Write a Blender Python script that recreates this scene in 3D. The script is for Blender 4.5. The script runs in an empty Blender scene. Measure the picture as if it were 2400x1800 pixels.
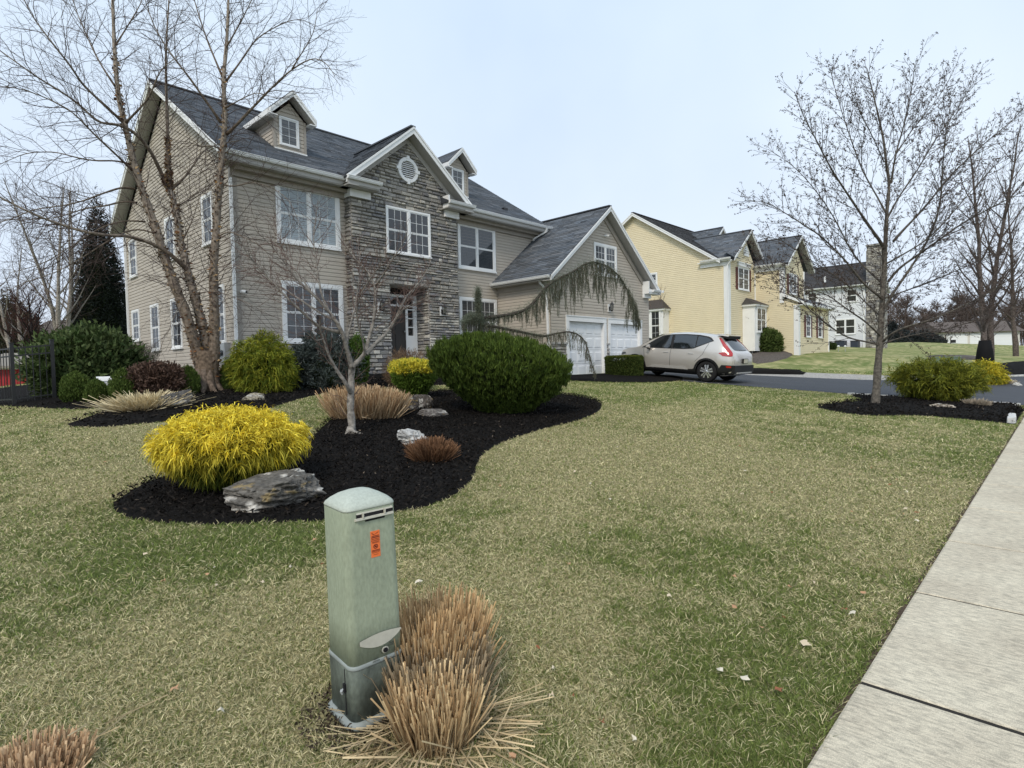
import bpy, bmesh, math, random
import numpy as np
from mathutils import Vector, Matrix
random.seed(7); rng = np.random.default_rng(7)
sc = bpy.context.scene
# ------------------------------------------------------------------ camera
YAW, PIT, ROL, FPX, EYE = 0.76196106, 0.0343885, -0.02221125, 1357.74, 1.6
def cam_axes():
    f = np.array([math.cos(YAW)*math.cos(PIT), math.sin(YAW)*math.cos(PIT), -math.sin(PIT)])
    r = np.array([math.sin(YAW), -math.cos(YAW), 0.]); u = np.cross(r, f)
    c, s = math.cos(ROL), math.sin(ROL)
    return c*r+s*u, -s*r+c*u, f
RV, UV_, FV = cam_axes()
cd = bpy.data.cameras.new('camera'); cam = bpy.data.objects.new('camera', cd)
sc.collection.objects.link(cam); sc.camera = cam
cd.sensor_fit = 'HORIZONTAL'; cd.sensor_width = 36; cd.lens = FPX/2400*36
cd.clip_start = 0.05; cd.clip_end = 3000
cam.matrix_world = Matrix(((RV[0], UV_[0], -FV[0], 0), (RV[1], UV_[1], -FV[1], 0), (RV[2], UV_[2], -FV[2], EYE), (0, 0, 0, 1)))
# ------------------------------------------------------------------ sky, sun, exposure
SUN_EL, SUN_AZ = math.radians(46), math.radians(205)     # azimuth of the sun, measured from +x towards +y
w = bpy.data.worlds.new('World'); sc.world = w; w.use_nodes = True
nt = w.node_tree; nt.nodes.clear()
wo = nt.nodes.new('ShaderNodeOutputWorld'); bg = nt.nodes.new('ShaderNodeBackground')
sky = nt.nodes.new('ShaderNodeTexSky'); sky.sky_type = 'NISHITA'; sky.sun_disc = False
sky.sun_elevation = SUN_EL; sky.sun_rotation = math.pi/2 - SUN_AZ; sky.air_density = 1; sky.dust_density = 4; sky.ozone_density = 1
tc = nt.nodes.new('ShaderNodeTexCoord'); sep = nt.nodes.new('ShaderNodeSeparateXYZ')
ramp = nt.nodes.new('ShaderNodeValToRGB'); nz = nt.nodes.new('ShaderNodeTexNoise'); nz.inputs['Scale'].default_value = 2.2; nz.inputs['Detail'].default_value = 4
ramp.color_ramp.elements[0].position = 0.0; ramp.color_ramp.elements[0].color = (6.45, 7.1, 8.05, 1)
ramp.color_ramp.elements[1].position = 0.75; ramp.color_ramp.elements[1].color = (5.45, 6.7, 8.1, 1)
mixn = nt.nodes.new('ShaderNodeMixRGB'); mixn.inputs[0].default_value = 0.93
cl = nt.nodes.new('ShaderNodeMixRGB'); cl.blend_type = 'MULTIPLY'; cl.inputs[0].default_value = 1.0
cr = nt.nodes.new('ShaderNodeValToRGB'); cr.color_ramp.elements[0].position = .3; cr.color_ramp.elements[0].color = (.90, .925, .955, 1)
cr.color_ramp.elements[1].position = .7; cr.color_ramp.elements[1].color = (1.07, 1.055, 1.035, 1)
L = nt.links.new
L(tc.outputs['Generated'], sep.inputs[0]); L(tc.outputs['Generated'], nz.inputs['Vector']); L(sep.outputs['Z'], ramp.inputs[0])
L(nz.outputs['Fac'], cr.inputs[0]); L(ramp.outputs[0], cl.inputs[1]); L(cr.outputs[0], cl.inputs[2])
L(sky.outputs[0], mixn.inputs[1]); L(cl.outputs[0], mixn.inputs[2]); L(mixn.outputs[0], bg.inputs[0]); L(bg.outputs[0], wo.inputs[0])
bg.inputs[1].default_value = 0.1
sl = bpy.data.lights.new('sun', 'SUN'); sl.energy = 1.5; sl.angle = math.radians(14); sl.color = (1, .90, .76)
so = bpy.data.objects.new('sun', sl); sc.collection.objects.link(so)
sd = Vector((math.cos(SUN_AZ)*math.cos(SUN_EL), math.sin(SUN_AZ)*math.cos(SUN_EL), math.sin(SUN_EL)))
so.rotation_euler = sd.to_track_quat('Z', 'Y').to_euler(); so.location = sd*60
sc.view_settings.view_transform = 'Standard'; sc.view_settings.look = 'None'; sc.view_settings.exposure = 0.45; sc.view_settings.gamma = 1
# ------------------------------------------------------------------ terrain and pixel helpers
def ss(a, b, x):
    t = np.clip((np.asarray(x, float)-a)/(b-a), 0, 1); return t*t*(3-2*t)
def hgt(x, y):
    s = 0.08*(np.clip(y, 0.9, 17.5)-0.9)
    m = 0.5+0.5*ss(-2, 6, x)
    r = 1.0*ss(27, 44, x)+0.4*ss(42, 62, x)+1.0*ss(60, 120, x)
    return s*m + r*ss(-8, 2, y)
def H(x, y): return float(hgt(x, y))
def ray(x, y): return RV*(x-1200)/FPX - UV_*(y-900)/FPX + FV
def PX(x, y, X): d = ray(x, y); t = X/d[0]; return np.array([X, d[1]*t, d[2]*t+EYE])
def PY(x, y, Y): d = ray(x, y); t = Y/d[1]; return np.array([d[0]*t, Y, d[2]*t+EYE])
def PD(x, y, t): d = ray(x, y)*t; d[2] += EYE; return d
def G(x, y):
    d = ray(x, y); t = 0.5
    while t < 400:
        if d[2]*t+EYE < H(d[0]*t, d[1]*t): break
        t *= 1.002
    return np.array([d[0]*t, d[1]*t, H(d[0]*t, d[1]*t)]), t
def vnoise(x, y, seed=0):
    x = np.asarray(x, float); y = np.asarray(y, float)
    xi = np.floor(x).astype(np.int64); yi = np.floor(y).astype(np.int64); fx = x-xi; fy = y-yi
    fx = fx*fx*(3-2*fx); fy = fy*fy*(3-2*fy)
    def hsh(a, b):
        n = (a*374761393+b*668265263+seed*1442695041) & 0xffffffff
        n = ((n ^ (n >> 13))*1274126177) & 0xffffffff
        return ((n ^ (n >> 16)) & 0xffff)/65535.
    return (hsh(xi, yi)*(1-fx)+hsh(xi+1, yi)*fx)*(1-fy)+(hsh(xi, yi+1)*(1-fx)+hsh(xi+1, yi+1)*fx)*fy
def fbm(x, y, o=4, seed=0):
    a = 0; t = 0; s = .5
    for i in range(o): a = a+s*vnoise(x*2**i, y*2**i, seed+i); t += s; s *= .5
    return a/t
# ------------------------------------------------------------------ object helpers
C = sc.collection
def tag(o, label=None, cat=None, group=None, kind=None):
    if label: o['label'] = label
    if cat: o['category'] = cat
    if group: o['group'] = group
    if kind: o['kind'] = kind
    return o
def thing(name, label, cat, loc=(0, 0, 0), rz=0, group=None):
    o = bpy.data.objects.new(name, None); C.objects.link(o); o.location = [float(v) for v in loc]; o.rotation_euler = (0, 0, rz)
    o.empty_display_size = .2
    return tag(o, label, cat, group)
def origin_of(p):
    v = Vector((0, 0, 0))
    while p is not None: v += p.location; p = p.parent
    return v
def link(name, me, m, parent=None, world=True, smooth=False):
    """world=True: mesh is in world coordinates, moved into the (unrotated) parent's space"""
    if m is not None and not me.materials: me.materials.append(m)
    if parent is not None and world: me.transform(Matrix.Translation(-origin_of(parent)))
    if smooth:
        me.polygons.foreach_set('use_smooth', [True]*len(me.polygons))
    o = bpy.data.objects.new(name, me); C.objects.link(o); o.parent = parent
    return o
class MB:
    def __init__(s): s.v = []; s.f = []; s.c = []; s.cur = None
    def face(s, pts, col=None):
        i = len(s.v); s.v += [tuple(map(float, p)) for p in pts]; s.f.append(tuple(range(i, i+len(pts)))); s.c.append(col if col is not None else s.cur)
    def box(s, a, b, col=None, jit=0):
        (x0, y0, z0), (x1, y1, z1) = a, b
        P = [(x0, y0, z0), (x1, y0, z0), (x1, y1, z0), (x0, y1, z0), (x0, y0, z1), (x1, y0, z1), (x1, y1, z1), (x0, y1, z1)]
        if jit: P = [(p[0]+random.uniform(-jit, jit), p[1]+random.uniform(-jit, jit), p[2]+random.uniform(-jit, jit)) for p in P]
        s.hexa(P, col)
    def hexa(s, P, col=None):
        i = len(s.v); s.v += [tuple(map(float, p)) for p in P]
        for f in ((0, 3, 2, 1), (4, 5, 6, 7), (0, 1, 5, 4), (1, 2, 6, 5), (2, 3, 7, 6), (3, 0, 4, 7)):
            s.f.append(tuple(i+k for k in f)); s.c.append(col if col is not None else s.cur)
    def obox(s, O, U, V, N, u0, u1, v0, v1, n0, n1, col=None):
        O, U, V, N = map(np.array, (O, U, V, N))
        P = [O+U*a+V*b+N*c for c in (n0, n1) for a, b in ((u0, v0), (u1, v0), (u1, v1), (u0, v1))]
        s.hexa(P, col)
    def prism(s, poly, off, col=None):
        off = np.array(off, float); a = [np.array(p, float) for p in poly]; b = [p+off for p in a]; n = len(a)
        s.face(a, col); s.face(b[::-1], col)
        for i in range(n): j = (i+1) % n; s.face([a[j], a[i], b[i], b[j]], col)
    def bar(s, a, b, w, h, up=(0, 0, 1), col=None):
        a = np.array(a, float); b = np.array(b, float); d = b-a; l = np.linalg.norm(d); d /= l
        sdv = np.cross(d, up); sdv /= np.linalg.norm(sdv); u = np.cross(sdv, d)
        s.hexa([p+sdv*x*w/2+u*y*h/2 for p in (a, b) for x, y in ((-1, -1), (1, -1), (1, 1), (-1, 1))], col)
    def tube(s, pts, rad, k=6, col=None, cap=True):
        pts = [np.array(p, float) for p in pts]; n = len(pts)
        if np.isscalar(rad): rad = [rad]*n
        i0 = len(s.v); prev = None
        for i in range(n):
            d = pts[min(i+1, n-1)]-pts[max(i-1, 0)]; d = d/(np.linalg.norm(d)+1e-9)
            if prev is None:
                a = np.cross(d, (0, 0, 1) if abs(d[2]) < .9 else (1, 0, 0))
            else: a = prev-d*np.dot(prev, d)
            a = a/(np.linalg.norm(a)+1e-9); prev = a; b = np.cross(d, a)
            for j in range(k):
                t = 2*math.pi*j/k; p = pts[i]+(a*math.cos(t)+b*math.sin(t))*rad[i]; s.v.append(tuple(p))
        for i in range(n-1):
            for j in range(k):
                a0 = i0+i*k+j; a1 = i0+i*k+(j+1) % k; s.f.append((a0, a1, a1+k, a0+k)); s.c.append(col if col is not None else s.cur)
        if cap:
            s.f.append(tuple(i0+j for j in range(k))[::-1]); s.c.append(col if col is not None else s.cur)
            s.f.append(tuple(i0+(n-1)*k+j for j in range(k))); s.c.append(col if col is not None else s.cur)
    def lathe(s, c, prof, k=16, axis='z', col=None, cap=True):
        i0 = len(s.v); n = len(prof); c = np.array(c, float)
        for r, h in prof:
            for j in range(k):
                t = 2*math.pi*j/k; a, b = r*math.cos(t), r*math.sin(t)
                p = {'z': (a, b, h), 'y': (a, h, b), 'x': (h, a, b)}[axis]; s.v.append(tuple(c+p))
        for i in range(n-1):
            for j in range(k):
                a0 = i0+i*k+j; a1 = i0+i*k+(j+1) % k; s.f.append((a0, a1, a1+k, a0+k)); s.c.append(col if col is not None else s.cur)
        if cap: s.f.append(tuple(i0+j for j in range(k))[::-1]); s.c.append(col); s.f.append(tuple(i0+(n-1)*k+j for j in range(k))); s.c.append(col)
    def mesh(s, name):
        me = bpy.data.meshes.new(name); me.from_pydata(s.v, [], s.f); me.update()
        if any(c is not None for c in s.c):
            at = me.color_attributes.new('col', 'FLOAT_COLOR', 'CORNER'); dat = []
            for f, c in zip(s.f, s.c):
                c = c if c is not None else (.5, .5, .5); dat += [c[0], c[1], c[2], 1]*len(f)
            at.data.foreach_set('color', dat)
        return me
    def each(s, name, m, parent=None):
        # one object per box (every box is 8 points and 6 faces)
        for i in range(0, len(s.v), 8):
            q = MB(); q.hexa(s.v[i:i+8]); q.build(name, m, parent)
    def build(s, name, m, parent=None, world=True, smooth=False, fix=True):
        me = s.mesh(name)
        if fix:
            bm = bmesh.new(); bm.from_mesh(me); bmesh.ops.recalc_face_normals(bm, faces=bm.faces); bm.to_mesh(me); bm.free()
        return link(name, me, m, parent, world, smooth)
def np_mesh(name, V, loops, starts, totals, col=None):
    me = bpy.data.meshes.new(name); me.vertices.add(len(V)); me.vertices.foreach_set('co', np.ascontiguousarray(V, np.float32).ravel())
    me.loops.add(len(loops)); me.loops.foreach_set('vertex_index', loops.astype(np.int32))
    me.polygons.add(len(starts)); me.polygons.foreach_set('loop_start', starts.astype(np.int32)); me.polygons.foreach_set('loop_total', totals.astype(np.int32))
    if col is not None:
        at = me.color_attributes.new('col', 'FLOAT_COLOR', 'POINT')
        at.data.foreach_set('color', np.ascontiguousarray(np.concatenate([col, np.ones((len(col), 1))], 1), np.float32).ravel())
    me.update(calc_edges=True); return me
def nrm(a): return a/(np.linalg.norm(a, axis=-1, keepdims=True)+1e-9)
def blade_mesh(name, P, D, Ln, W, bend, col, simple=False, blunt=False):
    n = len(P); sdv = nrm(np.cross(D, rng.normal(size=(n, 3)))); W = np.asarray(W)[:, None]; Ln = np.asarray(Ln)[:, None]
    if blunt:
        e = P+D*Ln+bend; V = np.stack([P-sdv*W*.5, P+sdv*W*.5, e+sdv*W*.45, e-sdv*W*.45], 1).reshape(-1, 3)
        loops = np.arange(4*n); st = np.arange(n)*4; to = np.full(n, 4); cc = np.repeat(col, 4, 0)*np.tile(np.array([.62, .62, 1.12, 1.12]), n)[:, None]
    elif simple:
        V = np.stack([P-sdv*W/2, P+sdv*W/2, P+D*Ln+bend], 1).reshape(-1, 3)
        loops = np.arange(3*n); st = np.arange(n)*3; to = np.full(n, 3); cc = np.repeat(col, 3, 0)
    else:
        mid = P+D*Ln*.55+bend*.25
        V = np.stack([P-sdv*W*.4, P+sdv*W*.4, mid+sdv*W*.5, mid-sdv*W*.5, P+D*Ln+bend], 1).reshape(-1, 3)
        b = (np.arange(n)*5)[:, None]; loops = (b+np.array([0, 1, 2, 3, 3, 2, 4])[None]).ravel()
        st = np.stack([np.arange(n)*7, np.arange(n)*7+4], 1).ravel(); to = np.tile([4, 3], n); cc = np.repeat(col, 5, 0)
    return np_mesh(name, V, loops, st, to, cc)
def inpoly(x, y, poly):
    x = np.asarray(x); y = np.asarray(y); r = np.zeros(x.shape, bool); n = len(poly)
    for i in range(n):
        x0, y0 = poly[i][:2]; x1, y1 = poly[(i+1) % n][:2]
        if y0 == y1: continue
        c = ((y0 > y) != (y1 > y)) & (x < (x1-x0)*(y-y0)/(y1-y0)+x0); r ^= c
    return r
# ------------------------------------------------------------------ materials
def base_mat(name, rough=.7, spec=.3, metal=0.):
    m = bpy.data.materials.new(name); m.use_nodes = True; n = m.node_tree; b = n.nodes['Principled BSDF']
    b.inputs['Roughness'].default_value = rough; b.inputs['Specular IOR Level'].default_value = spec; b.inputs['Metallic'].default_value = metal
    return m, n, b
def mat(name, col, rough=.7, var=.12, scale=6., bump=.0, bscale=40., spec=.3, metal=0., stretch=(1, 1, 1), fine=0.):
    m, n, b = base_mat(name, rough, spec, metal); L = n.links.new
    tcn = n.nodes.new('ShaderNodeTexCoord'); mp = n.nodes.new('ShaderNodeMapping'); mp.inputs['Scale'].default_value = stretch; L(tcn.outputs['Object'], mp.inputs[0])
    nz = n.nodes.new('ShaderNodeTexNoise'); nz.inputs['Scale'].default_value = scale; nz.inputs['Detail'].default_value = 6; nz.inputs['Roughness'].default_value = .65; L(mp.outputs[0], nz.inputs[0])
    r = n.nodes.new('ShaderNodeValToRGB'); r.color_ramp.elements[0].position = .3; r.color_ramp.elements[1].position = .7
    r.color_ramp.elements[0].color = tuple(max(0, c*(1-var)) for c in col)+(1,); r.color_ramp.elements[1].color = tuple(min(1, c*(1+var)) for c in col)+(1,)
    L(nz.outputs['Fac'], r.inputs[0]); out = r.outputs[0]
    if fine:
        n2 = n.nodes.new('ShaderNodeTexNoise'); n2.inputs['Scale'].default_value = bscale; n2.inputs['Detail'].default_value = 3; L(mp.outputs[0], n2.inputs[0])
        r2 = n.nodes.new('ShaderNodeValToRGB'); r2.color_ramp.elements[0].position = .35; r2.color_ramp.elements[1].position = .65
        r2.color_ramp.elements[0].color = (1-fine,)*3+(1,); r2.color_ramp.elements[1].color = (1+fine*.5,)*3+(1,); L(n2.outputs['Fac'], r2.inputs[0])
        mx = n.nodes.new('ShaderNodeMixRGB'); mx.blend_type = 'MULTIPLY'; mx.inputs[0].default_value = 1; L(out, mx.inputs[1]); L(r2.outputs[0], mx.inputs[2]); out = mx.outputs[0]
    L(out, b.inputs['Base Color'])
    if bump:
        nb = n.nodes.new('ShaderNodeTexNoise'); nb.inputs['Scale'].default_value = bscale; nb.inputs['Detail'].default_value = 5; L(mp.outputs[0], nb.inputs[0])
        bp = n.nodes.new('ShaderNodeBump'); bp.inputs['Strength'].default_value = min(1, bump); bp.inputs['Distance'].default_value = .02; L(nb.outputs['Fac'], bp.inputs['Height']); L(bp.outputs[0], b.inputs['Normal'])
    return m
def vmat(name, rough=.7, spec=.2, trans=0., noise=0., nscale=60., bump=0.):
    m, n, b = base_mat(name, rough, spec); L = n.links.new
    at = n.nodes.new('ShaderNodeVertexColor'); at.layer_name = 'col'; out = at.outputs[0]
    if noise:
        tcn = n.nodes.new('ShaderNodeTexCoord'); nz = n.nodes.new('ShaderNodeTexNoise'); nz.inputs['Scale'].default_value = nscale; nz.inputs['Detail'].default_value = 5; L(tcn.outputs['Object'], nz.inputs[0])
        r = n.nodes.new('ShaderNodeValToRGB'); r.color_ramp.elements[0].position = .3; r.color_ramp.elements[1].position = .7
        r.color_ramp.elements[0].color = (1-noise,)*3+(1,); r.color_ramp.elements[1].color = (1+noise,)*3+(1,); L(nz.outputs['Fac'], r.inputs[0])
        mx = n.nodes.new('ShaderNodeMixRGB'); mx.blend_type = 'MULTIPLY'; mx.inputs[0].default_value = 1; L(out, mx.inputs[1]); L(r.outputs[0], mx.inputs[2]); out = mx.outputs[0]
        if bump:
            bp = n.nodes.new('ShaderNodeBump'); bp.inputs['Strength'].default_value = bump; bp.inputs['Distance'].default_value = .02; L(nz.outputs['Fac'], bp.inputs['Height']); L(bp.outputs[0], b.inputs['Normal'])
    L(out, b.inputs['Base Color'])
    if trans:
        tr = n.nodes.new('ShaderNodeBsdfTranslucent'); L(out, tr.inputs[0]); ms = n.nodes.new('ShaderNodeMixShader'); ms.inputs[0].default_value = trans
        o = n.nodes['Material Output']; L(b.outputs[0], ms.inputs[1]); L(tr.outputs[0], ms.inputs[2]); L(ms.outputs[0], o.inputs[0])
    return m
def glass_mat(name, tint=(.03, .035, .04), clear=.3, rough=.03):
    m, n, b = base_mat(name, rough, .9); L = n.links.new; b.inputs['Base Color'].default_value = tint+(1,)
    b.inputs['IOR'].default_value = 1.7
    tr = n.nodes.new('ShaderNodeBsdfTransparent'); tr.inputs[0].default_value = (.8, .85, .88, 1)
    ms = n.nodes.new('ShaderNodeMixShader'); ms.inputs[0].default_value = clear; o = n.nodes['Material Output']
    L(b.outputs[0], ms.inputs[1]); L(tr.outputs[0], ms.inputs[2]); L(ms.outputs[0], o.inputs[0]); return m
M = {}
M['siding'] = mat('taupe_siding', (.47, .425, .365), .65, .06, 1.5, .1, 30)
M['taupe_trim'] = mat('taupe_trim', (.34, .31, .27), .6, .08, 3)
M['white'] = mat('white_trim', (.80, .81, .81), .5, .04, 2)
M['soffit'] = mat('soffit', (.42, .41, .39), .6, .05, 2)
M['foundation'] = mat('foundation', (.30, .29, .27), .85, .15, 8, .3, 60)
M['stone'] = vmat('ledge_stone', .85, .2, 0, .28, 22, .35)
M['mortar'] = mat('mortar', (.07, .065, .06), .9)
M['roof'] = vmat('shingles', .85, .25, 0, .25, 45, .3)
M['pane'] = glass_mat('pane', clear=.42)
M['pane_clear'] = glass_mat('pane_clear', clear=.8)
M['pane_dark'] = glass_mat('pane_dark', (.012, .014, .017), .15)
M['blind'] = mat('blind', (.80, .82, .84), .7, .03, 2)
M['blind_dark'] = mat('dim_curtain', (.16, .17, .19), .8, .35, 5, stretch=(6, 6, 1))
M['dark'] = mat('dark_interior', (.012, .012, .014), .8)
M['door'] = mat('dark_door', (.02, .016, .014), .35, .1, 3, spec=.5)
M['yellow'] = mat('yellow_siding', (.76, .67, .47), .65, .04, 1.5)
M['white_siding'] = mat('white_siding', (.72, .74, .77), .65, .03, 1.5)
M['shutter'] = mat('shutter', (.13, .045, .035), .5, .1, 4)
M['metal_black'] = mat('black_metal', (.012, .012, .013), .4, .1, 5, spec=.5)
M['gray_metal'] = mat('gray_metal', (.40, .42, .43), .45, .08, 5, metal=.2)
M['leaf'] = vmat('foliage', .65, .15, .22)
M['dryleaf'] = vmat('dry_stems', .75, .12, .12)
M['bark'] = vmat('bark', .9, .1, 0, .5, 16, .9)
M['twig'] = vmat('twig', .85, .1)
M['rock'] = vmat('rock', .9, .12, 0, .4, 26, .8)
M['mulch'] = mat('mulch', (.0105, .0095, .009), .95, .35, 22, 1., 60, spec=.08, fine=.4)
M['chips'] = vmat('mulch_chips', .9, .08)
M['asphalt'] = mat('asphalt', (.072, .077, .088), .85, .12, 1.2, .35, 260, spec=.25, fine=.25, stretch=(1, .25, 1))
M['grass'] = vmat('grass', .7, .12, .18)
M['red'] = mat('red_boards', (.34, .03, .035), .7, .12, 5)
M['brownroof'] = mat('weathered_roof', (.20, .18, .155), .9, .25, 12)
# ------------------------------------------------------------------ outlines on the ground (world xy)
def gp(pts): return [tuple(G(x, y)[0][:2]) for x, y in pts]
def z2(pts): return [(1800+x*.3013, 500+y*.3013) for x, y in pts]
def smooth_poly(p, it=2):
    for _ in range(it):
        q = []
        for i in range(len(p)):
            a = np.array(p[i]); b = np.array(p[(i+1) % len(p)]); q += [tuple(a*.75+b*.25), tuple(a*.25+b*.75)]
        p = q
    return p
BED_MAIN = smooth_poly(gp([(260, 1188), (285, 1212), (358, 1227), (488, 1233), (651, 1226), (760, 1224), (955, 1199), (1042, 1177), (1085, 1150), (1112, 1118), (1118, 1085), (1139, 1058), (1193, 1031), (1280, 1004), (1356, 987), (1405, 966), (1413, 944), (1367, 930), (1280, 922), (1100, 915), (1020, 917), (960, 925), (880, 945), (800, 968), (765, 992), (744, 1015), (700, 1050), (560, 1080), (450, 1100), (358, 1123), (282, 1166)]), 1)
BED_HOUSE = gp([(0, 952), (100, 957), (180, 960), (230, 957), (248, 962), (205, 978), (158, 994), (165, 1002), (260, 1001), (340, 993), (420, 986), (560, 972), (640, 956), (678, 943), (724, 930), (760, 923), (840, 914), (930, 906), (1060, 903), (1180, 900), (1290, 892), (1325, 884)])+[(18.4, 14.5), (17.7, 14.5), (17.5, 17.4), (6.7, 17.4), (6.7, 30), (-3, 30)]
BED_RIGHT = smooth_poly(gp(z2([(360, 1505), (450, 1530), (600, 1560), (800, 1578), (1000, 1575), (1200, 1577), (1400, 1592), (1600, 1612), (1800, 1632), (1950, 1643)])) + [(17.2, .80), (23.2, .80), (22.75, 1.7), (21.75, 4.1), (21.25, 5.2)] + gp(z2([(780, 1455), (600, 1470)])), 1)
BED_HEDGE = gp([(1290, 886), (1345, 893), (1440, 897), (1530, 897), (1600, 893), (1600, 884), (1530, 880), (1420, 877), (1340, 881)])
BED_NEIGH = [*gp([(1752, 826), (1752, 846), (1775, 853), (1810, 849), (1845, 840), (1868, 828), (1866, 823)])]
DRIVE = [(17.9, 14.60), (19.2, 14.0), (20.4, 13.1), (20.75, 11.5), (20.85, 9.9), (21.2, 7.6), (21.55, 6.2), (21.9, 4.1), (22.8, 1.7), (23.4, .75), (24.2, -1.2), (25.5, -4), (37.5, -4), (36.2, .2), (35.3, 1.3), (33.6, 2.96), (30.6, 5.4), (29.8, 6.6), (28.1, 10.6), (27.6, 12), (27.4, 14.5), (26.6, 15.4), (25.2, 14.6)]
GRAVEL = [(28.1, 10.65), (29.8, 6.65), (30.6, 5.5), (31.6, 4.7), (32.7, 5.0), (32.2, 6.5), (31.4, 9.0), (30.6, 12.4), (28.2, 13.2), (27.5, 12.2)]
BED_GOLD = [(34.6, 2.25), (33.9, 3.2), (34.3, 3.9), (36.5, 3.6), (41, 2.4), (48, 1.2), (48, .2), (36.4, .6), (35.5, 1.4)]
BED_TREES = [(43.5, 3.6), (42.8, 5.4), (45, 6.4), (48.5, 5.2), (47.5, 3.4)]
# ------------------------------------------------------------------ grass colour patches
BLOBS = [((350, 1700), 1.3, 1.2), ((120, 1640), .5, .9), ((600, 1640), .45, .8), ((150, 1050), .5, 2.5), ((80, 1180), .35, 1.2), ((1300, 1060), .5, 2.2), ((1480, 1080), .3, 2.5), ((1650, 1010), .3, 3.), ((1150, 1280), .35, .8), ((1420, 1560), .5, .5), ((1000, 1750), .45, .45), ((1760, 1100), .3, 1.5), ((1350, 1450), .3, .6), ((1270, 1640), .4, .4),
         ((250, 1420), -.45, .9), ((500, 1300), -.3, .8), ((1000, 1230), -.5, .7), ((1450, 1650), -.35, .5), ((1640, 1560), -.5, .6), ((1850, 1380), -.4, .8), ((1180, 1550), -.35, .4), ((200, 1300), -.3, 1.2), ((900, 1350), .3, .4), ((1550, 1250), -.15, 1.), ((1950, 1150), .2, 1.5), ((1700, 1700), -.2, .5), ((1100, 1130), -.4, .5), ((1300, 1500), -.2, .5), ((30, 1500), -.3, .7)]
BLOBS = [(G(*p)[0][:2], a, s) for p, a, s in BLOBS]
def straw(x, y):
    v = .36+1.15*(fbm(x*.7+.12*y, y*.9, 4, 3)-.5)+.9*(fbm(x*3.1, y*3.1, 3, 9)-.5)+1.5*(fbm(x*11, y*11, 3, 17)-.5)
    for (bx, by), a, s in BLOBS: v = v+a*np.exp(-((x-bx)**2+(y-by)**2)/(2*s*s))
    return np.clip(v, .02, .98)
GRN = np.array([.13, .17, .055]); STR = np.array([.42, .375, .20])
# ------------------------------------------------------------------ ground
def axis(parts):
    a = []
    for x0, x1, s in parts: a += list(np.arange(x0, x1, s))
    a.append(parts[-1][1]); return np.array(a)
gx = axis([(-220, -60, 20), (-60, -12, 3), (-12, -3, .5), (-3, 12, .16), (12, 75, .3), (75, 130, 1.5), (130, 700, 40)])
gy = axis([(-160, -30, 15), (-30, -3, 1.5), (-3, 10, .16), (10, 20, .3), (20, 60, 1.5), (60, 400, 20)])
X, Y = np.meshgrid(gx, gy, indexing='ij'); Z = hgt(X, Y)
V = np.stack([X, Y, Z], -1).reshape(-1, 3); nxg, nyg = len(gx), len(gy)
ii = (np.arange(nxg-1)[:, None]*nyg+np.arange(nyg-1)[None]).ravel()
Q = np.stack([ii, ii+nyg, ii+nyg+1, ii+1], 1)
st_ = straw(X.ravel(), Y.ravel())[:, None]
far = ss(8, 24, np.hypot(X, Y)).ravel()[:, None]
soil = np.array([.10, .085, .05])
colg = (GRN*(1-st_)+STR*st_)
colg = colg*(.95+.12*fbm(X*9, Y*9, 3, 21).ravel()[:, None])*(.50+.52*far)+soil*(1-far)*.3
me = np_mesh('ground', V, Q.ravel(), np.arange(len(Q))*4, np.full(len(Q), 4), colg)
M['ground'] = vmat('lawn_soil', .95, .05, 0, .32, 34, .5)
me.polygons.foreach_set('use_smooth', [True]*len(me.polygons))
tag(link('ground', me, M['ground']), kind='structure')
def drape(name, poly, off, m, step=.5, edge=0, noise=0., rise=0.):
    bm = bmesh.new(); vs = [bm.verts.new((p[0], p[1], 0)) for p in poly]; bm.faces.new(vs)
    xs = [p[0] for p in poly]; ys = [p[1] for p in poly]
    for k in np.arange(math.floor(min(xs))+step, max(xs), step):
        bmesh.ops.bisect_plane(bm, geom=bm.verts[:]+bm.edges[:]+bm.faces[:], plane_co=(k, 0, 0), plane_no=(1, 0, 0))
    for k in np.arange(math.floor(min(ys))+step, max(ys), step):
        bmesh.ops.bisect_plane(bm, geom=bm.verts[:]+bm.edges[:]+bm.faces[:], plane_co=(0, k, 0), plane_no=(0, 1, 0))
    bm.normal_update()
    P = np.array([(v.co.x, v.co.y) for v in bm.verts]); D = np.full(len(P), 9.)
    for i in range(len(poly)):
        a = np.array(poly[i]); b = np.array(poly[(i+1) % len(poly)]); ab = b-a
        t = np.clip(((P-a)@ab)/max(1e-9, ab@ab), 0, 1)[:, None]; D = np.minimum(D, np.linalg.norm(P-(a+t*ab), axis=1))
    nzv = fbm(P[:, 0]*2.3, P[:, 1]*2.3, 3, 5)-.5
    for v, d, q in zip(bm.verts, D, nzv):
        v.co.z = H(v.co.x, v.co.y)+off+(rise*min(1, d/.2) if rise else 0)+noise*q*min(1, d/.3)
    for f in bm.faces:
        if f.normal.z < 0: f.normal_flip()
    me = bpy.data.meshes.new(name); bm.to_mesh(me); bm.free()
    return tag(link(name, me, m, smooth=True), kind='structure')
drape('mulch_bed', BED_MAIN, .004, M['mulch'], .2, rise=.05, noise=.05)
drape('mulch_bed', BED_HOUSE, .004, M['mulch'], .4, rise=.05, noise=.05)
drape('mulch_bed', BED_RIGHT, .006, M['mulch'], .3, rise=.07, noise=.05)
drape('mulch_bed', BED_HEDGE, .024, M['mulch'], .3, rise=.05, noise=.03)
M['mulch_old'] = mat('weathered_mulch', (.10, .085, .075), .95, .3, 8, .8, 60)
drape('mulch_bed', BED_NEIGH, .004, M['mulch_old'], .4, rise=.2, noise=.1)
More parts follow.
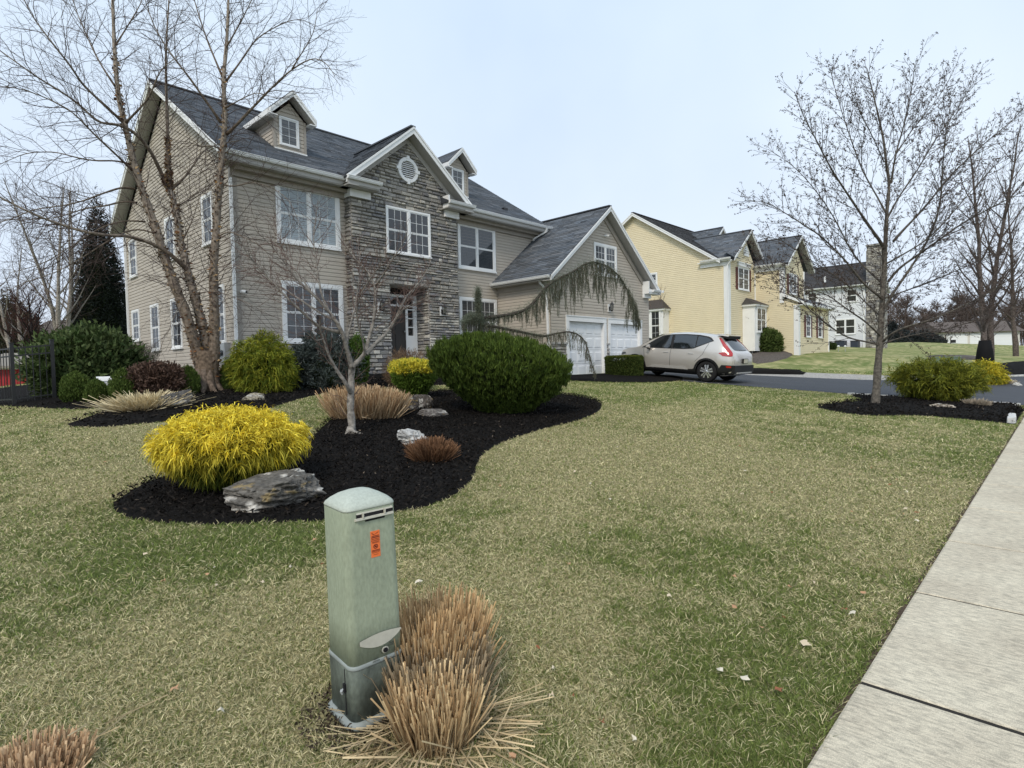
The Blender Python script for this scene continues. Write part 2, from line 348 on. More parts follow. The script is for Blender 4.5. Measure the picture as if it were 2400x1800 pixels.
drape('mulch_bed', BED_GOLD, .026, M['mulch'], .4, rise=.05)
drape('mulch_bed', BED_TREES, .004, M['mulch_old'], .4, rise=.15, noise=.05)
drape('driveway', DRIVE, .016, M['asphalt'], .5)
M['gravel'] = mat('pale_gravel', (.42, .40, .37), .95, .35, 9, .9, 60, fine=.5)
drape('gravel_strip', GRAVEL, .008, M['gravel'], .4, noise=.03)
drape('mulch_bed', [(27.5, 12.2), (28.2, 13.2), (30.6, 12.4), (31.3, 9.4), (30.2, 9.2), (29.0, 10.8)], .03, M['mulch'], .3, rise=.14, noise=.06)
# ------------------------------------------------------------------ sidewalk
def walk_mat():
    m, n, b = base_mat('concrete_walk', .9, .2); L = n.links.new
    t = n.nodes.new('ShaderNodeTexCoord')
    def N(sc_, st=(1, 1, 1), d=6, r=.6):
        mp = n.nodes.new('ShaderNodeMapping'); mp.inputs['Scale'].default_value = st; L(t.outputs['Object'], mp.inputs[0])
        q = n.nodes.new('ShaderNodeTexNoise'); q.inputs['Scale'].default_value = sc_; q.inputs['Detail'].default_value = d; q.inputs['Roughness'].default_value = r; L(mp.outputs[0], q.inputs[0]); return q
    def R(q, p0, c0, p1, c1):
        r = n.nodes.new('ShaderNodeValToRGB'); e = r.color_ramp.elements; e[0].position = p0; e[1].position = p1; e[0].color = c0+(1,); e[1].color = c1+(1,); L(q.outputs['Fac'], r.inputs[0]); return r
    def MX(a, c):
        x = n.nodes.new('ShaderNodeMixRGB'); x.blend_type = 'MULTIPLY'; x.inputs[0].default_value = 1; L(a.outputs[0], x.inputs[1]); L(c.outputs[0], x.inputs[2]); return x
    a = R(N(1.6), .35, (.55, .49, .385), .62, (.66, .60, .475)); f = R(N(34, (1.5, .42, 1), 6, .78), .38, (.62, .625, .63), .58, (1.07, 1.06, 1.04)); g_ = R(N(210, (1, 1, 1), 2), .4, (.82, .82, .82), .6, (1.08, 1.08, 1.08))
    o = MX(MX(a, f), g_); L(o.outputs[0], b.inputs['Base Color'])
    bp = n.nodes.new('ShaderNodeBump'); bp.inputs['Strength'].default_value = .5; bp.inputs['Distance'].default_value = .004; L(N(130, (1, 1, 1), 5).outputs['Fac'], bp.inputs['Height']); L(bp.outputs[0], b.inputs['Normal'])
    return m
M['walk'] = walk_mat()
mb = MB(); xj = [3.12+1.455*k for k in range(-5, 60)]
for a, b in zip(xj[:-1], xj[1:]):
    if 22.6 < (a+b)/2 < 36.2: continue
    wide = .03 if abs(a-3.12) < .1 or (round((a-3.12)/1.455) % 5 == 0) else .022
    c = .012; x0, x1, y0, y1, zt = a+wide, b-.005, -.80, .705, .028
    mb.hexa([(x0, y0, -.08), (x1, y0, -.08), (x1, y1, -.08), (x0, y1, -.08), (x0, y0, zt-c*.5), (x1, y0, zt-c*.5), (x1, y1, zt-c*.5), (x0, y1, zt-c*.5)])
    mb.hexa([(x0, y0, zt-c*.5), (x1, y0, zt-c*.5), (x1, y1, zt-c*.5), (x0, y1, zt-c*.5), (x0+c*.5, y0+c, zt), (x1-c*.5, y0+c, zt), (x1-c*.5, y1-c, zt), (x0+c*.5, y1-c, zt)])
tag(mb.build('sidewalk', M['walk']), kind='structure')
mb = MB(); mb.box((-6, -.84, -.03), (22.6, .70, .0205)); mb.box((36.2, -.84, -.03), (60, .70, .0205)); M['joint'] = mat('joint_soil', (.022, .02, .017), .95, .3, 9)
tag(mb.build('sidewalk_base', M['joint']), kind='structure')
M['edge_soil'] = mat('edge_soil', (.085, .06, .042), .95, .4, 30, .8, 90); mb = MB(); mb.box((-6, .701, -.03), (22.4, .74, .006)); tag(mb.build('soil_edge', M['edge_soil']), kind='structure')
# asphalt road beyond the walk on the street side (out of frame) keeps the ground plausible
drape('road', [(-60, -3.2), (-60, -11), (200, -11), (200, -3.2)], .012, M['asphalt'], 20)
# pale setts that edge the driveway
def setts(name, pts, label, n=None):
    mb = MB(); Ls = 0
    for a, b in zip(pts[:-1], pts[1:]):
        a = np.array(a); b = np.array(b); l = np.linalg.norm(b-a); k = max(1, int(l/.22)); d = (b-a)/l; s = np.array([-d[1], d[0]])
        for i in range(k):
            p = a+d*(i+.5)*l/k; z = H(*p); h2 = l/k/2-.01; q = [p-d*h2-s*.06, p+d*h2-s*.06, p+d*h2+s*.06, p-d*h2+s*.06]; e = random.uniform(-.01, .01)
            mb.hexa([(*u, z-.05) for u in q]+[(*(u*.94+p*.06), z+.075+e) for u in q])
    return tag(mb.build(name, M['sett']), kind='structure')
M['sett'] = mat('pale_granite', (.58, .58, .57), .8, .2, 7, .4, 50)
setts('driveway_edging', [(21.5, 5.2), (21.85, 4.1), (22.75, 1.7), (23.1, .95)], '')
setts('driveway_edging', [(34.1, 2.75), (35.4, 1.4), (36.1, .7), (38, -.1)], '')
# ------------------------------------------------------------------ grass blades
NG = 1500000
r = np.exp(rng.uniform(math.log(1.15), math.log(34), NG)); th = YAW+rng.uniform(-math.radians(58), math.radians(58), NG)
gxs = r*np.cos(th); gys = r*np.sin(th)
lawn_bad = (gys < .70+.05*fbm(gxs*5, gxs*0, 3, 4)-.01) & (gys > -.85) | (gys < -3.1)
for P_ in (BED_MAIN, BED_HOUSE, BED_RIGHT, DRIVE, GRAVEL, BED_NEIGH, BED_HEDGE, BED_GOLD): lawn_bad |= inpoly(gxs, gys, P_)
lawn_bad |= (gxs > 6.7) & (gys > 17.4) & (gxs < 25) | (gxs > 17.5) & (gxs < 25.1) & (gys > 14.6) | (gxs > 35.4) & (gys > 12.3)
pedp = G(855, 1655)[0][:2]
lawn_bad |= np.hypot(gxs-pedp[0], gys-pedp[1]) < .2
k_ = ~lawn_bad; gxs = gxs[k_]; gys = gys[k_]; r = r[k_]; n = len(r)
sv = straw(gxs, gys); isS = rng.uniform(size=n) < .13+sv*.46
tuft = fbm(gxs*14, gys*14, 2, 31)
zz = hgt(gxs, gys); P = np.stack([gxs, gys, zz-.004], 1)
az = rng.uniform(0, 2*np.pi, n)+2.5*tuft; tilt = np.where(isS, rng.uniform(.35, 1.35, n), rng.uniform(.1, .95, n))
D = np.stack([np.sin(tilt)*np.cos(az), np.sin(tilt)*np.sin(az), np.cos(tilt)], 1)
Lb = np.where(isS, rng.uniform(.016, .044, n), rng.uniform(.018, .046, n))*(.45+1.1*tuft)*(1.15-.4*sv)*(1+.015*r)
Wb = (.0011+.00062*r)*rng.uniform(.7, 1.4, n)*np.where(isS, .9, 1.)
P[:, 2] += np.where(isS, rng.uniform(.0, .022, n), 0)
bend = np.stack([np.cos(az)*Lb*.16, np.sin(az)*Lb*.16, -Lb*.12], 1)+rng.normal(size=(n, 3))*Lb[:, None]*.10
u = rng.uniform(size=(n, 1)); v2 = rng.uniform(.75, 1.3, (n, 1))
cg = (np.array([.09, .13, .035])*(1-u)+np.array([.25, .30, .09])*u)*v2
cs = (np.array([.33, .285, .145])*(1-u)+np.array([.72, .65, .40])*u)*v2
cb = np.where(isS[:, None], cs, cg)
cut = r < 11
for sel, simp in ((cut, False), (~cut, True)):
    if simp: Wb2 = Wb[sel]*1.5
    else: Wb2 = Wb[sel]
    me = blade_mesh('lawn_grass', P[sel], D[sel], Lb[sel], Wb2, bend[sel], cb[sel], simp)
    tag(link('lawn_grass', me, M['grass']), 'short lawn grass, patches of green mixed with straw coloured dead blades', 'grass', kind='stuff')
# mulch chips
def chips(name, poly, dens, label, big=1.):
    xs = [p[0] for p in poly]; ys = [p[1] for p in poly]; A = (max(xs)-min(xs))*(max(ys)-min(ys)); n = int(A*dens)
    x = rng.uniform(min(xs), max(xs), n); y = rng.uniform(min(ys), max(ys), n); k = inpoly(x, y, poly)
    x = x[k]; y = y[k]; n = len(x); dist = np.hypot(x, y)
    P = np.stack([x, y, hgt(x, y)+.045+rng.uniform(0, .03, n)], 1); az = rng.uniform(0, 6.283, n); t = rng.uniform(.7, 1.57, n)
    D = np.stack([np.sin(t)*np.cos(az), np.sin(t)*np.sin(az), np.cos(t)], 1)
    c = np.array([.012, .0105, .0095])*rng.uniform(.4, 2.2, (n, 1)); k3 = rng.uniform(size=n); c[k3 < .02] = (.045, .034, .026); c[k3 < .005] = (.20, .16, .12)
    me = blade_mesh(name, P, D, rng.uniform(.02, .06, n)*big, rng.uniform(.008, .018, n)*big, np.zeros((n, 3)), c)
    tag(link(name, me, M['chips']), label, 'mulch', kind='stuff')
chips('mulch_chips', BED_MAIN, 900, 'black shredded bark chips covering the island bed')
chips('mulch_chips', [p for p in BED_HOUSE if p[1] < 16]+[(17.5, 16), (-3, 16)], 160, 'black bark chips in the bed along the house', 1.6)
chips('mulch_chips', BED_RIGHT, 260, 'black bark chips in the bed beside the driveway', 1.7)
# fallen leaves on the lawn: a few dozen, pale and brown
n = 130; r = np.exp(rng.uniform(math.log(1.8), math.log(13), n)); th = YAW+rng.uniform(-.75, .62, n); x = r*np.cos(th); y = r*np.sin(th)
k = (y > .8) & ~inpoly(x, y, BED_MAIN) & ~inpoly(x, y, BED_HOUSE); x = x[k]; y = y[k]
leafm = MB()
for a, b in zip(x, y):
    z = H(a, b)+.04; s = random.uniform(.012, .032); t0 = random.uniform(0, 6.28); c = random.choice([(.62, .52, .38), (.5, .3, .18), (.30, .13, .07), (.7, .64, .52)])
    pts = [(a+math.cos(t0+t)*s*q, b+math.sin(t0+t)*s*q, z+random.uniform(-.006, .014)) for t, q in ((0, 1.3), (.7, .5), (1.3, .9), (2, .5), (3.1, .8), (4, .5), (4.9, .9), (5.6, .5))]
    leafm.face(pts, c)
tag(leafm.build('fallen_leaves', M['dryleaf'], fix=False), 'scattered dry brown and cream leaves lying on the lawn', 'leaves', kind='stuff')
# ------------------------------------------------------------------ house helpers
EX, EY, EZ = np.array([1., 0, 0]), np.array([0., 1, 0]), np.array([0., 0, 1])
def span(poly, v):
    """u-interval of a convex polygon at height v"""
    us = []
    n = len(poly)
    for i in range(n):
        (u0, v0), (u1, v1) = poly[i], poly[(i+1) % n]
        if abs(v0-v1) < 1e-9:
            if abs(v-v0) < 1e-6: us += [u0, u1]
            continue
        t = (v-v0)/(v1-v0)
        if -1e-6 <= t <= 1+1e-6: us.append(u0+t*(u1-u0))
    return (min(us), max(us)) if us else None
def clad(mb, O, U, V, N, poly, e, lip, tab=None, colf=None):
    """lapped courses over a convex outline in the plane O,U,V; N points outwards"""
    O, U, V, N = [np.array(a, float) for a in (O, U, V, N)]
    vs = [p[1] for p in poly]; v = min(vs); vt = max(vs); row = 0
    while v < vt-1e-4:
        v2 = min(v+e, vt); a = span(poly, v+1e-5); b = span(poly, v2-1e-5)
        if a and b and (a[1]-a[0] > .01 or b[1]-b[0] > .01):
            if tab is None: cuts = [0, 1]; cols = [None]
            else:
                w_ = max(a[1]-a[0], b[1]-b[0]); k = max(1, int(w_/tab)); cuts = [0]+sorted(random.uniform(.1/k, 1-.1/k) for _ in range(k-1))+[1]; cols = [colf() for _ in range(len(cuts)-1)]
            for c0, c1, cc in zip(cuts[:-1], cuts[1:], cols):
                a0 = a[0]+(a[1]-a[0])*c0; a1 = a[0]+(a[1]-a[0])*c1; b0 = b[0]+(b[1]-b[0])*c0; b1 = b[0]+(b[1]-b[0])*c1; lj = lip*(1 if tab is None else random.uniform(.6, 1.4))
                p0 = O+U*a0+V*v+N*lj; p1 = O+U*a1+V*v+N*lj; p2 = O+U*b1+V*v2; p3 = O+U*b0+V*v2
                if tab is None:                                  # Dutch lap: flat face, then a groove under the next board
                    g_ = .67; m0 = a0+(b0-a0)*g_; m1 = a1+(b1-a1)*g_; vm = v+(v2-v)*g_; q0 = O+U*m0+V*vm+N*lj*.9; q1 = O+U*m1+V*vm+N*lj*.9; p2 = p2-N*.009; p3 = p3-N*.009
                    mb.face([p0, p1, q1, q0], cc); mb.face([q0, q1, p2, p3], cc); mb.face([O+U*a0+V*v-N*.009, O+U*a1+V*v-N*.009, p1, p0], cc)
                else: mb.face([p0, p1, p2, p3], cc); mb.face([O+U*a0+V*v, O+U*a1+V*v, p1, p0], cc)
        v = v2; row += 1
def shade(base, var, warm=.0):
    def f():
        k = random.gauss(1, var); q = random.uniform(-warm, warm); return tuple(max(.004, c*k*(1+q*s)) for c, s in zip(base, (1, 0, -1)))
    return f
DARKROOF = shade((.105, .116, .132), .2, .05); DARKROOF2 = shade((.048, .046, .047), .22, .08)
def window(parent, O, U, N, w_, h_, units=1, cols=3, rows=2, trim=.10, double=True, pane='pane', blind='blind', sill=True, name='window', proud=.045, grid=True, label=None):
    """window unit; O = lower left corner of the outer trim on the wall plane"""
    O, U, N = [np.array(a, float) for a in (O, U, N)]; V = EZ; mb = MB()
    ob = lambda *a: mb.obox(O, U, V, N, *a)
    ob(0, trim, 0, h_, 0, proud); ob(w_-trim, w_, 0, h_, 0, proud); ob(trim, w_-trim, h_-trim, h_, 0, proud-.002); ob(trim, w_-trim, 0, trim*.8, 0, proud-.002)
    if sill: ob(-.02, w_+.02, -.03, .03, 0, proud+.025)
    ws = (w_-2*trim-(units-1)*.09)/units; z0 = trim*.8; z1 = h_-trim; pn = MB(); bl = MB()
    for k in range(units):
        u0 = trim+k*(ws+.09); u1 = u0+ws
        if k: ob(u0-.09, u0, z0, z1, 0, proud-.004)
        halves = [(z0, (z0+z1)/2, .006), ((z0+z1)/2, z1, .016)] if double else [(z0, z1, .012)]
        f = .035
        for a, b, d in halves:
            ob(u0, u0+f, a, b, 0, d+.012); ob(u1-f, u1, a, b, 0, d+.012); ob(u0+f, u1-f, a, a+f, 0, d+.011); ob(u0+f, u1-f, b-f, b, 0, d+.011)
            if grid:
                for i in range(1, cols): x = u0+f+(u1-u0-2*f)*i/cols; ob(x-.0065, x+.0065, a+f, b-f, 0, d+.008)
                for j in range(1, rows):
                    z = a+f+(b-a-2*f)*j/rows
                    for i in range(cols):
                        xa = u0+f+(u1-u0-2*f)*i/cols+(.0065 if i else 0); xb = u0+f+(u1-u0-2*f)*(i+1)/cols-(.0065 if i < cols-1 else 0); ob(xa, xb, z-.0065, z+.0065, 0, d+.0075)
            pn.face([O+U*(u0+f)+V*(a+f)+N*(d+.004), O+U*(u1-f)+V*(a+f)+N*(d+.004), O+U*(u1-f)+V*(b-f)+N*(d+.004), O+U*(u0+f)+V*(b-f)+N*(d+.004)])
        nb = max(6, int((z1-z0)/.06))
        for j in range(nb):
            a = z0+(z1-z0)*j/nb; b = z0+(z1-z0)*(j+1)/nb
            bl.face([O+U*u0+V*a+N*.0045, O+U*u1+V*a+N*.0045, O+U*u1+V*(b-.004)+N*.001, O+U*u0+V*(b-.004)+N*.001])
    o = mb.build(name, M['white'], parent)
    if label: o['label'] = label
    pn.build('pane', M[pane], parent=o); bl.build('blind', M[blind], parent=o)
    for c in o.children: pass
    return o
# children of a part sit in the part's space; parts have no offset of their own, so world -> thing space is enough
def downspout(parent, pts, r=.04):
    mb = MB()
    for a, b in zip(pts[:-1], pts[1:]): mb.bar(a, b, r*2, r*1.6, up=(0, 0, 1) if abs(np.array(b)[2]-np.array(a)[2]) < .9*np.linalg.norm(np.array(b)-np.array(a)) else (0, 1, 0))
    return mb.build('downspout', M['white'], parent)
def gutter(parent, a, b, out, name='gutter'):
    """K-profile trough from a to b, out = outward direction; a, b run along its top back edge"""
    a = np.array(a, float); b = np.array(b, float); out = np.array(out, float)
    prof = [(0, 0), (.11, 0), (.125, -.012), (.105, -.035), (.105, -.06), (.075, -.11), (0, -.11)]
    mb = MB(); mb.prism([a+out*x+EZ*z for x, z in prof], b-a); return mb.build(name, M['white'], parent)
def gable_roof(parent, x0, x1, y0, y1, ze, zr, axis='x', colf=DARKROOF, e=.15, rake=(True, True), th=.14, soff='soffit', fascia=.2, name='roof', overh=.4, front=None):
    """ridge along `axis`; x0..x1,y0..y1 are eave / rake lines"""
    if axis == 'x': A, B = EX, EY; a0, a1, b0, b1 = x0, x1, y0, y1
    else: A, B = EY, EX; a0, a1, b0, b1 = y0, y1, x0, x1
    bm_ = (b0+b1)/2; run = (b1-b0)/2; Ls = math.hypot(run, zr-ze); mb = MB()
    for s, be in ((1, b0), (-1, b1)):
        V = (B*s*run+EZ*(zr-ze))/Ls; O = A*a0+B*be+EZ*ze; N = np.cross(A, V); N = N*(1 if N[2] > 0 else -1)
        for pl in (front(Ls) if front and s == 1 else [[(0, 0), (a1-a0, 0), (a1-a0, Ls), (0, Ls)]]):
            clad(mb, O, A, V, N, pl, e, .012, .28, colf); mb.face([O+A*p[0]+V*p[1]-EZ*.03 for p in pl], colf())
    mb.bar(A*a0+B*bm_+EZ*(zr+.01), A*a1+B*bm_+EZ*(zr+.01), .2, .05, col=colf())
    r = mb.build(name, M['roof'], parent, fix=False)
    # rake fascias and soffits
    for end, on in ((a0, rake[0]), (a1, rake[1])):
        if not on: continue
        dr = 1 if end == a0 else -1; fb = MB(); sf = MB()
        for s, be in ((1, b0), (-1, b1)):
            P0 = A*end+B*be+EZ*ze; P1 = A*end+B*bm_+EZ*zr
            for off0, h0, h1 in ((-.045, -.012, -.09), (-.02, -.09, -.012-fascia)):
                d = A*dr; p = [P0+EZ*h0, P1+EZ*h0, P1+EZ*h1, P0+EZ*h1]; p = [q+d*off0 for q in p]; fb.prism(p, d*.03)
            q = [P0-EZ*fascia, P1-EZ*fascia]; sf.face([q[0], q[1], q[1]+A*dr*overh, q[0]+A*dr*overh])
        fb.build('rake_board', M['white'], parent); sf.build('soffit', M[soff], parent, fix=False)
    return r
def stone_wall(mb, O, U, V, N, poly, holes=(), course=.115, full=None):
    """random ledge stones over an outline (possibly non convex, holes are (u0,u1,v0,v1))"""
    O, U, V, N = [np.array(a, float) for a in (O, U, V, N)]; vs = [p[1] for p in poly]; v = min(vs); vt = max(vs); us = [p[0] for p in poly]
    while v < vt:
        hh = course*random.uniform(.65, 1.35); vm = min(v+hh/2, vt-.001); sp = span(poly, vm)
        if sp is None or sp[1]-sp[0] < .03: v += hh; continue
        ivs = [sp]
        for h in holes:
            if h[2] < vm < h[3]:
                ivs = [q for a, b in ivs for q in ((a, min(b, h[0])), (max(a, h[1]), b)) if q[1]-q[0] > .02]
        for a, b in ivs:
            u = a
            while u < b-1e-3:
                l = random.uniform(.13, .48); u2 = min(u+l, b)
                if b-u2 < .09: u2 = b
                pr = random.uniform(.02, .075); g_ = .0045; k = random.choice([0, 0, 1, 2, 2, 3, 4, 5, 5, 6])
                c = [(.26, .25, .235), (.215, .212, .215), (.30, .285, .26), (.18, .177, .18), (.37, .35, .31), (.25, .235, .21), (.44, .42, .375)][k]; q = random.uniform(.82, 1.22)*(1.12 if vm < 3.6 else .98); c = tuple(x*q for x in c)
                j = lambda s=.012: random.uniform(-s, s)
                P = [O+U*(u+g_)+V*(v+g_), O+U*(u2-g_)+V*(v+g_), O+U*(u2-g_)+V*(v+hh-g_), O+U*(u+g_)+V*(v+hh-g_)]
                F = [O+U*(u+.022)+V*(v+.026+abs(j()))+N*(pr+j(.01)), O+U*(u2-.022)+V*(v+.026+abs(j()))+N*(pr+j(.01)), O+U*(u2-.022-abs(j(.02)))+V*(v+hh-.018+j(.008))+N*(pr*.75+j(.01)), O+U*(u+.022+abs(j(.02)))+V*(v+hh-.018+j(.008))+N*(pr*.75+j(.01))]
                mb.hexa(P+F, c); u = u2
        v += hh
SID, LIP = .125, .017
# ================================================================== MAIN HOUSE
hs = thing('stone_and_siding_house', 'large taupe sided house with a stone entry gable, two dormers and an attached garage', 'house', (6.76, 17.5, 1.3))
def wall(parent, O, U, N, poly, m='siding', e=SID, lip=LIP, name='wall'):
    mb = MB(); clad(mb, O, U, EZ, N, poly, e, lip); return mb.build(name, M[m], parent, fix=False)
EAV, RDG = 7.75, 11.83
wall(hs, (6.76, 17.5, 0), EX, -EY, [(0, 1.62), (3.66, 1.62), (3.66, 7.5), (0, 7.5)])
wall(hs, (15.05, 17.5, 0), EX, -EY, [(0, 1.5), (5.1, 1.5), (5.1, 7.5), (0, 7.5)])
wall(hs, (6.76, 29.1, 0), -EY, -EX, [(0, 1.62), (11.6, 1.62), (11.6, 7.62), (5.8, 11.38), (0, 7.62)])
wall(hs, (20.15, 17.5, 0), EY, EX, [(0, 1.5), (11.6, 1.5), (11.6, 7.62), (5.8, 11.38), (0, 7.62)], e=.3)
wall(hs, (20.15, 29.1, 0), -EX, EY, [(0, 1.5), (13.39, 1.5), (13.39, 7.5), (0, 7.5)], e=.3)
mb = MB(); mb.box((6.79, 17.53, .9), (20.12, 29.07, 1.62)); mb.build('foundation', M['foundation'], hs)
mb = MB(); mb.box((6.72, 17.46, 1.55), (6.90, 17.52, 7.5)); mb.box((6.72, 17.52, 1.55), (6.76, 17.62, 7.5)); mb.build('corner_board', M['taupe_trim'], hs)
def around_gable(Ls):
    vs_ = Ls*(20.45-16.92)/6.38; return [[(0, 0), (3.78, 0), (6.42, vs_), (6.42, Ls), (0, Ls)], [(9.10, 0), (14.22, 0), (14.22, Ls), (6.42, Ls), (6.42, vs_)]]
gable_roof(hs, 6.33, 20.55, 16.92, 29.68, EAV, RDG, 'x', DARKROOF, .145, overh=.42, front=around_gable)
# eaves: soffit, frieze, gutters
mb = MB()
for x0, x1 in ((6.33, 10.42), (15.05, 20.55)): mb.box((x0, 16.95, 7.49), (x1, 17.5, 7.53))
mb.box((6.33, 16.93, 7.52), (10.1, 16.955, 7.72)); mb.box((15.4, 16.93, 7.52), (20.55, 16.955, 7.72)); mb.box((10.05, 16.62, 7.49), (10.42, 17.5, 7.535)); mb.box((15.05, 16.62, 7.49), (15.5, 17.5, 7.535)); mb.box((10.05, 16.645, 7.53), (11.25, 16.67, 7.7)); mb.box((14.25, 16.645, 7.53), (15.5, 16.67, 7.7))
mb.box((10.42, 16.67, 7.497), (11.25, 17.15, 7.532)); mb.box((14.25, 16.67, 7.497), (15.05, 17.15, 7.532))
mb.build('soffit', M['soffit'], hs)
mb = MB()
mb.box((6.76, 17.40, 7.22), (10.42, 17.48, 7.49)); mb.box((15.08, 17.40, 7.22), (20.15, 17.48, 7.49)); mb.box((6.80, 17.2, 7.38), (10.42, 17.40, 7.487)); mb.box((15.08, 17.2, 7.38), (20.15, 17.40, 7.487)); mb.each('frieze_board', M['taupe_trim'], hs)
mb = MB(); mb.box((10.40, 17.02, 7.25), (11.13, 17.10, 7.49)); mb.box((10.34, 17.02, 7.25), (10.40, 17.46, 7.49)); mb.box((14.38, 17.02, 7.25), (15.09, 17.10, 7.49)); mb.box((14.34, 16.75, 7.55), (14.40, 17.10, 8.0)); mb.each('eave_return', M['white'], hs)
gutter(hs, (6.33, 16.93, 7.76), (10.08, 16.93, 7.76), -EY); gutter(hs, (10.02, 16.645, 7.765), (11.3, 16.645, 7.765), -EY); gutter(hs, (14.25, 16.645, 7.765), (15.55, 16.645, 7.765), -EY); gutter(hs, (15.5, 16.93, 7.76), (20.95, 16.93, 7.76), -EY); gutter(hs, (6.33, 29.67, 7.76), (20.5, 29.67, 7.76), EY)
mb = MB(); 
for x0, x1 in ((10.0, 11.27), (14.28, 15.52)): mb.hexa([(x0, 16.65, 7.72), (x1, 16.65, 7.72), (x1, 17.2, 7.72), (x0, 17.2, 7.72), (x0, 16.65, 7.76), (x1, 16.65, 7.76), (x1, 17.2, 8.0), (x0, 17.2, 8.0)], (.05, .055, .065))
mb.build('roof', M['roof'], hs)
# rear and front corner boards, downspouts
downspout(hs, [(6.70, 17.42, 7.15), (6.70, 17.42, 1.75), (6.62, 17.3, 1.55)]); downspout(hs, [(6.70, 29.0, 7.4), (6.70, 29.0, 1.6)])
downspout(hs, [(20.15, 16.86, 7.66), (20.15, 16.90, 7.5), (19.85, 17.38, 7.22), (19.85, 17.40, 6.95)]); downspout(hs, [(17.54, 14.75, 4.55), (17.54, 14.68, 1.2)]); downspout(hs, [(17.30, 14.9, 4.86), (17.36, 14.92, 4.75), (17.54, 14.78, 4.5)])
# entry gable (stone)
st = MB(); OP = (1.45, 3.17, 1.9, 4.52)
stone_wall(st, (10.42, 17.16, 0), EX, EZ, -EY, [(0, 1.35), (4.63, 1.35), (4.63, 7.75), (2.33, 9.72), (0, 7.75)], [OP, (1.36, 3.25, 5.66, 7.2)])
stone_wall(st, (10.42, 17.5, 0), -EY, EZ, -EX, [(0, 1.35), (.34, 1.35), (.34, 7.4), (0, 7.4)])
stone_wall(st, (15.05, 17.16, 0), EY, EZ, EX, [(0, 1.35), (.34, 1.35), (.34, 7.4), (0, 7.4)])
stone_wall(st, (11.87, 17.94, 0), -EY, EZ, EX, [(0, 1.9), (.78, 1.9), (.78, 4.52), (0, 4.52)])
stone_wall(st, (13.59, 17.16, 0), EY, EZ, -EX, [(0, 1.9), (.78, 1.9), (.78, 4.52), (0, 4.52)])
st.build('stone_facing', M['stone'], hs)
mb = MB(); o = (10.42, 17.162, 0)
for a, b, c, d in ((10.42, 11.87, 1.3, 7.9), (13.59, 15.05, 1.3, 7.9), (11.87, 13.59, 4.52, 7.9)): mb.box((a+.004, 17.165, c), (b-.004, 17.5, d))
mb.prism([(10.45, 17.166, 7.9), (15.0, 17.166, 7.9), (12.75, 17.166, 9.72)], (0, .3, 0)); mb.build('stone_backing', M['mortar'], hs)
gable_roof(hs, 10.02, 15.48, 16.70, 20.5, 7.80, 10.06, 'y', DARKROOF, .145, rake=(True, False), overh=.44, fascia=.24)
mb = MB()
for s, xe in ((1, 10.25), (-1, 15.25)): mb.prism([(xe, 17.10, 7.74), (12.75, 17.10, 9.80), (12.75, 17.10, 9.58), (xe+.1*s, 17.10, 7.62)][::s], (0, .05, 0))
mb.build('frieze_board', M['soffit'], hs)
# oval louvre vent with four key blocks
mb = MB(); cx, cz, yv = 12.755, 8.63, 17.09; ra, rb = .44, .44; n = 28
for i in range(n):
    a0, a1 = 2*math.pi*i/n, 2*math.pi*(i+1)/n; P = []
    for y in (yv+.06, yv-.03):
        for a, k in ((a0, 1), (a1, 1), (a1, .74), (a0, .74)): P.append((cx+math.cos(a)*ra*k, y, cz+math.sin(a)*rb*k))
    mb.hexa(P)
for k in range(9):
    z = cz-.28+.07*k; hw = math.sqrt(max(.001, .33**2-(z-cz)**2)); mb.hexa([(cx-hw, yv-.01, z-.03), (cx+hw, yv-.01, z-.03), (cx+hw, yv-.005, z-.024), (cx-hw, yv-.005, z-.024), (cx-hw, yv+.04, z+.02), (cx+hw, yv+.04, z+.02), (cx+hw, yv+.045, z+.026), (cx-hw, yv+.045, z+.026)])
for a in (0, 90, 180, 270):
    c_, s_ = math.cos(math.radians(a)), math.sin(math.radians(a)); mb.obox((cx, yv, cz), (c_, 0, s_), (-s_, 0, c_), (0, -1, 0), .31, .50, -.055, .055, -.06, .045)
vn = mb.build('louvre_vent', M['white'], hs); mb = MB(); mb.lathe((cx, yv+.055, cz), [(.33, 0), (.33, .004)], 24, 'y'); mb.build('vent_screen', M['dark'], vn)
# entry recess
mb = MB(); mb.box((11.87, 17.93, 1.9), (13.59, 18.0, 4.52)); mb.build('entry_back', M['dark'], hs)
mb = MB(); mb.box((11.88, 17.17, 4.5), (13.58, 17.93, 4.54)); mb.build('entry_ceiling', M['soffit'], hs)
mb = MB(); mb.box((11.7, 16.3, 1.45), (13.75, 17.93, 1.92)); mb.box((11.6, 15.95, 1.28), (13.85, 16.3, 1.74)); mb.build('porch_step', M['rock_plain'] if 'rock_plain' in M else M['foundation'], hs)
mb = MB(); y0, y1 = 17.84, 17.93
for a in ((11.92, 11.99, 1.92, 4.26), (13.02, 13.12, 1.92, 3.82), (13.38, 13.54, 1.92, 4.26), (11.99, 13.38, 3.82, 3.89), (11.99, 13.38, 4.17, 4.26), (12.66, 12.70, 3.89, 4.17)): mb.box((a[0], y0, a[2]), (a[1], y1, a[3]))
for z in (2.72, 3.05, 3.38, 3.71): mb.box((13.12, y0+.01, z), (13.38, y1, z+.035))
mb.box((13.12, y0+.005, 1.92), (13.38, y1, 2.72)); fr = mb.build('door_frame', M['white'], hs)
mb = MB(); mb.box((13.12, 17.90, 2.7), (13.38, 17.915, 3.8)); mb.box((11.99, 17.90, 3.89), (13.38, 17.915, 4.17)); mb.build('pane', M['pane_dark'], fr)
mb = MB(); mb.box((12.0, 17.87, 1.94), (13.02, 17.92, 3.82))
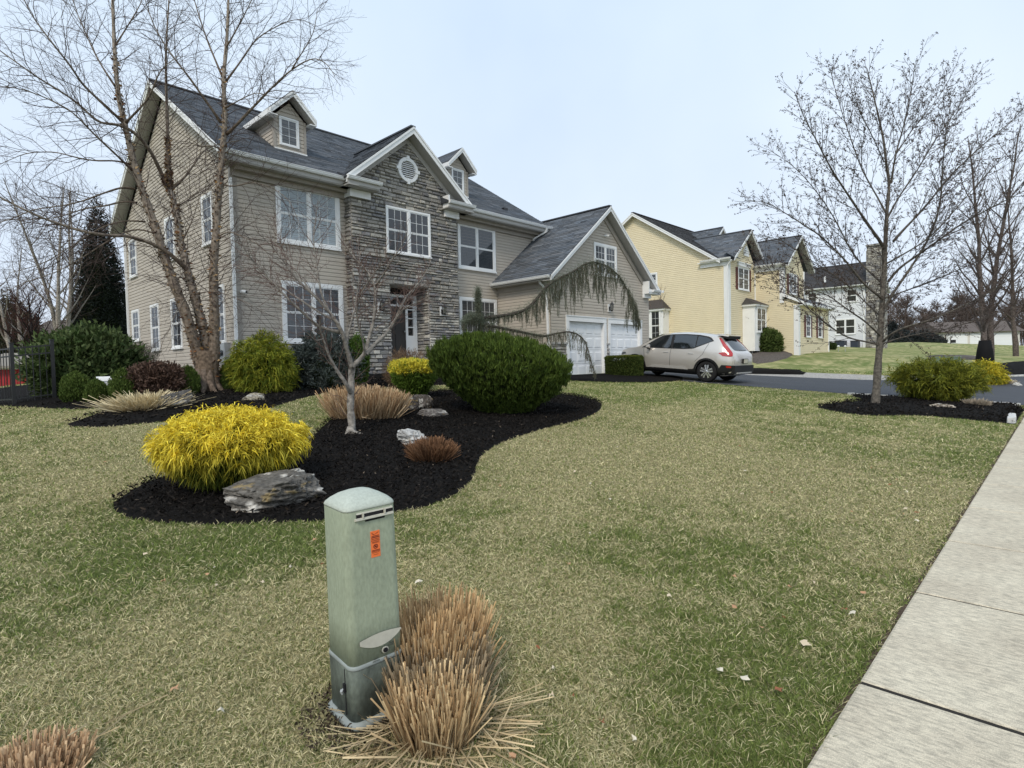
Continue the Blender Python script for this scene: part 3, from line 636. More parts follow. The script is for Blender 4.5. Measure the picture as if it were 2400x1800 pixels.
for a, b in ((12.1, 12.46), (12.56, 12.92)):
    for c, d in ((2.1, 2.8), (2.95, 3.65)): mb.box((a, 17.855, c), (b, 17.872, d))
dr = mb.build('front_door', M['door'], hs); mb = MB(); mb.lathe((12.95, 17.84, 2.9), [(.01, 0), (.03, -.02), (.03, -.05), (.008, -.06)], 10, 'y'); mb.build('handle', M['gray_metal'], dr)
M['glass_lamp'] = glass_mat('lamp_glass', (.2, .19, .17), .5)
def lantern(parent, p, N, back=True):
    """black carriage lamp: back plate, arm, cage, cap"""
    p = np.array(p, float); N = np.array(N, float); mb = MB()
    U = np.cross(EZ, N)
    bpm = MB(); bpm.obox(p, U, EZ, N, -.09, .09, -.17, .17, .0, .04); o = bpm.build('wall_lamp', M['white'], parent)
    mb.obox(p, U, EZ, N, -.05, .05, -.12, .06, .04, .06); c = p+N*.17
    mb.tube([p+N*.05-EZ*.05, p+N*.12-EZ*.14, c-EZ*.12], .012, 6); mb.lathe(c, [(.03, -.15), (.06, -.11), (.062, -.10)], 6); mb.lathe(c, [(.10, .14), (.085, .16), (.03, .23), (.012, .28)], 6)
    for k in range(6):
        a = math.pi*2*k/6; mb.bar(c+np.array([math.cos(a)*.058, math.sin(a)*.058, -.10]), c+np.array([math.cos(a)*.088, math.sin(a)*.088, .15]), .009, .009)
    mb.build('cage', M['metal_black'], o); g_ = MB(); g_.lathe(c, [(.05, -.10), (.075, .13)], 6); g_.build('shade', M['glass_lamp'], o)
lantern(hs, (11.40, 17.10, 3.66), -EY); lantern(hs, (14.14, 17.10, 3.66), -EY)
# windows of the main house
F0 = -EY; yf = 17.485
window(hs, (8.03, yf, 5.50), EX, F0, 2.16, 1.86, 2, 3, 2, .13, blind='blind', pane='pane_clear'); window(hs, (8.11, yf, 2.42), EX, F0, 2.1, 1.92, 2, 3, 2, .13, blind='blind_dark')
window(hs, (15.36, yf, 5.47), EX, F0, 2.1, 1.84, 2, 3, 2, .12, blind='blind_dark', pane='pane', grid=False); window(hs, (15.36, yf, 2.42), EX, F0, 2.1, 1.92, 2, 3, 2, .12, blind='blind_dark')
window(hs, (11.76, 17.12, 5.6), EX, F0, 1.94, 1.62, 2, 3, 2, .07, blind='dark', pane='pane')
for y0, y1, z0, z1 in ((18.25, 19.1, 2.42, 4.2), (22.2, 23.3, 2.42, 4.2), (24.75, 25.8, 2.42, 4.2), (27.4, 28.45, 2.9, 4.2), (18.95, 19.85, 5.55, 7.1), (22.6, 23.6, 5.55, 7.1), (27.4, 28.45, 5.55, 7.1)):
    window(hs, (6.745, y1, z0), -EY, -EX, y1-y0, z1-z0, 1, 2, 2, .09, blind='blind_dark', pane='pane')
# dormers
for cxd, hw in ((9.03, .51), (16.30, .51)):
    d = MB(); yd = 18.42; zb = EAV+(yd-16.92)*.6395; ze = 9.78; ybk = 16.92+(ze-EAV)/.6395
    clad(d, (cxd-hw, yd, 0), EX, EZ, -EY, [(0, zb-.02), (2*hw, zb-.02), (2*hw, ze), (hw, 10.28), (0, ze)], SID, LIP)
    # side cheeks: triangles down to the roof slope
    for s in (-1, 1):
        Uv = EY if s == 1 else -EY; xo = cxd+s*hw; O = (xo, yd if s == 1 else ybk, 0); z = zb
        while z < ze:
            z2 = min(z+SID, ze); ya = 16.92+(z-EAV)/.6395; yb = 16.92+(z2-EAV)/.6395
            d.face([(xo+s*LIP, yd, z), (xo+s*LIP, ya, z), (xo, yb, z2), (xo, yd, z2)]); d.face([(xo, yd, z), (xo, ya, z), (xo+s*LIP, ya, z), (xo+s*LIP, yd, z)]); z = z2
    dm = d.build('dormer', M['siding'], hs, fix=False)
    mb = MB()
    for s in (-1, 1): mb.box((cxd+s*hw-.045, yd-.03, zb), (cxd+s*hw+.045, yd, ze)); mb.box((cxd+s*hw-(.02 if s < 0 else 0), yd, zb+.1), (cxd+s*hw+(.02 if s > 0 else 0)+(.003), yd+.12, ze))
    mb.build('corner_board', M['taupe_trim'], dm)
    mb = MB(); mb.box((cxd-hw-.03, yd-.035, zb-.03), (cxd+hw+.06, yd-.012, zb+.03)); mb.build('flashing', M['white'], dm)
    r0, r1 = 18.10, 21.4; ov = .27; zr = 10.60; zev = 9.84
    rb = MB(); run = hw+ov; Ls = math.hypot(run, zr-zev)
    for s in (1, -1):
        xe = cxd-s*run; V = (EX*s*run+EZ*(zr-zev))/Ls; O = EY*r0+EX*xe+EZ*zev; N = np.cross(EY, V); N = N*(1 if N[2] > 0 else -1)
        yv = 16.92+(zev-EAV)/.6395; yr = 16.92+(zr-EAV)/.6395
        clad(rb, O, EY, V, N, [(0, 0), (yv-r0, 0), (yr-r0, Ls), (0, Ls)], .145, .012, .28, DARKROOF)
        rb.face([O-EZ*.02, O+EY*(yv-r0)-EZ*.02, O+EY*(yr-r0)+V*Ls-EZ*.02, O+V*Ls-EZ*.02], (.05, .05, .05))
    rb.build('roof', M['roof'], dm, fix=False)
    fb = MB()
    for s in (1, -1):
        P0 = np.array([cxd-s*run, r0, zev]); P1 = np.array([cxd, r0, zr])
        fb.prism([P0-EZ*.01, P1-EZ*.01, P1-EZ*.09, P0-EZ*.09][::s], (0, -.045, 0)); fb.prism([P0-EZ*.09, P1-EZ*.09, P1-EZ*.2, P0-EZ*.2][::s], (0, -.025, 0))
        yv = 16.92+(zev-EAV)/.6395; fb.box((cxd-s*run-.02, r0, zev-.17), (cxd-s*run+.02, yv, zev-.01)); fb.box((cxd-s*run+(0 if s > 0 else -.24), r0-.02, zev-.2), (cxd-s*run+(.24 if s > 0 else 0), r0+.28, zev-.17))
    fb.build('rake_board', M['white'], dm)
    sf = MB()
    for s in (1, -1): 
        P0 = np.array([cxd-s*run, r0, zev-.19]); P1 = np.array([cxd, r0, zr-.19]); sf.face([P0, P1, P1+EY*.34, P0+EY*.34]); sf.face([(cxd-s*run, r0, zev-.165), (cxd-s*hw, r0, zev-.165), (cxd-s*hw, 20, zev-.165), (cxd-s*run, 20, zev-.165)])
    sf.build('soffit', M['soffit'], dm, fix=False)
    window(dm, (cxd-.37, yd-.012, 8.86), EX, F0, .66, .92, 1, 2, 3, .055, double=False, pane='pane', blind='blind_dark', sill=False)
# garage wing
GX0, GX1, GY = 17.6, 25.03, 14.62; GE, GR = 4.98, 8.32; gcx = 21.30
wall(hs, (GX0, GY, 0), EX, -EY, [(0, 3.30), (7.43, 3.30), (7.43, 5.1), (3.70, 8.02), (0, 5.1)])
wall(hs, (GX0, GY, 0), EX, -EY, [(0, 2.42), (.95, 2.42), (.95, 3.30), (0, 3.30)]); wall(hs, (24.4, GY, 0), EX, -EY, [(0, 1.2), (.63, 1.2), (.63, 3.30), (0, 3.30)]); wall(hs, (21.38, GY, 0), EX, -EY, [(0, 2.42), (.16, 2.42), (.16, 3.30), (0, 3.30)])
wall(hs, (GX0, 17.5, 0), -EY, -EX, [(0, 1.4), (2.88, 1.4), (2.88, 4.9), (0, 4.9)]); wall(hs, (GX1, GY, 0), EY, EX, [(0, 1.2), (9.4, 1.2), (9.4, 4.9), (0, 4.9)])
mb = MB(); mb.box((GX0+.03, GY+.25, .8), (18.5, 17.4, 1.42)); mb.build('foundation', M['foundation'], hs)
gs = MB(); stone_wall(gs, (GX0, GY, 0), EX, EZ, -EY, [(0, .95), (.95, .95), (.95, 2.36), (0, 2.36)]); gs.build('stone_facing', M['stone'], hs); gs = MB(); stone_wall(gs, (21.36, GY-.01, 0), EX, EZ, -EY, [(0, .95), (.22, .95), (.22, 2.36), (0, 2.36)])
gs.build('stone_facing', M['stone'], hs); gs = MB(); stone_wall(gs, (GX0, GY+.22, 0), -EY, EZ, -EX, [(0, .95), (.22, .95), (.22, 2.36), (0, 2.36)]); gs.build('stone_facing', M['stone'], hs)
mb = MB(); mb.box((GX0-.04, GY-.07, 2.36), (18.57, GY, 2.43)); mb.box((21.34, GY-.07, 2.36), (21.6, GY, 2.43)); mb.build('stone_cap', M['soffit'], hs)
gable_roof(hs, 17.17, 25.45, 14.22, 24.2, GE, GR, 'y', DARKROOF, .145, rake=(True, False), overh=.42, fascia=.2)
gutter(hs, (17.20, 14.28, 4.99), (17.20, 17.5, 4.99), -EX); gutter(hs, (25.42, 14.05, 4.99), (25.42, 24, 4.99), EX)
mb = MB(); mb.box((17.2, 14.3, 4.82), (17.6, 17.5, 4.86)); mb.build('soffit', M['soffit'], hs); mb = MB(); mb.box((17.53, 14.7, 4.60), (17.585, 17.48, 4.82)); mb.build('frieze_board', M['taupe_trim'], hs)
mb = MB(); mb.box((24.45, 14.26, 4.80), (25.42, 14.60, 4.86)); mb.box((24.45, 14.24, 4.86), (24.50, 14.60, 5.38)); mb.box((24.45, 14.50, 4.62), (25.08, 14.60, 4.80)); mb.hexa([(24.5, 14.24, 4.86), (25.45, 14.24, 4.86), (25.45, 14.6, 4.86), (24.5, 14.6, 4.86), (24.5, 14.24, 4.95), (25.45, 14.24, 4.95), (25.2, 14.6, 5.15), (24.5, 14.6, 5.25)]); mb.build('eave_return', M['white'], hs)
gutter(hs, (24.75, 14.24, 5.0), (25.5, 14.24, 5.0), -EY)
mb = MB()
for s, xe in ((1, 17.75), (-1, 24.88)): mb.prism([(xe, 14.56, 5.12), (gcx, 14.56, 8.05), (gcx, 14.56, 7.8), (xe+.1*s, 14.56, 4.95)][::s], (0, .05, 0))
mb.build('frieze_board', M['taupe_trim'], hs)
M['garage_panel'] = mat('garage_door', (.80, .82, .84), .45, .02, 2)
for x0, x1 in ((18.73, 21.17), (21.70, 24.14)):
    mb = MB(); zt = 3.30
    mb.box((x0-.2, GY-.05, .95), (x0, GY+.12, zt)); mb.box((x1, GY-.05, .95), (x1+.2, GY+.12, zt)); mb.box((x0-.2, GY-.055, zt), (x1+.2, GY, zt+.2)); mb.box((x0-.22, GY-.075, zt+.2), (x1+.22, GY, zt+.24)); mb.build('garage_frame', M['white'], hs)
    gd = MB(); z0 = .98; nh = 4; hp = (zt-z0)/nh
    for j in range(nh):
        gd.box((x0, GY+.09, z0+hp*j+.006), (x1, GY+.13, z0+hp*(j+1)-.006))
        for i in range(4):
            a = x0+(x1-x0)*i/4+.07; b = x0+(x1-x0)*(i+1)/4-.07; c = z0+hp*j+.09; d_ = z0+hp*(j+1)-.09
            gd.hexa([(a, GY+.091, c), (b, GY+.091, c), (b, GY+.091, d_), (a, GY+.091, d_), (a+.03, GY+.075, c+.03), (b-.03, GY+.075, c+.03), (b-.03, GY+.075, d_-.03), (a+.03, GY+.075, d_-.03)])
    gd.box((x0, GY+.125, z0), (x1, GY+.14, zt)); gd.build('garage_door', M['garage_panel'], hs)
window(hs, (20.53, GY-.015, 5.36), EX, F0, 1.72, 1.38, 2, 3, 2, .11, blind='blind_dark'); lantern(hs, (21.60, GY-.02, 3.98), -EY)
def camera_fix(p, N):
    p = np.array(p, float); N = np.array(N, float); mb = MB(); d = nrm(N+np.array([.35, 0, -.15])); mb.lathe(p, [(.05, 0), (.05, -.03)] if abs(N[1]) > .5 else [(.05, 0), (.05, -.03)], 10, 'y')
    mb.tube([p, p+N*.07], .02, 6); mb.tube([p+N*.06, p+N*.06+d*.17], .048, 10); o = mb.build('security_camera', M['white'], hs); q = MB(); q.tube([p+N*.06+d*.168, p+N*.06+d*.176], .036, 10); q.build('lens', M['metal_black'], o)
camera_fix(PY(566, 684, 17.47), -EY); camera_fix(PY(1417, 553, GY-.02), -EY)
# meter box and hose bib on the side wall
mt = PX(534, 822, 6.72); mb = MB(); mb.box((6.56, mt[1]-.17, 1.86), (6.745, mt[1]+.2, 2.42)); mb.box((6.6, mt[1]-.08, 1.3), (6.7, mt[1]+.02, 1.86)); mb.box((6.62, mt[1]+.2, 1.92), (6.745, mt[1]+.75, 1.99)); o = mb.build('electric_meter', M['gray_metal'], hs)
mb = MB(); mb.lathe((6.56, mt[1]+.02, 2.12), [(.09, 0), (.09, -.05), (.07, -.1), (.01, -.11)], 14, 'x'); mb.build('meter_dial', M['pane'], o)
mb = MB(); mb.tube([(6.62, 17.30, 1.55), (6.62, 17.22, 1.33)], .05, 8); mb.build('drain_pipe', M['white'], hs)
mb = MB(); p = PX(1175, 510, 17.4)
mb.box((15.9+2.6, 17.9, 8.36), (15.9+2.85, 18.1, 8.50)); mb.build('roof_vent', M['metal_black'], hs)
# ================================================================== YELLOW HOUSE
yh = thing('yellow_house', 'two storey pale yellow sided house with red brown shutters and two front gables', 'house', (35.5, 15.15, 1.7))
YS, YL = .125, .02
wall(yh, (35.5, 28.4, 0), -EY, -EX, [(0.8, 1.3), (13.25, 1.3), (13.25, 7.75), (12.4, 7.9), (6.73, 11.68), (0.8, 7.8)], 'yellow', YS, YL)
wall(yh, (35.5, 15.15, 0), EX, -EY, [(0, 1.3), (4.24, 1.3), (4.24, 7.75), (2.4, 9.75), (0.6, 7.75), (0, 7.75)], 'yellow', YS, YL)
XB, YU, YLo = 39.74, 13.3, 12.4
wall(yh, (XB, 15.15, 0), -EY, -EX, [(0, 1.3), (2.75, 1.3), (2.75, 5.4), (0, 5.4)], 'yellow', YS, YL); wall(yh, (XB, 15.15, 0), -EY, -EX, [(0, 5.4), (1.85, 5.4), (1.85, 7.6), (0, 7.6)], 'yellow', YS, YL)
wall(yh, (XB, YU, 0), EX, -EY, [(0, 5.2), (4.0, 5.2), (4.0, 7.6), (2.1, 9.5), (0, 7.6)], 'yellow', YS, YL); wall(yh, (XB, YLo, 0), EX, -EY, [(0, 1.5), (6.5, 1.5), (6.5, 5.0), (0, 5.0)], 'yellow', YS, YL)
wall(yh, (46.24, YLo, 0), EY, EX, [(0, 1.5), (3.5, 1.5), (3.5, 5.4), (0, 4.95)], 'yellow', YS, YL); wall(yh, (44.2, 15.5, 0), EY, EX, [(0, 1.5), (12.2, 1.5), (12.2, 7.8), (6.2, 11.6), (0, 7.8)], 'yellow', .3, YL); wall(yh, (43.74, 13.3, 0), EY, EX, [(0, 5), (2.3, 5), (2.3, 7.6), (0, 7.6)], 'yellow', YS, YL)
gable_roof(yh, 35.15, 44.5, 15.5, 27.9, 7.8, 11.87, 'x', DARKROOF2, .16, rake=(True, True), fascia=.22, overh=.35)
gable_roof(yh, 35.53, 40.95, 14.75, 21, 7.88, 9.95, 'y', DARKROOF, .16, rake=(True, False), fascia=.2, overh=.4)
gable_roof(yh, 39.5, 44.9, 12.9, 20, 7.75, 9.85, 'y', DARKROOF, .16, rake=(True, False), fascia=.2, overh=.4)
mb = MB(); clad(mb, (35.3, 14.72, 7.85), EX, nrm(np.array([0, .9, .62])), nrm(np.array([0, -.62, .9])), [(0, 0), (1.3, 0), (1.3, .9), (0.2, .9)], .16, .012, .3, DARKROOF); mb.build('roof', M['roof'], yh, fix=False)
gutter(yh, (35.2, 14.85, 7.87), (35.2, 16.8, 7.87), -EX); gutter(yh, (39.45, 13.1, 7.76), (39.45, 15.1, 7.76), -EX)
mb = MB(); mb.box((35.2, 14.9, 7.70), (35.5, 17.0, 7.75)); mb.box((35.40, 15.2, 7.45), (35.47, 16.9, 7.7)); mb.box((39.45, 13.0, 7.6), (39.74, 15.1, 7.64)); mb.box((39.64, 13.4, 7.35), (39.71, 15.1, 7.6)); mb.each('frieze_board', M['white'], yh)
mb = MB()
for x, y, z0, z1, w_ in ((35.5, 15.15, 1.4, 7.7, .28), (39.74, 13.3, 5.2, 7.6, .24), (39.74, 12.4, 1.7, 5.0, .28)): mb.box((x-.05, y-.05, z0), (x+w_, y, z1)); mb.box((x-.05, y, z0), (x, y+w_*.9, z1))
mb.box((39.66, 15.06, 5), (39.76, 15.12, 7.7)); mb.box((43.64, 13.22, 5.2), (43.78, 13.30, 7.6)); mb.box((46.14, 12.33, 1.7), (46.28, 12.42, 5)); mb.each('corner_board', M['white'], yh)
downspout(yh, [(35.3, 14.85, 7.7), (35.38, 15.12, 7.4), (35.42, 15.3, 1.8)])
def shutters(parent, O, w_, h_, sw=.32):
    for x in (-sw-.02, w_+.02):
        mb = MB(); mb.box((O[0]+x, O[1]-.05, O[2]), (O[0]+x+sw, O[1]-.01, O[2]+h_)); n = 12
        for k in range(n): mb.box((O[0]+x+.04, O[1]-.065, O[2]+.05+(h_-.1)*k/n), (O[0]+x+sw-.04, O[1]-.051, O[2]+.05+(h_-.1)*(k+.6)/n))
        mb.build('shutter', M['shutter'], parent)
window(yh, (36.95, 15.13, 6.05), EX, F0, 1.75, 1.5, 2, 2, 2, .1, pane='pane', blind='blind_dark'); shutters(yh, (36.95, 15.15, 6.05), 1.75, 1.4)
mb = MB(); mb.box((36.85, 15.02, 7.55), (38.8, 15.14, 7.75)); mb.box((36.8, 14.98, 7.75), (38.85, 15.14, 7.80)); mb.build('window_head', M['white'], yh)
window(yh, (40.75, 13.28, 5.85), EX, F0, 1.55, 1.4, 2, 2, 2, .09, pane='pane', blind='blind_dark'); shutters(yh, (40.75, 13.3, 5.85), 1.55, 1.3)
for x in (41.2, 43.75): window(yh, (x, 12.38, 2.95), EX, F0, .95, 1.5, 1, 2, 2, .08, pane='pane_dark', blind='blind_dark'); shutters(yh, (x, 12.4, 2.95), .95, 1.45, .3)
# triangular louvre in the front gable
mb = MB(); mb.prism([(37.85, 15.06, 8.3), (38.65, 15.06, 8.3), (38.65, 15.06, 8.6), (38.25, 15.06, 9.0), (37.85, 15.06, 8.6)], (0, .08, 0)); mb.build('louvre_vent', M['white'], yh)
# bays: front bay with hipped cap, side bay on the gable wall
def bay(x0, x1, y0, y1, z0, z1, zr, face):
    mb = MB(); mb.box((x0, y0, z0), (x1, y1, z1)); b_ = mb.build('bay_window', M['white'], yh)
    e = .18; cx_, cy_ = (x0+x1)/2, (y0+y1)/2; m = MB()
    if face == 'y': T = [(x0+.6, y1, zr), (x1-.6, y1, zr)]; E_ = [(x0-e, y0-e, z1), (x1+e, y0-e, z1), (x1+e, y1, z1), (x0-e, y1, z1)]; m.face([E_[0], E_[1], T[1], T[0]], (.07, .06, .055)); m.face([E_[1], E_[2], T[1]], (.06, .055, .05)); m.face([E_[3], E_[0], T[0]], (.06, .055, .05)); m.face(E_[::-1], (.5, .5, .5))
    else: T = [(x1, y1-.5, zr), (x1, y0+.5, zr)]; E_ = [(x0-e, y1+e, z1), (x0-e, y0-e, z1), (x1, y0-e, z1), (x1, y1+e, z1)]; m.face([E_[0], E_[1], T[1], T[0]], (.07, .06, .055)); m.face([E_[1], E_[2], T[1]], (.06, .055, .05)); m.face([E_[3], E_[0], T[0]], (.06, .055, .05)); m.face(E_[::-1], (.5, .5, .5))
    m.build('roof', M['roof'], b_); f = MB(); f.box((x0-.13, y0-.13, z1-.12), (x1+(.13 if face == 'y' else 0), y1+(.13 if face == 'x' else 0), z1-.004)); f.build('cornice', M['white'], b_); return b_
b1 = bay(37.65, 39.72, 14.35, 15.13, 2.1, 5.1, 5.6, 'y'); window(b1, (37.9, 14.34, 3.3), EX, F0, 1.6, 1.65, 2, 2, 2, .1, pane='pane_dark', blind='blind_dark')
b2 = bay(34.7, 35.48, 19.2, 21.3, 1.5, 5.05, 5.75, 'x'); window(b2, (34.69, 20.15, 2.9), -EY, -EX, .8, 2.1, 1, 2, 2, .1, pane='pane_dark', blind='blind_dark')
window(yh, (35.48, 20.9, 6.5), -EY, -EX, .9, 1.1, 1, 2, 2, .1, pane='pane', blind='blind_dark')
# lean-to roof in front of the right gable
m = MB(); clad(m, (39.6, 12.0, 5.12), EX, nrm(np.array([0, 1.3, .62])), nrm(np.array([0, -.62, 1.3])), [(0, 0), (6.9, 0), (6.3, 1.42), (0, 1.42)], .16, .012, .3, DARKROOF); m.build('roof', M['roof'], yh, fix=False)
m = MB(); m.box((39.55, 11.98, 4.98), (46.55, 12.05, 5.12)); m.box((39.55, 12.05, 4.95), (46.5, 12.4, 4.99)); m.hexa([(39.56, 11.98, 5.0), (39.62, 11.98, 5.0), (39.62, 13.3, 5.62), (39.56, 13.3, 5.62), (39.56, 11.98, 5.16), (39.62, 11.98, 5.16), (39.62, 13.3, 5.8), (39.56, 13.3, 5.8)]); m.build('fascia', M['white'], yh)
m = MB(); m.box((35.52, 15.17, 1.1), (44.2, 27.5, 1.45)); m.box((39.76, 12.42, 1.3), (46.2, 15.1, 1.6)); m.build('foundation', M['foundation'], yh)
gable_roof(yh, 40.6, 43.2, 18.2, 22, 10.2, 11.3, 'y', DARKROOF, .16, rake=(True, False), fascia=.18, overh=.2)
wall(yh, (40.8, 18.4, 0), EX, -EY, [(0, 9.5), (2.2, 9.5), (2.2, 10.2), (1.1, 11.1), (0, 10.2)], 'yellow', YS, YL)
# ================================================================== WHITE HOUSE
wh = thing('white_house', 'white two storey house with a dark roof and a tall grey stone chimney', 'house', (61.8, 13.5, 2.3))
wall(wh, (61.8, 27, 0), -EY, -EX, [(0, 2.0), (13.6, 2.0), (13.6, 8.2), (0, 8.2)], 'white_siding', .16, .02)
wall(wh, (61.8, 13.4, 0), EX, -EY, [(0, 2.0), (9, 2.0), (9, 8.2), (4.5, 10.4), (0, 8.2)], 'white_siding', .16, .02)
gable_roof(wh, 61.4, 70.8, 13.1, 27.4, 8.25, 10.9, 'y', DARKROOF2, .18, rake=(True, True), fascia=.2)
gutter(wh, (61.42, 13.2, 8.27), (61.42, 27, 8.27), -EX)
c = MB(); stone_wall(c, (61.75, 13.35, 0), -EY, EZ, -EX, [(0, 2.0), (1.5, 2.0), (1.5, 5.5), (1.25, 6.2), (1.25, 11.7), (0.2, 11.7), (0, 11.3)], course=.2); stone_wall(c, (61.75, 12.0, 0), EX, EZ, -EY, [(0, 2.0), (1.6, 2.0), (1.6, 11.7), (0, 11.7)], course=.2)
ch = c.build('chimney', M['stone'], wh); mb = MB(); mb.box((61.77, 12.12, 2), (63.3, 13.3, 11.7)); mb.build('chimney_core', M['mortar'], ch); mb = MB(); mb.box((61.6, 11.95, 11.7), (63.5, 13.35, 11.85)); mb.build('chimney_cap', M['rockcap'] if 'rockcap' in M else M['foundation'], ch)
for y, z, w_, h_, u in ((15.0, 6.72, .95, 1.25, 1), (15.95, 3.70, 1.75, 1.5, 2), (18.4, 7.0, .9, 1.0, 1), (18.6, 3.7, .6, 1.4, 1)): window(wh, (61.78, y, z), -EY, -EX, w_, h_, u, 1, 1, .09, pane='pane_dark', blind='blind_dark')
mb = MB(); mb.box((61.7, 13.45, 1.9), (61.78, 13.6, 8.1)); mb.build('corner_board', M['white'], wh)
mb = MB(); mb.box((62.3, 16.9, 8.9), (62.42, 17.05, 9.45)); mb.build('vent_pipe', M['white'], wh)
mb = MB(); mb.box((61.85, 13.5, 1.6), (70, 27, 2.2)); mb.build('foundation', M['foundation'], wh)
# ================================================================== FAR GARAGE, LEFT OUTBUILDINGS
fg = thing('white_garage', 'distant low building with three white garage doors beyond the lawns', 'garage', (130, 10, 3))
d0 = PD(2216, 813, 104); d1 = PD(2382, 813, 104); zb = (d0[2]+d1[2])/2-.1; U = nrm(np.array([d1[0]-d0[0], d1[1]-d0[1], 0])); wd = np.linalg.norm((d1-d0)[:2]); Nn = np.array([U[1], -U[0], 0])*1.0
if Nn@(-d0) < 0: Nn = -Nn
fg.location = (float(d0[0]), float(d0[1]), float(zb)); mb = MB(); O = np.array([d0[0], d0[1], zb]); M['beige'] = mat('beige_siding', (.62, .60, .56), .7, .05)
mb.obox(O, U, EZ, Nn, -.4, wd+.6, -1, 2.9, -7, 0); mb.build('wall', M['beige'], fg)
for k in range(3):
    a = .3+k*(wd-.3)/3; b = a+(wd-.3)/3-.7; m = MB(); m.obox(O, U, EZ, Nn, a, b, 0, 2.35, .02, .06)
    for j in range(4): m.obox(O, U, EZ, Nn, a+.1, b-.1, j*.58+.08, j*.58+.5, .06, .08)
    m.build('garage_door', M['garage_panel'], fg); m = MB(); m.obox(O, U, EZ, Nn, a-.15, a, 0, 2.5, .02, .09); m.obox(O, U, EZ, Nn, b, b+.15, 0, 2.5, .02, .09); m.obox(O, U, EZ, Nn, a, b, 2.35, 2.5, .02, .09); m.build('garage_frame', M['white'], fg)
mb = MB(); P = lambda u, v, n_: O+U*u+EZ*v+Nn*n_
mb.prism([P(-1, 2.8, .6), P(-1, 4.9, -3.5), P(-1, 2.8, -7.6)], U*(wd+2.2), (.12, .10, .09)); mb.build('roof', M['roof'], fg)
def outbuilding(name, label, cat, px0, px1, pyb, pyw, pyr, depth, deep, wallm, rc, door=None):
    a = PD(px0, pyb, depth); b = PD(px1, pyb, depth); z0 = a[2]; top = PD((px0+px1)/2, pyw, depth)[2]; rz = PD((px0+px1)/2, pyr, depth+deep/2)[2]
    U = nrm(np.array([b[0]-a[0], b[1]-a[1], 0])); wd = np.linalg.norm((b-a)[:2]); N_ = np.array([U[1], -U[0], 0]); N_ = N_ if N_@(-a) > 0 else -N_
    t = thing(name, label, cat, (a[0], a[1], z0)); O = np.array([a[0], a[1], z0]); h = top-z0
    mb = MB(); mb.obox(O, U, EZ, N_, 0, wd, -.6, h, -deep, 0); n = int(wd/.25)
    for k in range(n): mb.obox(O, U, EZ, N_, k*wd/n+.02, (k+1)*wd/n-.02, 0, h, .0, .02)
    mb.build('wall', M[wallm], t)
    m = MB(); m.obox(O, U, EZ, N_, -.06, .12, 0, h, .02, .05); m.obox(O, U, EZ, N_, wd-.12, wd+.06, 0, h, .02, .05); m.obox(O, U, EZ, N_, -.1, wd+.1, h-.15, h, .05, .09); m.build('corner_board', M['white'], t)
    m = MB(); q = lambda u, v, n_: O+U*u+EZ*v+N_*n_; hr = rz-z0
    m.prism([q(-.3, h, .35), q(-.3, hr, -deep/2), q(-.3, h, -deep-.3), q(-.3, h-.1, -deep-.3), q(-.3, h-.1, .35)], U*(wd+.6), rc); m.build('roof', M['roof'], t); return t
outbuilding('garden_shed', 'small red board shed with white trim behind the black fence', 'shed', -60, 84, 938, 858, 828, 26, 4, 'red', (.24, .22, .19))
outbuilding('far_house', 'brown roofed house far behind the shed and bare trees', 'house', 20, 190, 905, 808, 752, 60, 12, 'beige', (.10, .085, .075))
# ------------------------------------------------------------------ vegetation helpers
def frame_at(p):
    v = nrm(np.array([p[0], p[1], 0.])); return np.array([v[1], -v[0], 0.]), v    # right and away, horizontal
def place(x0, x1, yt, yb, deep=1., sink=0.):
    g_, t = G((x0+x1)/2, yb); rt, fw = frame_at(g_); r = (x1-x0)/2*t/FPX; c = g_+fw*r*deep*.75; t2 = t+r*deep*.75*float(fw@FV)
    r = (x1-x0)/2*t2/FPX; c[2] = H(c[0], c[1]); top = PD((x0+x1)/2, yt, t2)[2]; return c, r, r*deep, top-c[2], rt, fw
def rev_points(n, prof, rx, ry, h, rt, fw, c, lump=.12, ls=3., depth=(.82, 1.), tilt=0., seed=0):
    ts = np.array([p[0] for p in prof]); rs = np.array([p[1] for p in prof]); tt = np.linspace(0, 1, 400); rr = np.interp(tt, ts, rs)
    ds = np.sqrt(np.gradient(rr*max(rx, ry), tt)**2+h**2); cdf = np.cumsum((rr+.03)*ds); cdf /= cdf[-1]
    t = np.interp(rng.uniform(size=n), cdf, tt); a = rng.uniform(0, 2*np.pi, n); r0 = np.interp(t, ts, rs)
    dr = (np.interp(t+.01, ts, rs)-np.interp(t-.01, ts, rs))/.02
    lm = 1+lump*2*(fbm(a*ls/1.5+np.cos(a)*2, t*ls*1.2+np.sin(a)*2, 3, seed)-.5); k = rng.uniform(depth[0], depth[1], n)*lm
    lx = np.cos(a)*r0*k*rx; ly = np.sin(a)*r0*k*ry; lz = h*(t*(.5+.5*k)+.0)+tilt*lx
    P = c+rt*lx[:, None]+fw*ly[:, None]+EZ*lz[:, None]
    N = nrm(rt*(np.cos(a)/rx)[:, None]+fw*(np.sin(a)/ry)[:, None]+EZ*(-dr/h)[:, None]); return P, N, t, k, a
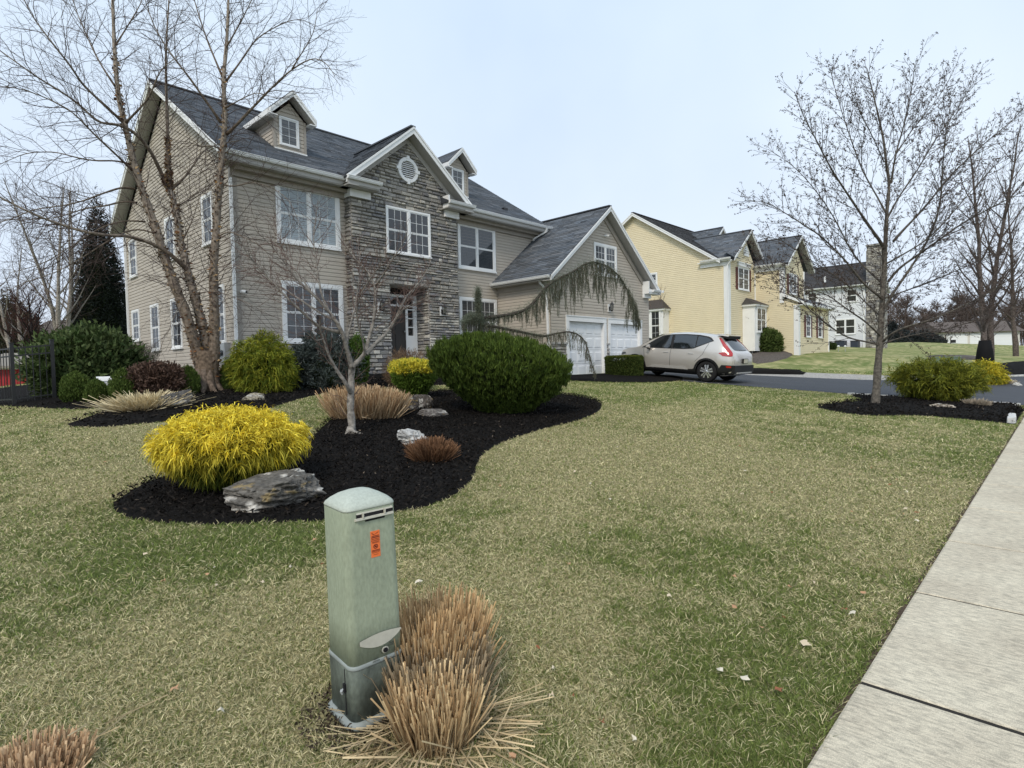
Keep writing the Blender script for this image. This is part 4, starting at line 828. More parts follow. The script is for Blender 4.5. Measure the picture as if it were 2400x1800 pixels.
def core_mesh(name, prof, rx, ry, h, rt, fw, c, k, m, parent, tilt=0., col=None, seed=0, lump=.1):
    nt_, na = 14, 24; Vv = []; 
    for i in range(nt_+1):
        t = i/nt_; r0 = np.interp(t, [p[0] for p in prof], [p[1] for p in prof])*k
        for j in range(na):
            a = 2*math.pi*j/na; l = 1+lump*2*(float(fbm(np.array([a*2+math.cos(a)*2]), np.array([t*3.6+math.sin(a)*2]), 2, seed)[0])-.5); x = math.cos(a)*r0*rx*l; y = math.sin(a)*r0*ry*l
            Vv.append(c+rt*x+fw*y+EZ*(h*(t*.9*k/.8*.8+.03)+tilt*x))
    F = []
    for i in range(nt_):
        for j in range(na): F.append((i*na+j, i*na+(j+1) % na, (i+1)*na+(j+1) % na, (i+1)*na+j))
    F.append(tuple(range(na))[::-1]); F.append(tuple(nt_*na+j for j in range(na)))
    me = bpy.data.meshes.new(name); me.from_pydata([tuple(v) for v in Vv], [], F); return link(name, me, m, parent, smooth=True)
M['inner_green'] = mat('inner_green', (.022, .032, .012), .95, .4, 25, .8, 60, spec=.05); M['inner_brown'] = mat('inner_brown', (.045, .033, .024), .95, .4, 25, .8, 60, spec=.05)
DOME = [(0, .78), (.25, .97), (.5, 1), (.75, .85), (.9, .58), (1, .0)]
BALL = [(0, .35), (.15, .72), (.4, 1), (.65, .96), (.85, .66), (1, 0)]
def shrub(name, label, cat, box, n, Ln, W, colA, colB, mode='out', prof=DOME, lump=.12, deep=1., tilt=0., inner='inner_green', depth=(.8, 1.02), group=None, colf=None, droop=.5, ls=3., lean=.0, core=.8, lift=0, stems=0, cr_=None, upk=.5, tuft=None):
    if cr_ is None: c, rx, ry, h, rt, fw = place(*box, deep=deep)
    else: c, rx, ry, h, rt, fw = cr_
    sd_ = random.randint(0, 999); c = np.array(c, float); t = thing(name, label, cat, c, 0, group); c2 = c+EZ*lift; h = h-lift
    cm_ = 1.
    if tuft:                                          # sprays: many blades share a root region and a direction
        nc = tuft[0]; Pc, Nc, tc_, kc, ac = rev_points(nc, prof, rx, ry, h, rt, fw, c2, lump, ls, depth, tilt, sd_); ix = rng.integers(0, nc, n); Nc = nrm(Nc+rng.normal(size=(nc, 3))*.35)
        P = Pc[ix]+rng.normal(size=(n, 3))*tuft[1]; N = Nc[ix]; tt = tc_[ix]; k = kc[ix]; a = ac[ix]; cm_ = rng.uniform(.68, 1.22, (nc, 1))[ix]
    else: P, N, tt, k, a = rev_points(n, prof, rx, ry, h, rt, fw, c2, lump, ls, depth, tilt, sd_)
    rnd = rng.normal(size=(n, 3)); L_ = Ln*rng.uniform(.6, 1.3, n); u = rng.uniform(size=(n, 1))
    if mode == 'out': D = nrm(N*.8+rnd*.5+EZ*upk*.5); bend = rnd*L_[:, None]*.1
    elif mode == 'up': D = nrm(N*.35+rnd*.28+EZ*1.0); bend = rnd*L_[:, None]*.08
    elif mode == 'droop': D = nrm(N*.9+rnd*.5+EZ*.15); bend = -EZ*(L_*droop)[:, None]+rnd*L_[:, None]*.1
    else: D = nrm(rnd); bend = rnd*0
    col = (np.array(colA)*(1-u)+np.array(colB)*u)*rng.uniform(.75, 1.25, (n, 1))*cm_
    if colf is not None: col = colf(col, tt, k, u, P)
    P = P-D*(L_*.35)[:, None]
    me = blade_mesh('foliage', P, D, L_, W*rng.uniform(.7, 1.3, n), bend, col); link('foliage', me, M['leaf'], t)
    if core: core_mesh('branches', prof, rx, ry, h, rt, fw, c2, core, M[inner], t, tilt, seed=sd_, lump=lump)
    if stems or lift:
        mb = MB()
        for i in range(max(stems, 3)):
            an = random.uniform(0, 6.28); q = c+rt*math.cos(an)*rx*.15+fw*math.sin(an)*ry*.15; e = c2+rt*math.cos(an)*rx*.5+fw*math.sin(an)*ry*.5+EZ*h*.4
            mb.tube([q-EZ*.05, (q+e)/2+EZ*.04, e], [.03, .022, .012], 6, (.12, .10, .085))
        mb.build('stem', M['bark'], t)
    return t
def clump(name, label, cat, c, rx, ry, h, n, colA, colB, W, fan=.35, group=None, rt=None, fw=None, var=.25, loose=0, cutc=None, bendy=.12, kind=None, blunt=True):
    c = np.array(c, float); t = thing(name, label, cat, c, 0, group)
    if rt is None: rt, fw = frame_at(c)
    a = rng.uniform(0, 6.283, n); q = np.sqrt(rng.uniform(size=n)); lx = np.cos(a)*q; ly = np.sin(a)*q
    P = c+rt*(lx*rx*.8)[:, None]+fw*(ly*ry*.8)[:, None]-EZ*.02; P[:, 2] += hgt(P[:, 0], P[:, 1])-c[2]
    D = nrm(rt*(lx*fan)[:, None]+fw*(ly*fan)[:, None]+EZ+rng.normal(size=(n, 3))*.13)
    L_ = h*(1-.15*q**4)*rng.uniform(1-var, 1.06, n)*(.8+.4*fbm(lx*4+5, ly*4+5, 2, 77)); k6 = rng.uniform(size=n) < .10; D[k6] = nrm(D[k6]+rng.normal(size=(int(k6.sum()), 3))*.35); u = rng.uniform(size=(n, 1))
    col = (np.array(colA)*(1-u)+np.array(colB)*u)*rng.uniform(.7, 1.25, (n, 1)); bend = rng.normal(size=(n, 3))*(L_*bendy)[:, None]; bend[:, 2] = -np.abs(bend[:, 2])*.5
    link('stems', blade_mesh('stems', P, D, L_, W*rng.uniform(.6, 1.4, n), bend, col, False, blunt), M['dryleaf'], t)
    if loose:
        m = loose; a = rng.uniform(0, 6.283, m); q = rng.uniform(.8, 1.5, m); P = c+rt*(np.cos(a)*q*rx)[:, None]+fw*(np.sin(a)*q*ry)[:, None]; P[:, 2] = hgt(P[:, 0], P[:, 1])+rng.uniform(.02, .07, m)
        D = nrm(rt*np.cos(a)[:, None]+fw*np.sin(a)[:, None]+rng.normal(size=(m, 3))*np.array([.8, .8, .1])); col = np.array([.58, .46, .28])*rng.uniform(.7, 1.3, (m, 1))
        link('loose_straw', blade_mesh('loose_straw', P, D, rng.uniform(.1, .3, m), rng.uniform(.004, .007, m), rng.normal(size=(m, 3))*.01, col, False, True), M['dryleaf'], t)
    return t
# ---- tubes in bulk
class Tubes:
    def __init__(s): s.g = {}
    def add(s, pts, rad, k, col): s.g.setdefault((len(pts), k), []).append((pts, rad, col))
    def mesh(s, name):
        VV, LL, CC, nf = [], [], [], 0; base = 0
        for (n, k), items in s.g.items():
            P = np.array([i[0] for i in items]); R = np.array([i[1] for i in items]); Cc = np.array([np.broadcast_to(np.array(i[2], float), (n, 3)) for i in items]); N_ = len(P)
            T = np.empty_like(P); T[:, 1:-1] = P[:, 2:]-P[:, :-2]; T[:, 0] = P[:, 1]-P[:, 0]; T[:, -1] = P[:, -1]-P[:, -2]; T = nrm(T)
            ref = np.where(np.abs(T[:, :1, 2:3]) < .9, np.array([0, 0, 1.]), np.array([1., 0, 0])); A = nrm(np.cross(T, np.broadcast_to(ref, T.shape))); B = np.cross(T, A)
            ang = 2*np.pi*np.arange(k)/k; ring = A[:, :, None]*np.cos(ang)[:, None]+B[:, :, None]*np.sin(ang)[:, None]
            V = P[:, :, None]+ring*R[:, :, None, None]; VV.append(V.reshape(-1, 3)); CC.append(np.broadcast_to(Cc[:, :, None], (N_, n, k, 3)).reshape(-1, 3))
            i = np.arange(N_)[:, None, None]*n*k+np.arange(n-1)[None, :, None]*k; j = np.arange(k)[None, None]; j2 = (j+1) % k
            q = np.stack([i+j, i+j2, i+j2+k, i+j+k], -1).reshape(-1, 4)+base; LL.append(q); base += N_*n*k
        V = np.concatenate(VV); Q = np.concatenate(LL); return np_mesh(name, V, Q.ravel(), np.arange(len(Q))*4, np.full(len(Q), 4), np.concatenate(CC))
def wander(p, d, L_, n, curl, up):
    pts = [p]; d = nrm(np.array(d, float)); st = L_/(n-1)
    for i in range(n-1):
        d = nrm(d+rng.normal(size=3)*curl+EZ*up); pts.append(pts[-1]+d*st)
    return np.array(pts)
def resample(pts, n):
    pts = np.array(pts); s = np.r_[0, np.cumsum(np.linalg.norm(np.diff(pts, axis=0), axis=1))]; q = np.linspace(0, s[-1], n)
    return np.stack([np.interp(q, s, pts[:, i]) for i in range(3)], 1), s[-1]
def sprout(T, pts, rad, lv, prm, tips):
    """side branches along a limb; prm per level: spacing, length, ratio, curl, up, spread, col, k"""
    if lv >= len(prm): return
    pr = prm[lv]; P, Ls = resample(pts, 24); m = max(1, int(Ls/pr['gap'])); R = np.interp(np.linspace(0, 1, 24), np.linspace(0, 1, len(rad)), rad)
    ph = random.uniform(0, 6.28)
    for i in range(m):
        u = pr.get('from', .15)+(1-pr.get('from', .15))*(i+random.random())/m
        j = min(22, int(u*23)); f = u*23-j; p = P[j]*(1-f)+P[j+1]*f; tg = nrm(P[j+1]-P[j]); ph += 2.4+random.uniform(-.5, .5)
        a = nrm(np.cross(tg, EZ if abs(tg[2]) < .9 else EX)); b = np.cross(tg, a); sp = pr['spread']*random.uniform(.7, 1.2)
        d = tg*math.cos(sp)+(a*math.cos(ph)+b*math.sin(ph))*math.sin(sp)
        ln = pr['len']*(1-.55*u)*random.uniform(.6, 1.25); r0 = min(R[j]*.6, pr['r']*random.uniform(.8, 1.2)); n = pr.get('n', 5)
        q = wander(p, d, ln, n, pr['curl'], pr['up']); rr = np.linspace(r0, max(pr.get('rt', .0015), r0*.35), n)
        T.add(q, rr, pr.get('k', 3), pr['col']); sprout(T, q, rr, lv+1, prm, tips)
        if lv == len(prm)-1 and tips is not None: tips.append(q)
def limb_px(px, t0, t1, r0, r1, wob=.05):
    n = len(px); P = [PD(x, y, t0+(t1-t0)*i/(n-1)+(random.uniform(-wob, wob) if 0 < i < n-1 else 0)) for i, (x, y) in enumerate(px)]
    m = max(10, n*3); Q, _ = resample(P, m)
    for _ in range(2): Q[1:-1] = (Q[:-2]+2*Q[1:-1]+Q[2:])/4
    s = np.linspace(0, 1, m)
    return Q, r0+(r1-r0)*s**.8
# ================================================================== TREES
def tree(name, label, cat, base, limbs, prm, barkc, twigc, group=None, trunkk=10, buds=None, fls=True, first=(0,)):
    t = thing(name, label, cat, base, 0, group); T1 = Tubes(); T2 = Tubes(); tips = []
    tr = Tubes()
    for i, (Q, R) in enumerate(limbs):
        bc = np.array(barkc, float); bc = bc if bc.ndim == 1 else bc[0]+(bc[1]-bc[0])*np.linspace(0, 1, len(Q))[:, None]**.7
        (tr if i in first else T1).add(Q, R*(1+.08*np.sin(np.arange(len(R))*1.7)), trunkk, bc if i in first else bc*.8)
        sprout(T2, Q, R, 0, prm, tips)
    link('trunk', tr.mesh('trunk'), M['bark'], t, smooth=True)
    if T1.g: link('limbs', T1.mesh('limbs'), M['bark'], t, smooth=True)
    link('crown', T2.mesh('crown'), M['twig'], t)
    if buds:
        n = buds['n']; tp = tips if len(tips) < n else [tips[i] for i in rng.choice(len(tips), n, replace=False)]
        P = np.concatenate([q[rng.integers(1, len(q), 2)] for q in tp]); P = np.repeat(P, 5, 0)+rng.normal(size=(len(P)*5, 3))*buds['s']*.45; m = len(P)
        D = nrm(rng.normal(size=(m, 3))); col = np.array(buds['c'])*rng.uniform(.6, 1.5, (m, 1))
        link('buds', blade_mesh('buds', P, D, buds['s']*rng.uniform(.5, 1.1, m), buds['s']*.5*np.ones(m), np.zeros((m, 3)), col), M['leaf'], t)
    return t, tips
# ---- river birch in the house bed
bb, bt = G(485, 921); BC = (.125, .092, .066)
def L_(px, a, b, r0, r1): return limb_px(px, a, b, r0, r1)
t0 = bt+.1
birch_trunks = [
 L_([(478, 925), (478, 880), (462, 830), (451, 783), (436, 735), (418, 691), (402, 650), (391, 618), (378, 580), (366, 535), (349, 490), (331, 441), (317, 395), (305, 346), (298, 315), (292, 290), (276, 221), (268, 110), (264, 0), (262, -90)], t0, t0-.5, .150, .022),
 L_([(484, 925), (486, 870), (483, 800), (472, 755), (464, 726), (455, 690), (445, 658), (436, 620), (429, 591), (420, 555), (412, 485), (397, 443)], t0+.12, t0+.5, .145, .060),
 L_([(496, 925), (500, 870), (503, 808), (502, 713), (500, 631), (505, 560), (509, 500), (515, 441), (517, 400), (520, 353), (528, 300), (527, 260), (523, 184), (531, 110), (535, 30), (536, -80)], t0+.02, t0+.25, .14, .022)]
birch_limbs = [
 L_([(397, 443), (375, 400), (355, 356), (330, 325), (306, 302), (270, 290), (233, 290), (180, 240), (152, 220), (110, 195), (81, 177), (30, 140), (-40, 90)], t0+.5, t0-2.2, .05, .008),
 L_([(397, 443), (396, 400), (393, 350), (393, 309), (390, 221), (388, 147), (392, 60), (398, -30)], t0+.5, t0+1.2, .06, .014),
 L_([(400, 445), (430, 420), (455, 385), (478, 350), (520, 335), (560, 330)], t0+.5, t0+1.5, .035, .008),
 L_([(528, 318), (545, 303), (588, 257), (640, 202), (684, 162), (735, 132), (770, 150), (785, 180)], t0+.25, t0-.8, .04, .006),
 L_([(684, 162), (710, 120), (735, 80), (745, 20)], t0-.4, t0-.6, .016, .005),
 L_([(518, 288), (498, 258), (477, 229), (450, 190), (423, 155), (395, 120), (360, 60), (340, 0)], t0+.2, t0-.9, .035, .008),
 L_([(523, 184), (500, 130), (480, 80), (455, 0), (440, -60)], t0+.2, t0+1.0, .028, .008),
 L_([(530, 190), (560, 150), (600, 90), (650, 60), (700, 40), (740, 60)], t0+.2, t0+1.2, .026, .006),
 L_([(531, 110), (560, 60), (590, 0), (610, -50)], t0+.2, t0-.3, .02, .006),
 L_([(292, 290), (320, 262), (345, 235), (360, 205), (370, 175), (385, 155), (420, 130)], t0-.4, t0-1., .03, .007),
 L_([(292, 290), (262, 262), (225, 228), (190, 195), (170, 160), (147, 132), (110, 85), (70, 30), (40, -40)], t0-.4, t0-2.0, .035, .008),
 L_([(268, 200), (235, 150), (210, 100), (180, 30), (160, -40)], t0-.45, t0+.6, .024, .007),
 L_([(268, 110), (300, 60), (330, 10), (350, -50)], t0-.45, t0-.2, .02, .006),
 L_([(438, 632), (415, 610), (390, 588), (354, 570), (320, 558), (290, 552), (250, 552), (236, 550), (184, 540), (140, 525), (110, 515), (59, 493), (0, 462), (-60, 430)], t0+.1, t0-2.4, .052, .014),
 L_([(316, 443), (290, 438), (272, 443), (227, 458), (200, 470), (150, 482), (80, 490), (10, 520), (-50, 530)], t0-.2, t0-1.6, .026, .006),
 L_([(320, 475), (290, 470), (250, 483), (200, 487), (140, 510), (70, 515), (0, 515)], t0-.2, t0+1.5, .024, .006),
 L_([(306, 385), (270, 375), (230, 378), (187, 372), (130, 355), (60, 358), (0, 385)], t0-.3, t0-1.4, .022, .006),
 L_([(310, 400), (270, 360), (220, 315), (170, 260), (100, 225), (40, 205), (-30, 200)], t0-.3, t0-2.6, .026, .007),
 L_([(385, 560), (350, 540), (310, 535), (260, 560), (200, 600), (130, 640), (60, 660), (0, 690)], t0, t0+1.0, .022, .006),
 L_([(340, 520), (300, 515), (240, 530), (170, 575), (100, 620), (20, 640)], t0-.1, t0-1.5, .020, .006),
 L_([(515, 430), (545, 440), (590, 425), (640, 440), (680, 470), (700, 520)], t0+.2, t0-.6, .018, .005),
 L_([(505, 560), (530, 540), (560, 550), (620, 580), (650, 640)], t0+.2, t0-.8, .018, .005),
 L_([(500, 640), (470, 660), (440, 690), (410, 735), (390, 790)], t0, t0-.9, .013, .004),
 L_([(455, 690), (500, 680), (560, 700), (620, 730)], t0+.1, t0-1., .014, .004),
 L_([(412, 485), (440, 470), (470, 445), (500, 430)], t0+.4, t0+1.2, .02, .006),
 L_([(430, 560), (450, 520), (465, 470), (478, 440)], t0+.3, t0+.9, .018, .005),
 L_([(520, 353), (500, 340), (470, 345), (440, 330), (400, 335)], t0+.2, t0-.8, .018, .005),
 L_([(525, 255), (560, 235), (600, 215), (650, 230)], t0+.2, t0-1.1, .018, .005)]
prm = [dict(gap=.155, len=1.5, r=.0085, rt=.0036, curl=.16, up=.02, spread=.8, col=(.085, .065, .058), k=4, n=7, **{'from': .22}),
       dict(gap=.16, len=.75, r=.0042, rt=.0024, curl=.18, up=-.01, spread=.75, col=(.085, .062, .056), k=3, n=5),
       dict(gap=.22, len=.34, r=.0026, rt=.0017, curl=.2, up=-.03, spread=.7, col=(.09, .065, .06), k=3, n=4)]
bt_, _t = tree('river_birch', 'large bare multi stemmed birch with peeling brown bark in front of the house corner', 'tree', bb, birch_trunks+birch_limbs, prm, [BC, (.29, .25, .21)], None, first=(0, 1, 2), trunkk=12)
# root flare and peeling bark curls
mb = MB(); rt, fw = frame_at(bb)
for k in range(11):
    a = 2*math.pi*k/11; d = rt*math.cos(a)+fw*math.sin(a); q = bb+fw*.15+rt*-.02
    mb.tube([q+d*.16+EZ*.55, q+d*.24+EZ*.22, q+d*.36+EZ*.07, q+d*random.uniform(.48, .7)-EZ*.03], [.10, .10, .075, .02], 7, (.15, .115, .09))
mb.tube([bb+fw*.14-EZ*.05, bb+fw*.14+EZ*.4, bb+fw*.14+EZ*1.0], [.31, .26, .20], 14, BC); mb.build('root_flare', M['bark'], bt_, smooth=True)
P = []; D = []; Cc = []
for Q, R in birch_trunks+birch_limbs[:2]:
    for _ in range(900):
        j = int((len(Q)-1)*rng.random()**1.5); f = rng.random()
        if R[j] < .045: continue
        p = Q[j]*(1-f)+Q[j+1]*f; d = nrm(rng.normal(size=3)*np.array([1, 1, .3])); P.append(p+d*R[j]*.96); D.append(nrm(np.cross(d, EZ)*rng.choice([-1, 1])*.8+d*.6+EZ*rng.normal()*.3)); Cc.append(random.choice([(.16, .10, .065), (.34, .21, .09), (.09, .05, .035), (.42, .30, .17), (.20, .09, .04), (.07, .055, .05)]))
P = np.array(P); m = len(P); link('peeling_bark', blade_mesh('peeling_bark', P, np.array(D), rng.uniform(.03, .10, m), rng.uniform(.02, .055, m), rng.normal(size=(m, 3))*.012, np.array(Cc)*rng.uniform(.7, 1.3, (m, 1))), M['dryleaf'], bt_)
# ---- maple in the right bed
mbase, mt_ = G(2052, 951); MC = (.12, .108, .092); q0 = mt_+.1
S = [
 L_([(2051, 955), (2055, 900), (2058, 850), (2062, 810), (2064, 770), (2066, 741), (2070, 666), (2074, 590), (2079, 486), (2086, 428), (2077, 389), (2072, 331), (2055, 255), (2040, 195), (2032, 160)], q0, q0+.3, .112, .010),
 L_([(2089, 430), (2091, 413), (2098, 365), (2115, 307), (2132, 235), (2140, 185), (2144, 150)], q0+.2, q0-.2, 0.0280, 0.0072),
 L_([(2072, 582), (2060, 560), (2036, 529), (1988, 457), (1949, 399), (1920, 341), (1881, 269), (1862, 215)], q0+.1, q0-1.2, 0.0440, 0.0072),
 L_([(2068, 700), (2057, 690), (2026, 669), (1983, 611), (1920, 549), (1857, 510), (1795, 471), (1745, 470)], q0, q0-.6, 0.0360, 0.0056),
 L_([(2062, 785), (2045, 770), (2026, 751), (1988, 727), (1940, 690), (1880, 672), (1820, 640), (1770, 640)], q0, q0-1.2, 0.0256, 0.0048),
 L_([(2058, 808), (2030, 800), (1988, 794), (1939, 761), (1881, 712), (1833, 669), (1785, 606), (1765, 590)], q0, q0+.9, 0.0256, 0.0056),
 L_([(2074, 722), (2090, 690), (2123, 645), (2161, 587), (2185, 544), (2205, 476), (2209, 389), (2219, 303), (2230, 230)], q0, q0-.9, 0.0400, 0.0064),
 L_([(2082, 660), (2100, 632), (2132, 611), (2181, 577), (2253, 524), (2325, 486), (2400, 447), (2470, 420)], q0+.1, q0-.4, 0.0360, 0.0072),
 L_([(2094, 565), (2120, 535), (2156, 500), (2229, 409), (2301, 341), (2373, 283), (2420, 230)], q0+.1, q0+1.2, 0.0360, 0.0064),
 L_([(2070, 800), (2085, 783), (2108, 770), (2181, 751), (2277, 708), (2349, 669), (2400, 626), (2460, 590)], q0, q0-1.4, 0.0304, 0.0064),
 L_([(2068, 806), (2095, 795), (2140, 785), (2230, 770), (2330, 735), (2400, 712)], q0, q0+1.4, 0.0208, 0.0048),
 L_([(2070, 666), (2040, 640), (2000, 600), (1950, 500), (1900, 430), (1850, 380), (1800, 350)], q0+.1, q0+1.4, 0.0272, 0.0056),
 L_([(2076, 520), (2100, 470), (2150, 400), (2190, 330), (2260, 230), (2290, 180)], q0+.1, q0+1.6, 0.0272, 0.0056),
 L_([(2077, 500), (2050, 450), (2020, 400), (1985, 300), (1960, 220), (1945, 160)], q0+.1, q0+.9, 0.0240, 0.0056),
 L_([(2072, 380), (2050, 330), (2010, 250), (1980, 170)], q0+.2, q0-.9, 0.0160, 0.0048),
 L_([(2074, 620), (2110, 600), (2180, 560), (2300, 420), (2380, 340)], q0+.1, q0-1.6, 0.0240, 0.0056),
 L_([(2070, 700), (2100, 690), (2180, 660), (2300, 610), (2400, 560)], q0+.1, q0+1.8, 0.0240, 0.0048),
 L_([(2098, 365), (2140, 300), (2200, 230), (2236, 165)], q0+.1, q0+.6, 0.0160, 0.0048),
 L_([(2068, 745), (2040, 720), (1980, 660), (1900, 610), (1830, 560), (1780, 550)], q0+.1, q0+2.0, 0.0224, 0.0048)]
prm = [dict(gap=.14, len=1.25, r=.0085, rt=.004, curl=.09, up=.07, spread=.62, col=(.085, .072, .066), k=4, n=6, **{'from': .15}),
       dict(gap=.13, len=.5, r=.0045, rt=.0028, curl=.1, up=.07, spread=.6, col=(.085, .07, .064), k=3, n=4)]
tree('maple_tree', 'bare maple with small reddish buds standing in the black mulch by the driveway', 'tree', mbase, S, prm, MC, None, first=(0,), trunkk=12, buds=dict(n=9500, s=.042, c=(.075, .055, .045)))
# ---- Japanese maple in the island bed
jb, jt = G(822, 1022); q0 = jt+.05; JC = (.26, .24, .215)
S = [
 L_([(826, 1028), (825, 995), (821, 955), (823, 916), (823, 880), (826, 855)], q0, q0+.05, .062, .05),
 L_([(822, 920), (815, 905), (791, 870), (774, 843), (758, 794), (748, 765), (752, 745)], q0, q0-.5, .038, .008),
 L_([(825, 860), (812, 816), (804, 780), (787, 751), (760, 716), (730, 686), (695, 656), (652, 594), (620, 560)], q0, q0-.6, .042, .007),
 L_([(804, 780), (780, 775), (748, 768), (720, 742), (668, 694), (617, 637), (581, 599), (560, 560)], q0-.1, q0-1.0, .028, .006),
 L_([(770, 728), (752, 689), (745, 635), (736, 580), (734, 556), (741, 507), (745, 470)], q0-.2, q0+.1, .018, .004),
 L_([(826, 860), (840, 845), (856, 832), (864, 794), (877, 751), (879, 702), (880, 670), (863, 637), (825, 599), (800, 560)], q0, q0+.4, .04, .007),
 L_([(880, 670), (899, 643), (918, 610), (945, 572), (955, 540)], q0+.2, q0-.3, .018, .005),
 L_([(858, 830), (880, 805), (902, 786), (924, 756), (943, 713), (951, 696), (975, 672), (1000, 637), (1010, 610)], q0, q0+.8, .036, .006),
 L_([(924, 756), (940, 728), (967, 713), (989, 705), (1010, 690)], q0+.3, q0-.3, .014, .004),
 L_([(812, 816), (815, 780), (828, 740), (838, 690), (845, 620), (838, 560)], q0, q0+.9, .022, .005),
 L_([(856, 832), (850, 790), (835, 750), (838, 700), (870, 650), (905, 600)], q0, q0-.8, .02, .005),
 L_([(787, 751), (760, 740), (700, 700), (640, 660), (590, 640), (545, 620)], q0-.1, q0+1.0, .02, .005),
 L_([(730, 686), (700, 640), (670, 600), (650, 550), (640, 510)], q0-.3, q0+.6, .014, .004),
 L_([(864, 794), (900, 770), (940, 740), (960, 690), (990, 660)], q0+.1, q0+1.4, .018, .005),
 L_([(758, 794), (740, 800), (720, 780), (700, 770)], q0-.4, q0-.9, .009, .003)]
prm = [dict(gap=.085, len=.62, r=.0055, rt=.0024, curl=.16, up=.03, spread=.7, col=(.15, .105, .09), k=4, n=6, **{'from': .25}),
       dict(gap=.085, len=.30, r=.003, rt=.0017, curl=.2, up=.02, spread=.7, col=(.13, .085, .072), k=3, n=5),
       dict(gap=.10, len=.13, r=.0018, rt=.0012, curl=.2, up=.02, spread=.7, col=(.13, .085, .072), k=3, n=3)]
jm, _ = tree('japanese_maple', 'bare grey barked ornamental maple in the middle of the island bed', 'tree', jb, S, prm, JC, None, first=(0,), trunkk=10)
mb = MB(); rt, fw = frame_at(jb); mb.tube([jb+EZ*.12, jb+rt*.03+EZ*.05-fw*.05, jb+rt*.16-fw*.07+EZ*.015, jb+rt*.24-fw*.07-EZ*.01], [.06, .05, .03, .018], 8, JC); mb.tube([jb+EZ*.12, jb-rt*.05+EZ*.04-fw*.05, jb-rt*.12-fw*.08-EZ*.02], [.055, .035, .012], 8, JC); mb.build('root_flare', M['bark'], jm, smooth=True)
# ---- weeping cedar arching in front of the garage
cy = 12.4; c0 = PY(1127, 860, cy+.6); c0[2] = H(c0[0], c0[1]); wc = thing('weeping_cedar', 'weeping blue grey cedar trained along an arching branch in front of the garage', 'tree', c0)
def lim_y(px, ys, r0, r1):
    P = [PY(x, y, ys[0]+(ys[1]-ys[0])*i/(len(px)-1)) for i, (x, y) in enumerate(px)]; Q, _ = resample(P, len(px)*4)
    for _ in range(2): Q[1:-1] = (Q[:-2]+2*Q[1:-1]+Q[2:])/4
    return Q, np.linspace(r0, r1, len(Q))
LM = [lim_y([(1125, 870), (1124, 820), (1123, 780), (1127, 745), (1154, 743), (1195, 738), (1236, 725), (1257, 702), (1284, 667), (1317, 649), (1344, 637), (1371, 618), (1393, 613), (1425, 624), (1453, 648), (1474, 686), (1491, 721), (1499, 760)], (12.9, 12.2), .07, .012),
      lim_y([(1127, 760), (1168, 767), (1222, 778), (1276, 789), (1295, 784), (1331, 776), (1358, 784), (1374, 803), (1382, 835), (1393, 873)], (12.7, 11.7), .05, .010),
      lim_y([(1127, 760), (1121, 720), (1119, 695), (1121, 678)], (12.7, 12.6), .035, .01), lim_y([(1127, 750), (1100, 740), (1085, 760)], (12.7, 12.5), .03, .01)]
T = Tubes()
for Q, R in LM: T.add(Q, R, 7, (.06, .05, .042))
S_P = []; hang = Tubes()
def strand(p, ln, dens=1.):
    n = 7; d = nrm(np.array([rng.normal()*.35, rng.normal()*.35, -.5])); q = [p]
    for i in range(n-1): d = nrm(d+np.array([rng.normal()*.12, rng.normal()*.12, -.6])); q.append(q[-1]+d*ln/(n-1))
    q = np.array(q); hang.add(q, np.linspace(.009, .004, n), 3, (.11, .08, .055)); k = int(ln*110*dens)+6; f = rng.uniform(0, n-1.001, k); i = f.astype(int); f = (f-i)[:, None]; S_P.append(q[i]*(1-f)+q[i+1]*f)
    return q
for li, (Q, R) in enumerate(LM):
    P, Ls = resample(Q, 60)
    for i in range(60):
        u = i/59
        if li == 0:
            m = 7; lmax = .45+.85*math.exp(-((u-.40)/.10)**2)*.6+1.15*math.exp(-((u-.56)/.10)**2)+1.3*math.exp(-((u-.72)/.045)**2)+.45*math.exp(-((u-.66)/.03)**2)+.9*math.exp(-((u-.90)/.07)**2)
            if .77 < u < .84: lmax = .35
            if u > .97: lmax = .3
            if u < .3: lmax = .32; m = 7
        elif li == 1: m = 3; lmax = .55 if u < .55 else (.85 if u < .85 else .35)
        elif li == 2: m = 3; lmax = .22
        else: m = 3; lmax = .3
        for _ in range(m):
            ln = lmax*random.uniform(.2, 1.0)
            if li == 1: ln *= .8
            q = strand(P[i]+rng.normal(size=3)*.03, max(.12, ln), .8 if li == 0 else .42)
            if ln > .7 and random.random() < .5: strand(q[3], ln*.35)
        k = 70 if li == 0 else (8 if li == 1 and u > .5 else 34); S_P.append(P[i]+rng.normal(size=(k, 3))*(.095 if li == 0 else .055)+EZ*.02)
link('branch', T.mesh('branch'), M['bark'], wc, smooth=True); link('hanging_twigs', hang.mesh('hanging_twigs'), M['twig'], wc)
P = np.concatenate(S_P); P = np.repeat(P, 4, 0)+rng.normal(size=(len(P)*4, 3))*.016; m = len(P); D = nrm(rng.normal(size=(m, 3))); u = rng.uniform(size=(m, 1))
link('needles', blade_mesh('needles', P, D, rng.uniform(.02, .05, m), .007*np.ones(m), np.zeros((m, 3)), (np.array([.105, .125, .085])*(1-u)+np.array([.235, .265, .20])*u)*rng.uniform(.6, 1.3, (m, 1)), True), M['leaf'], wc)
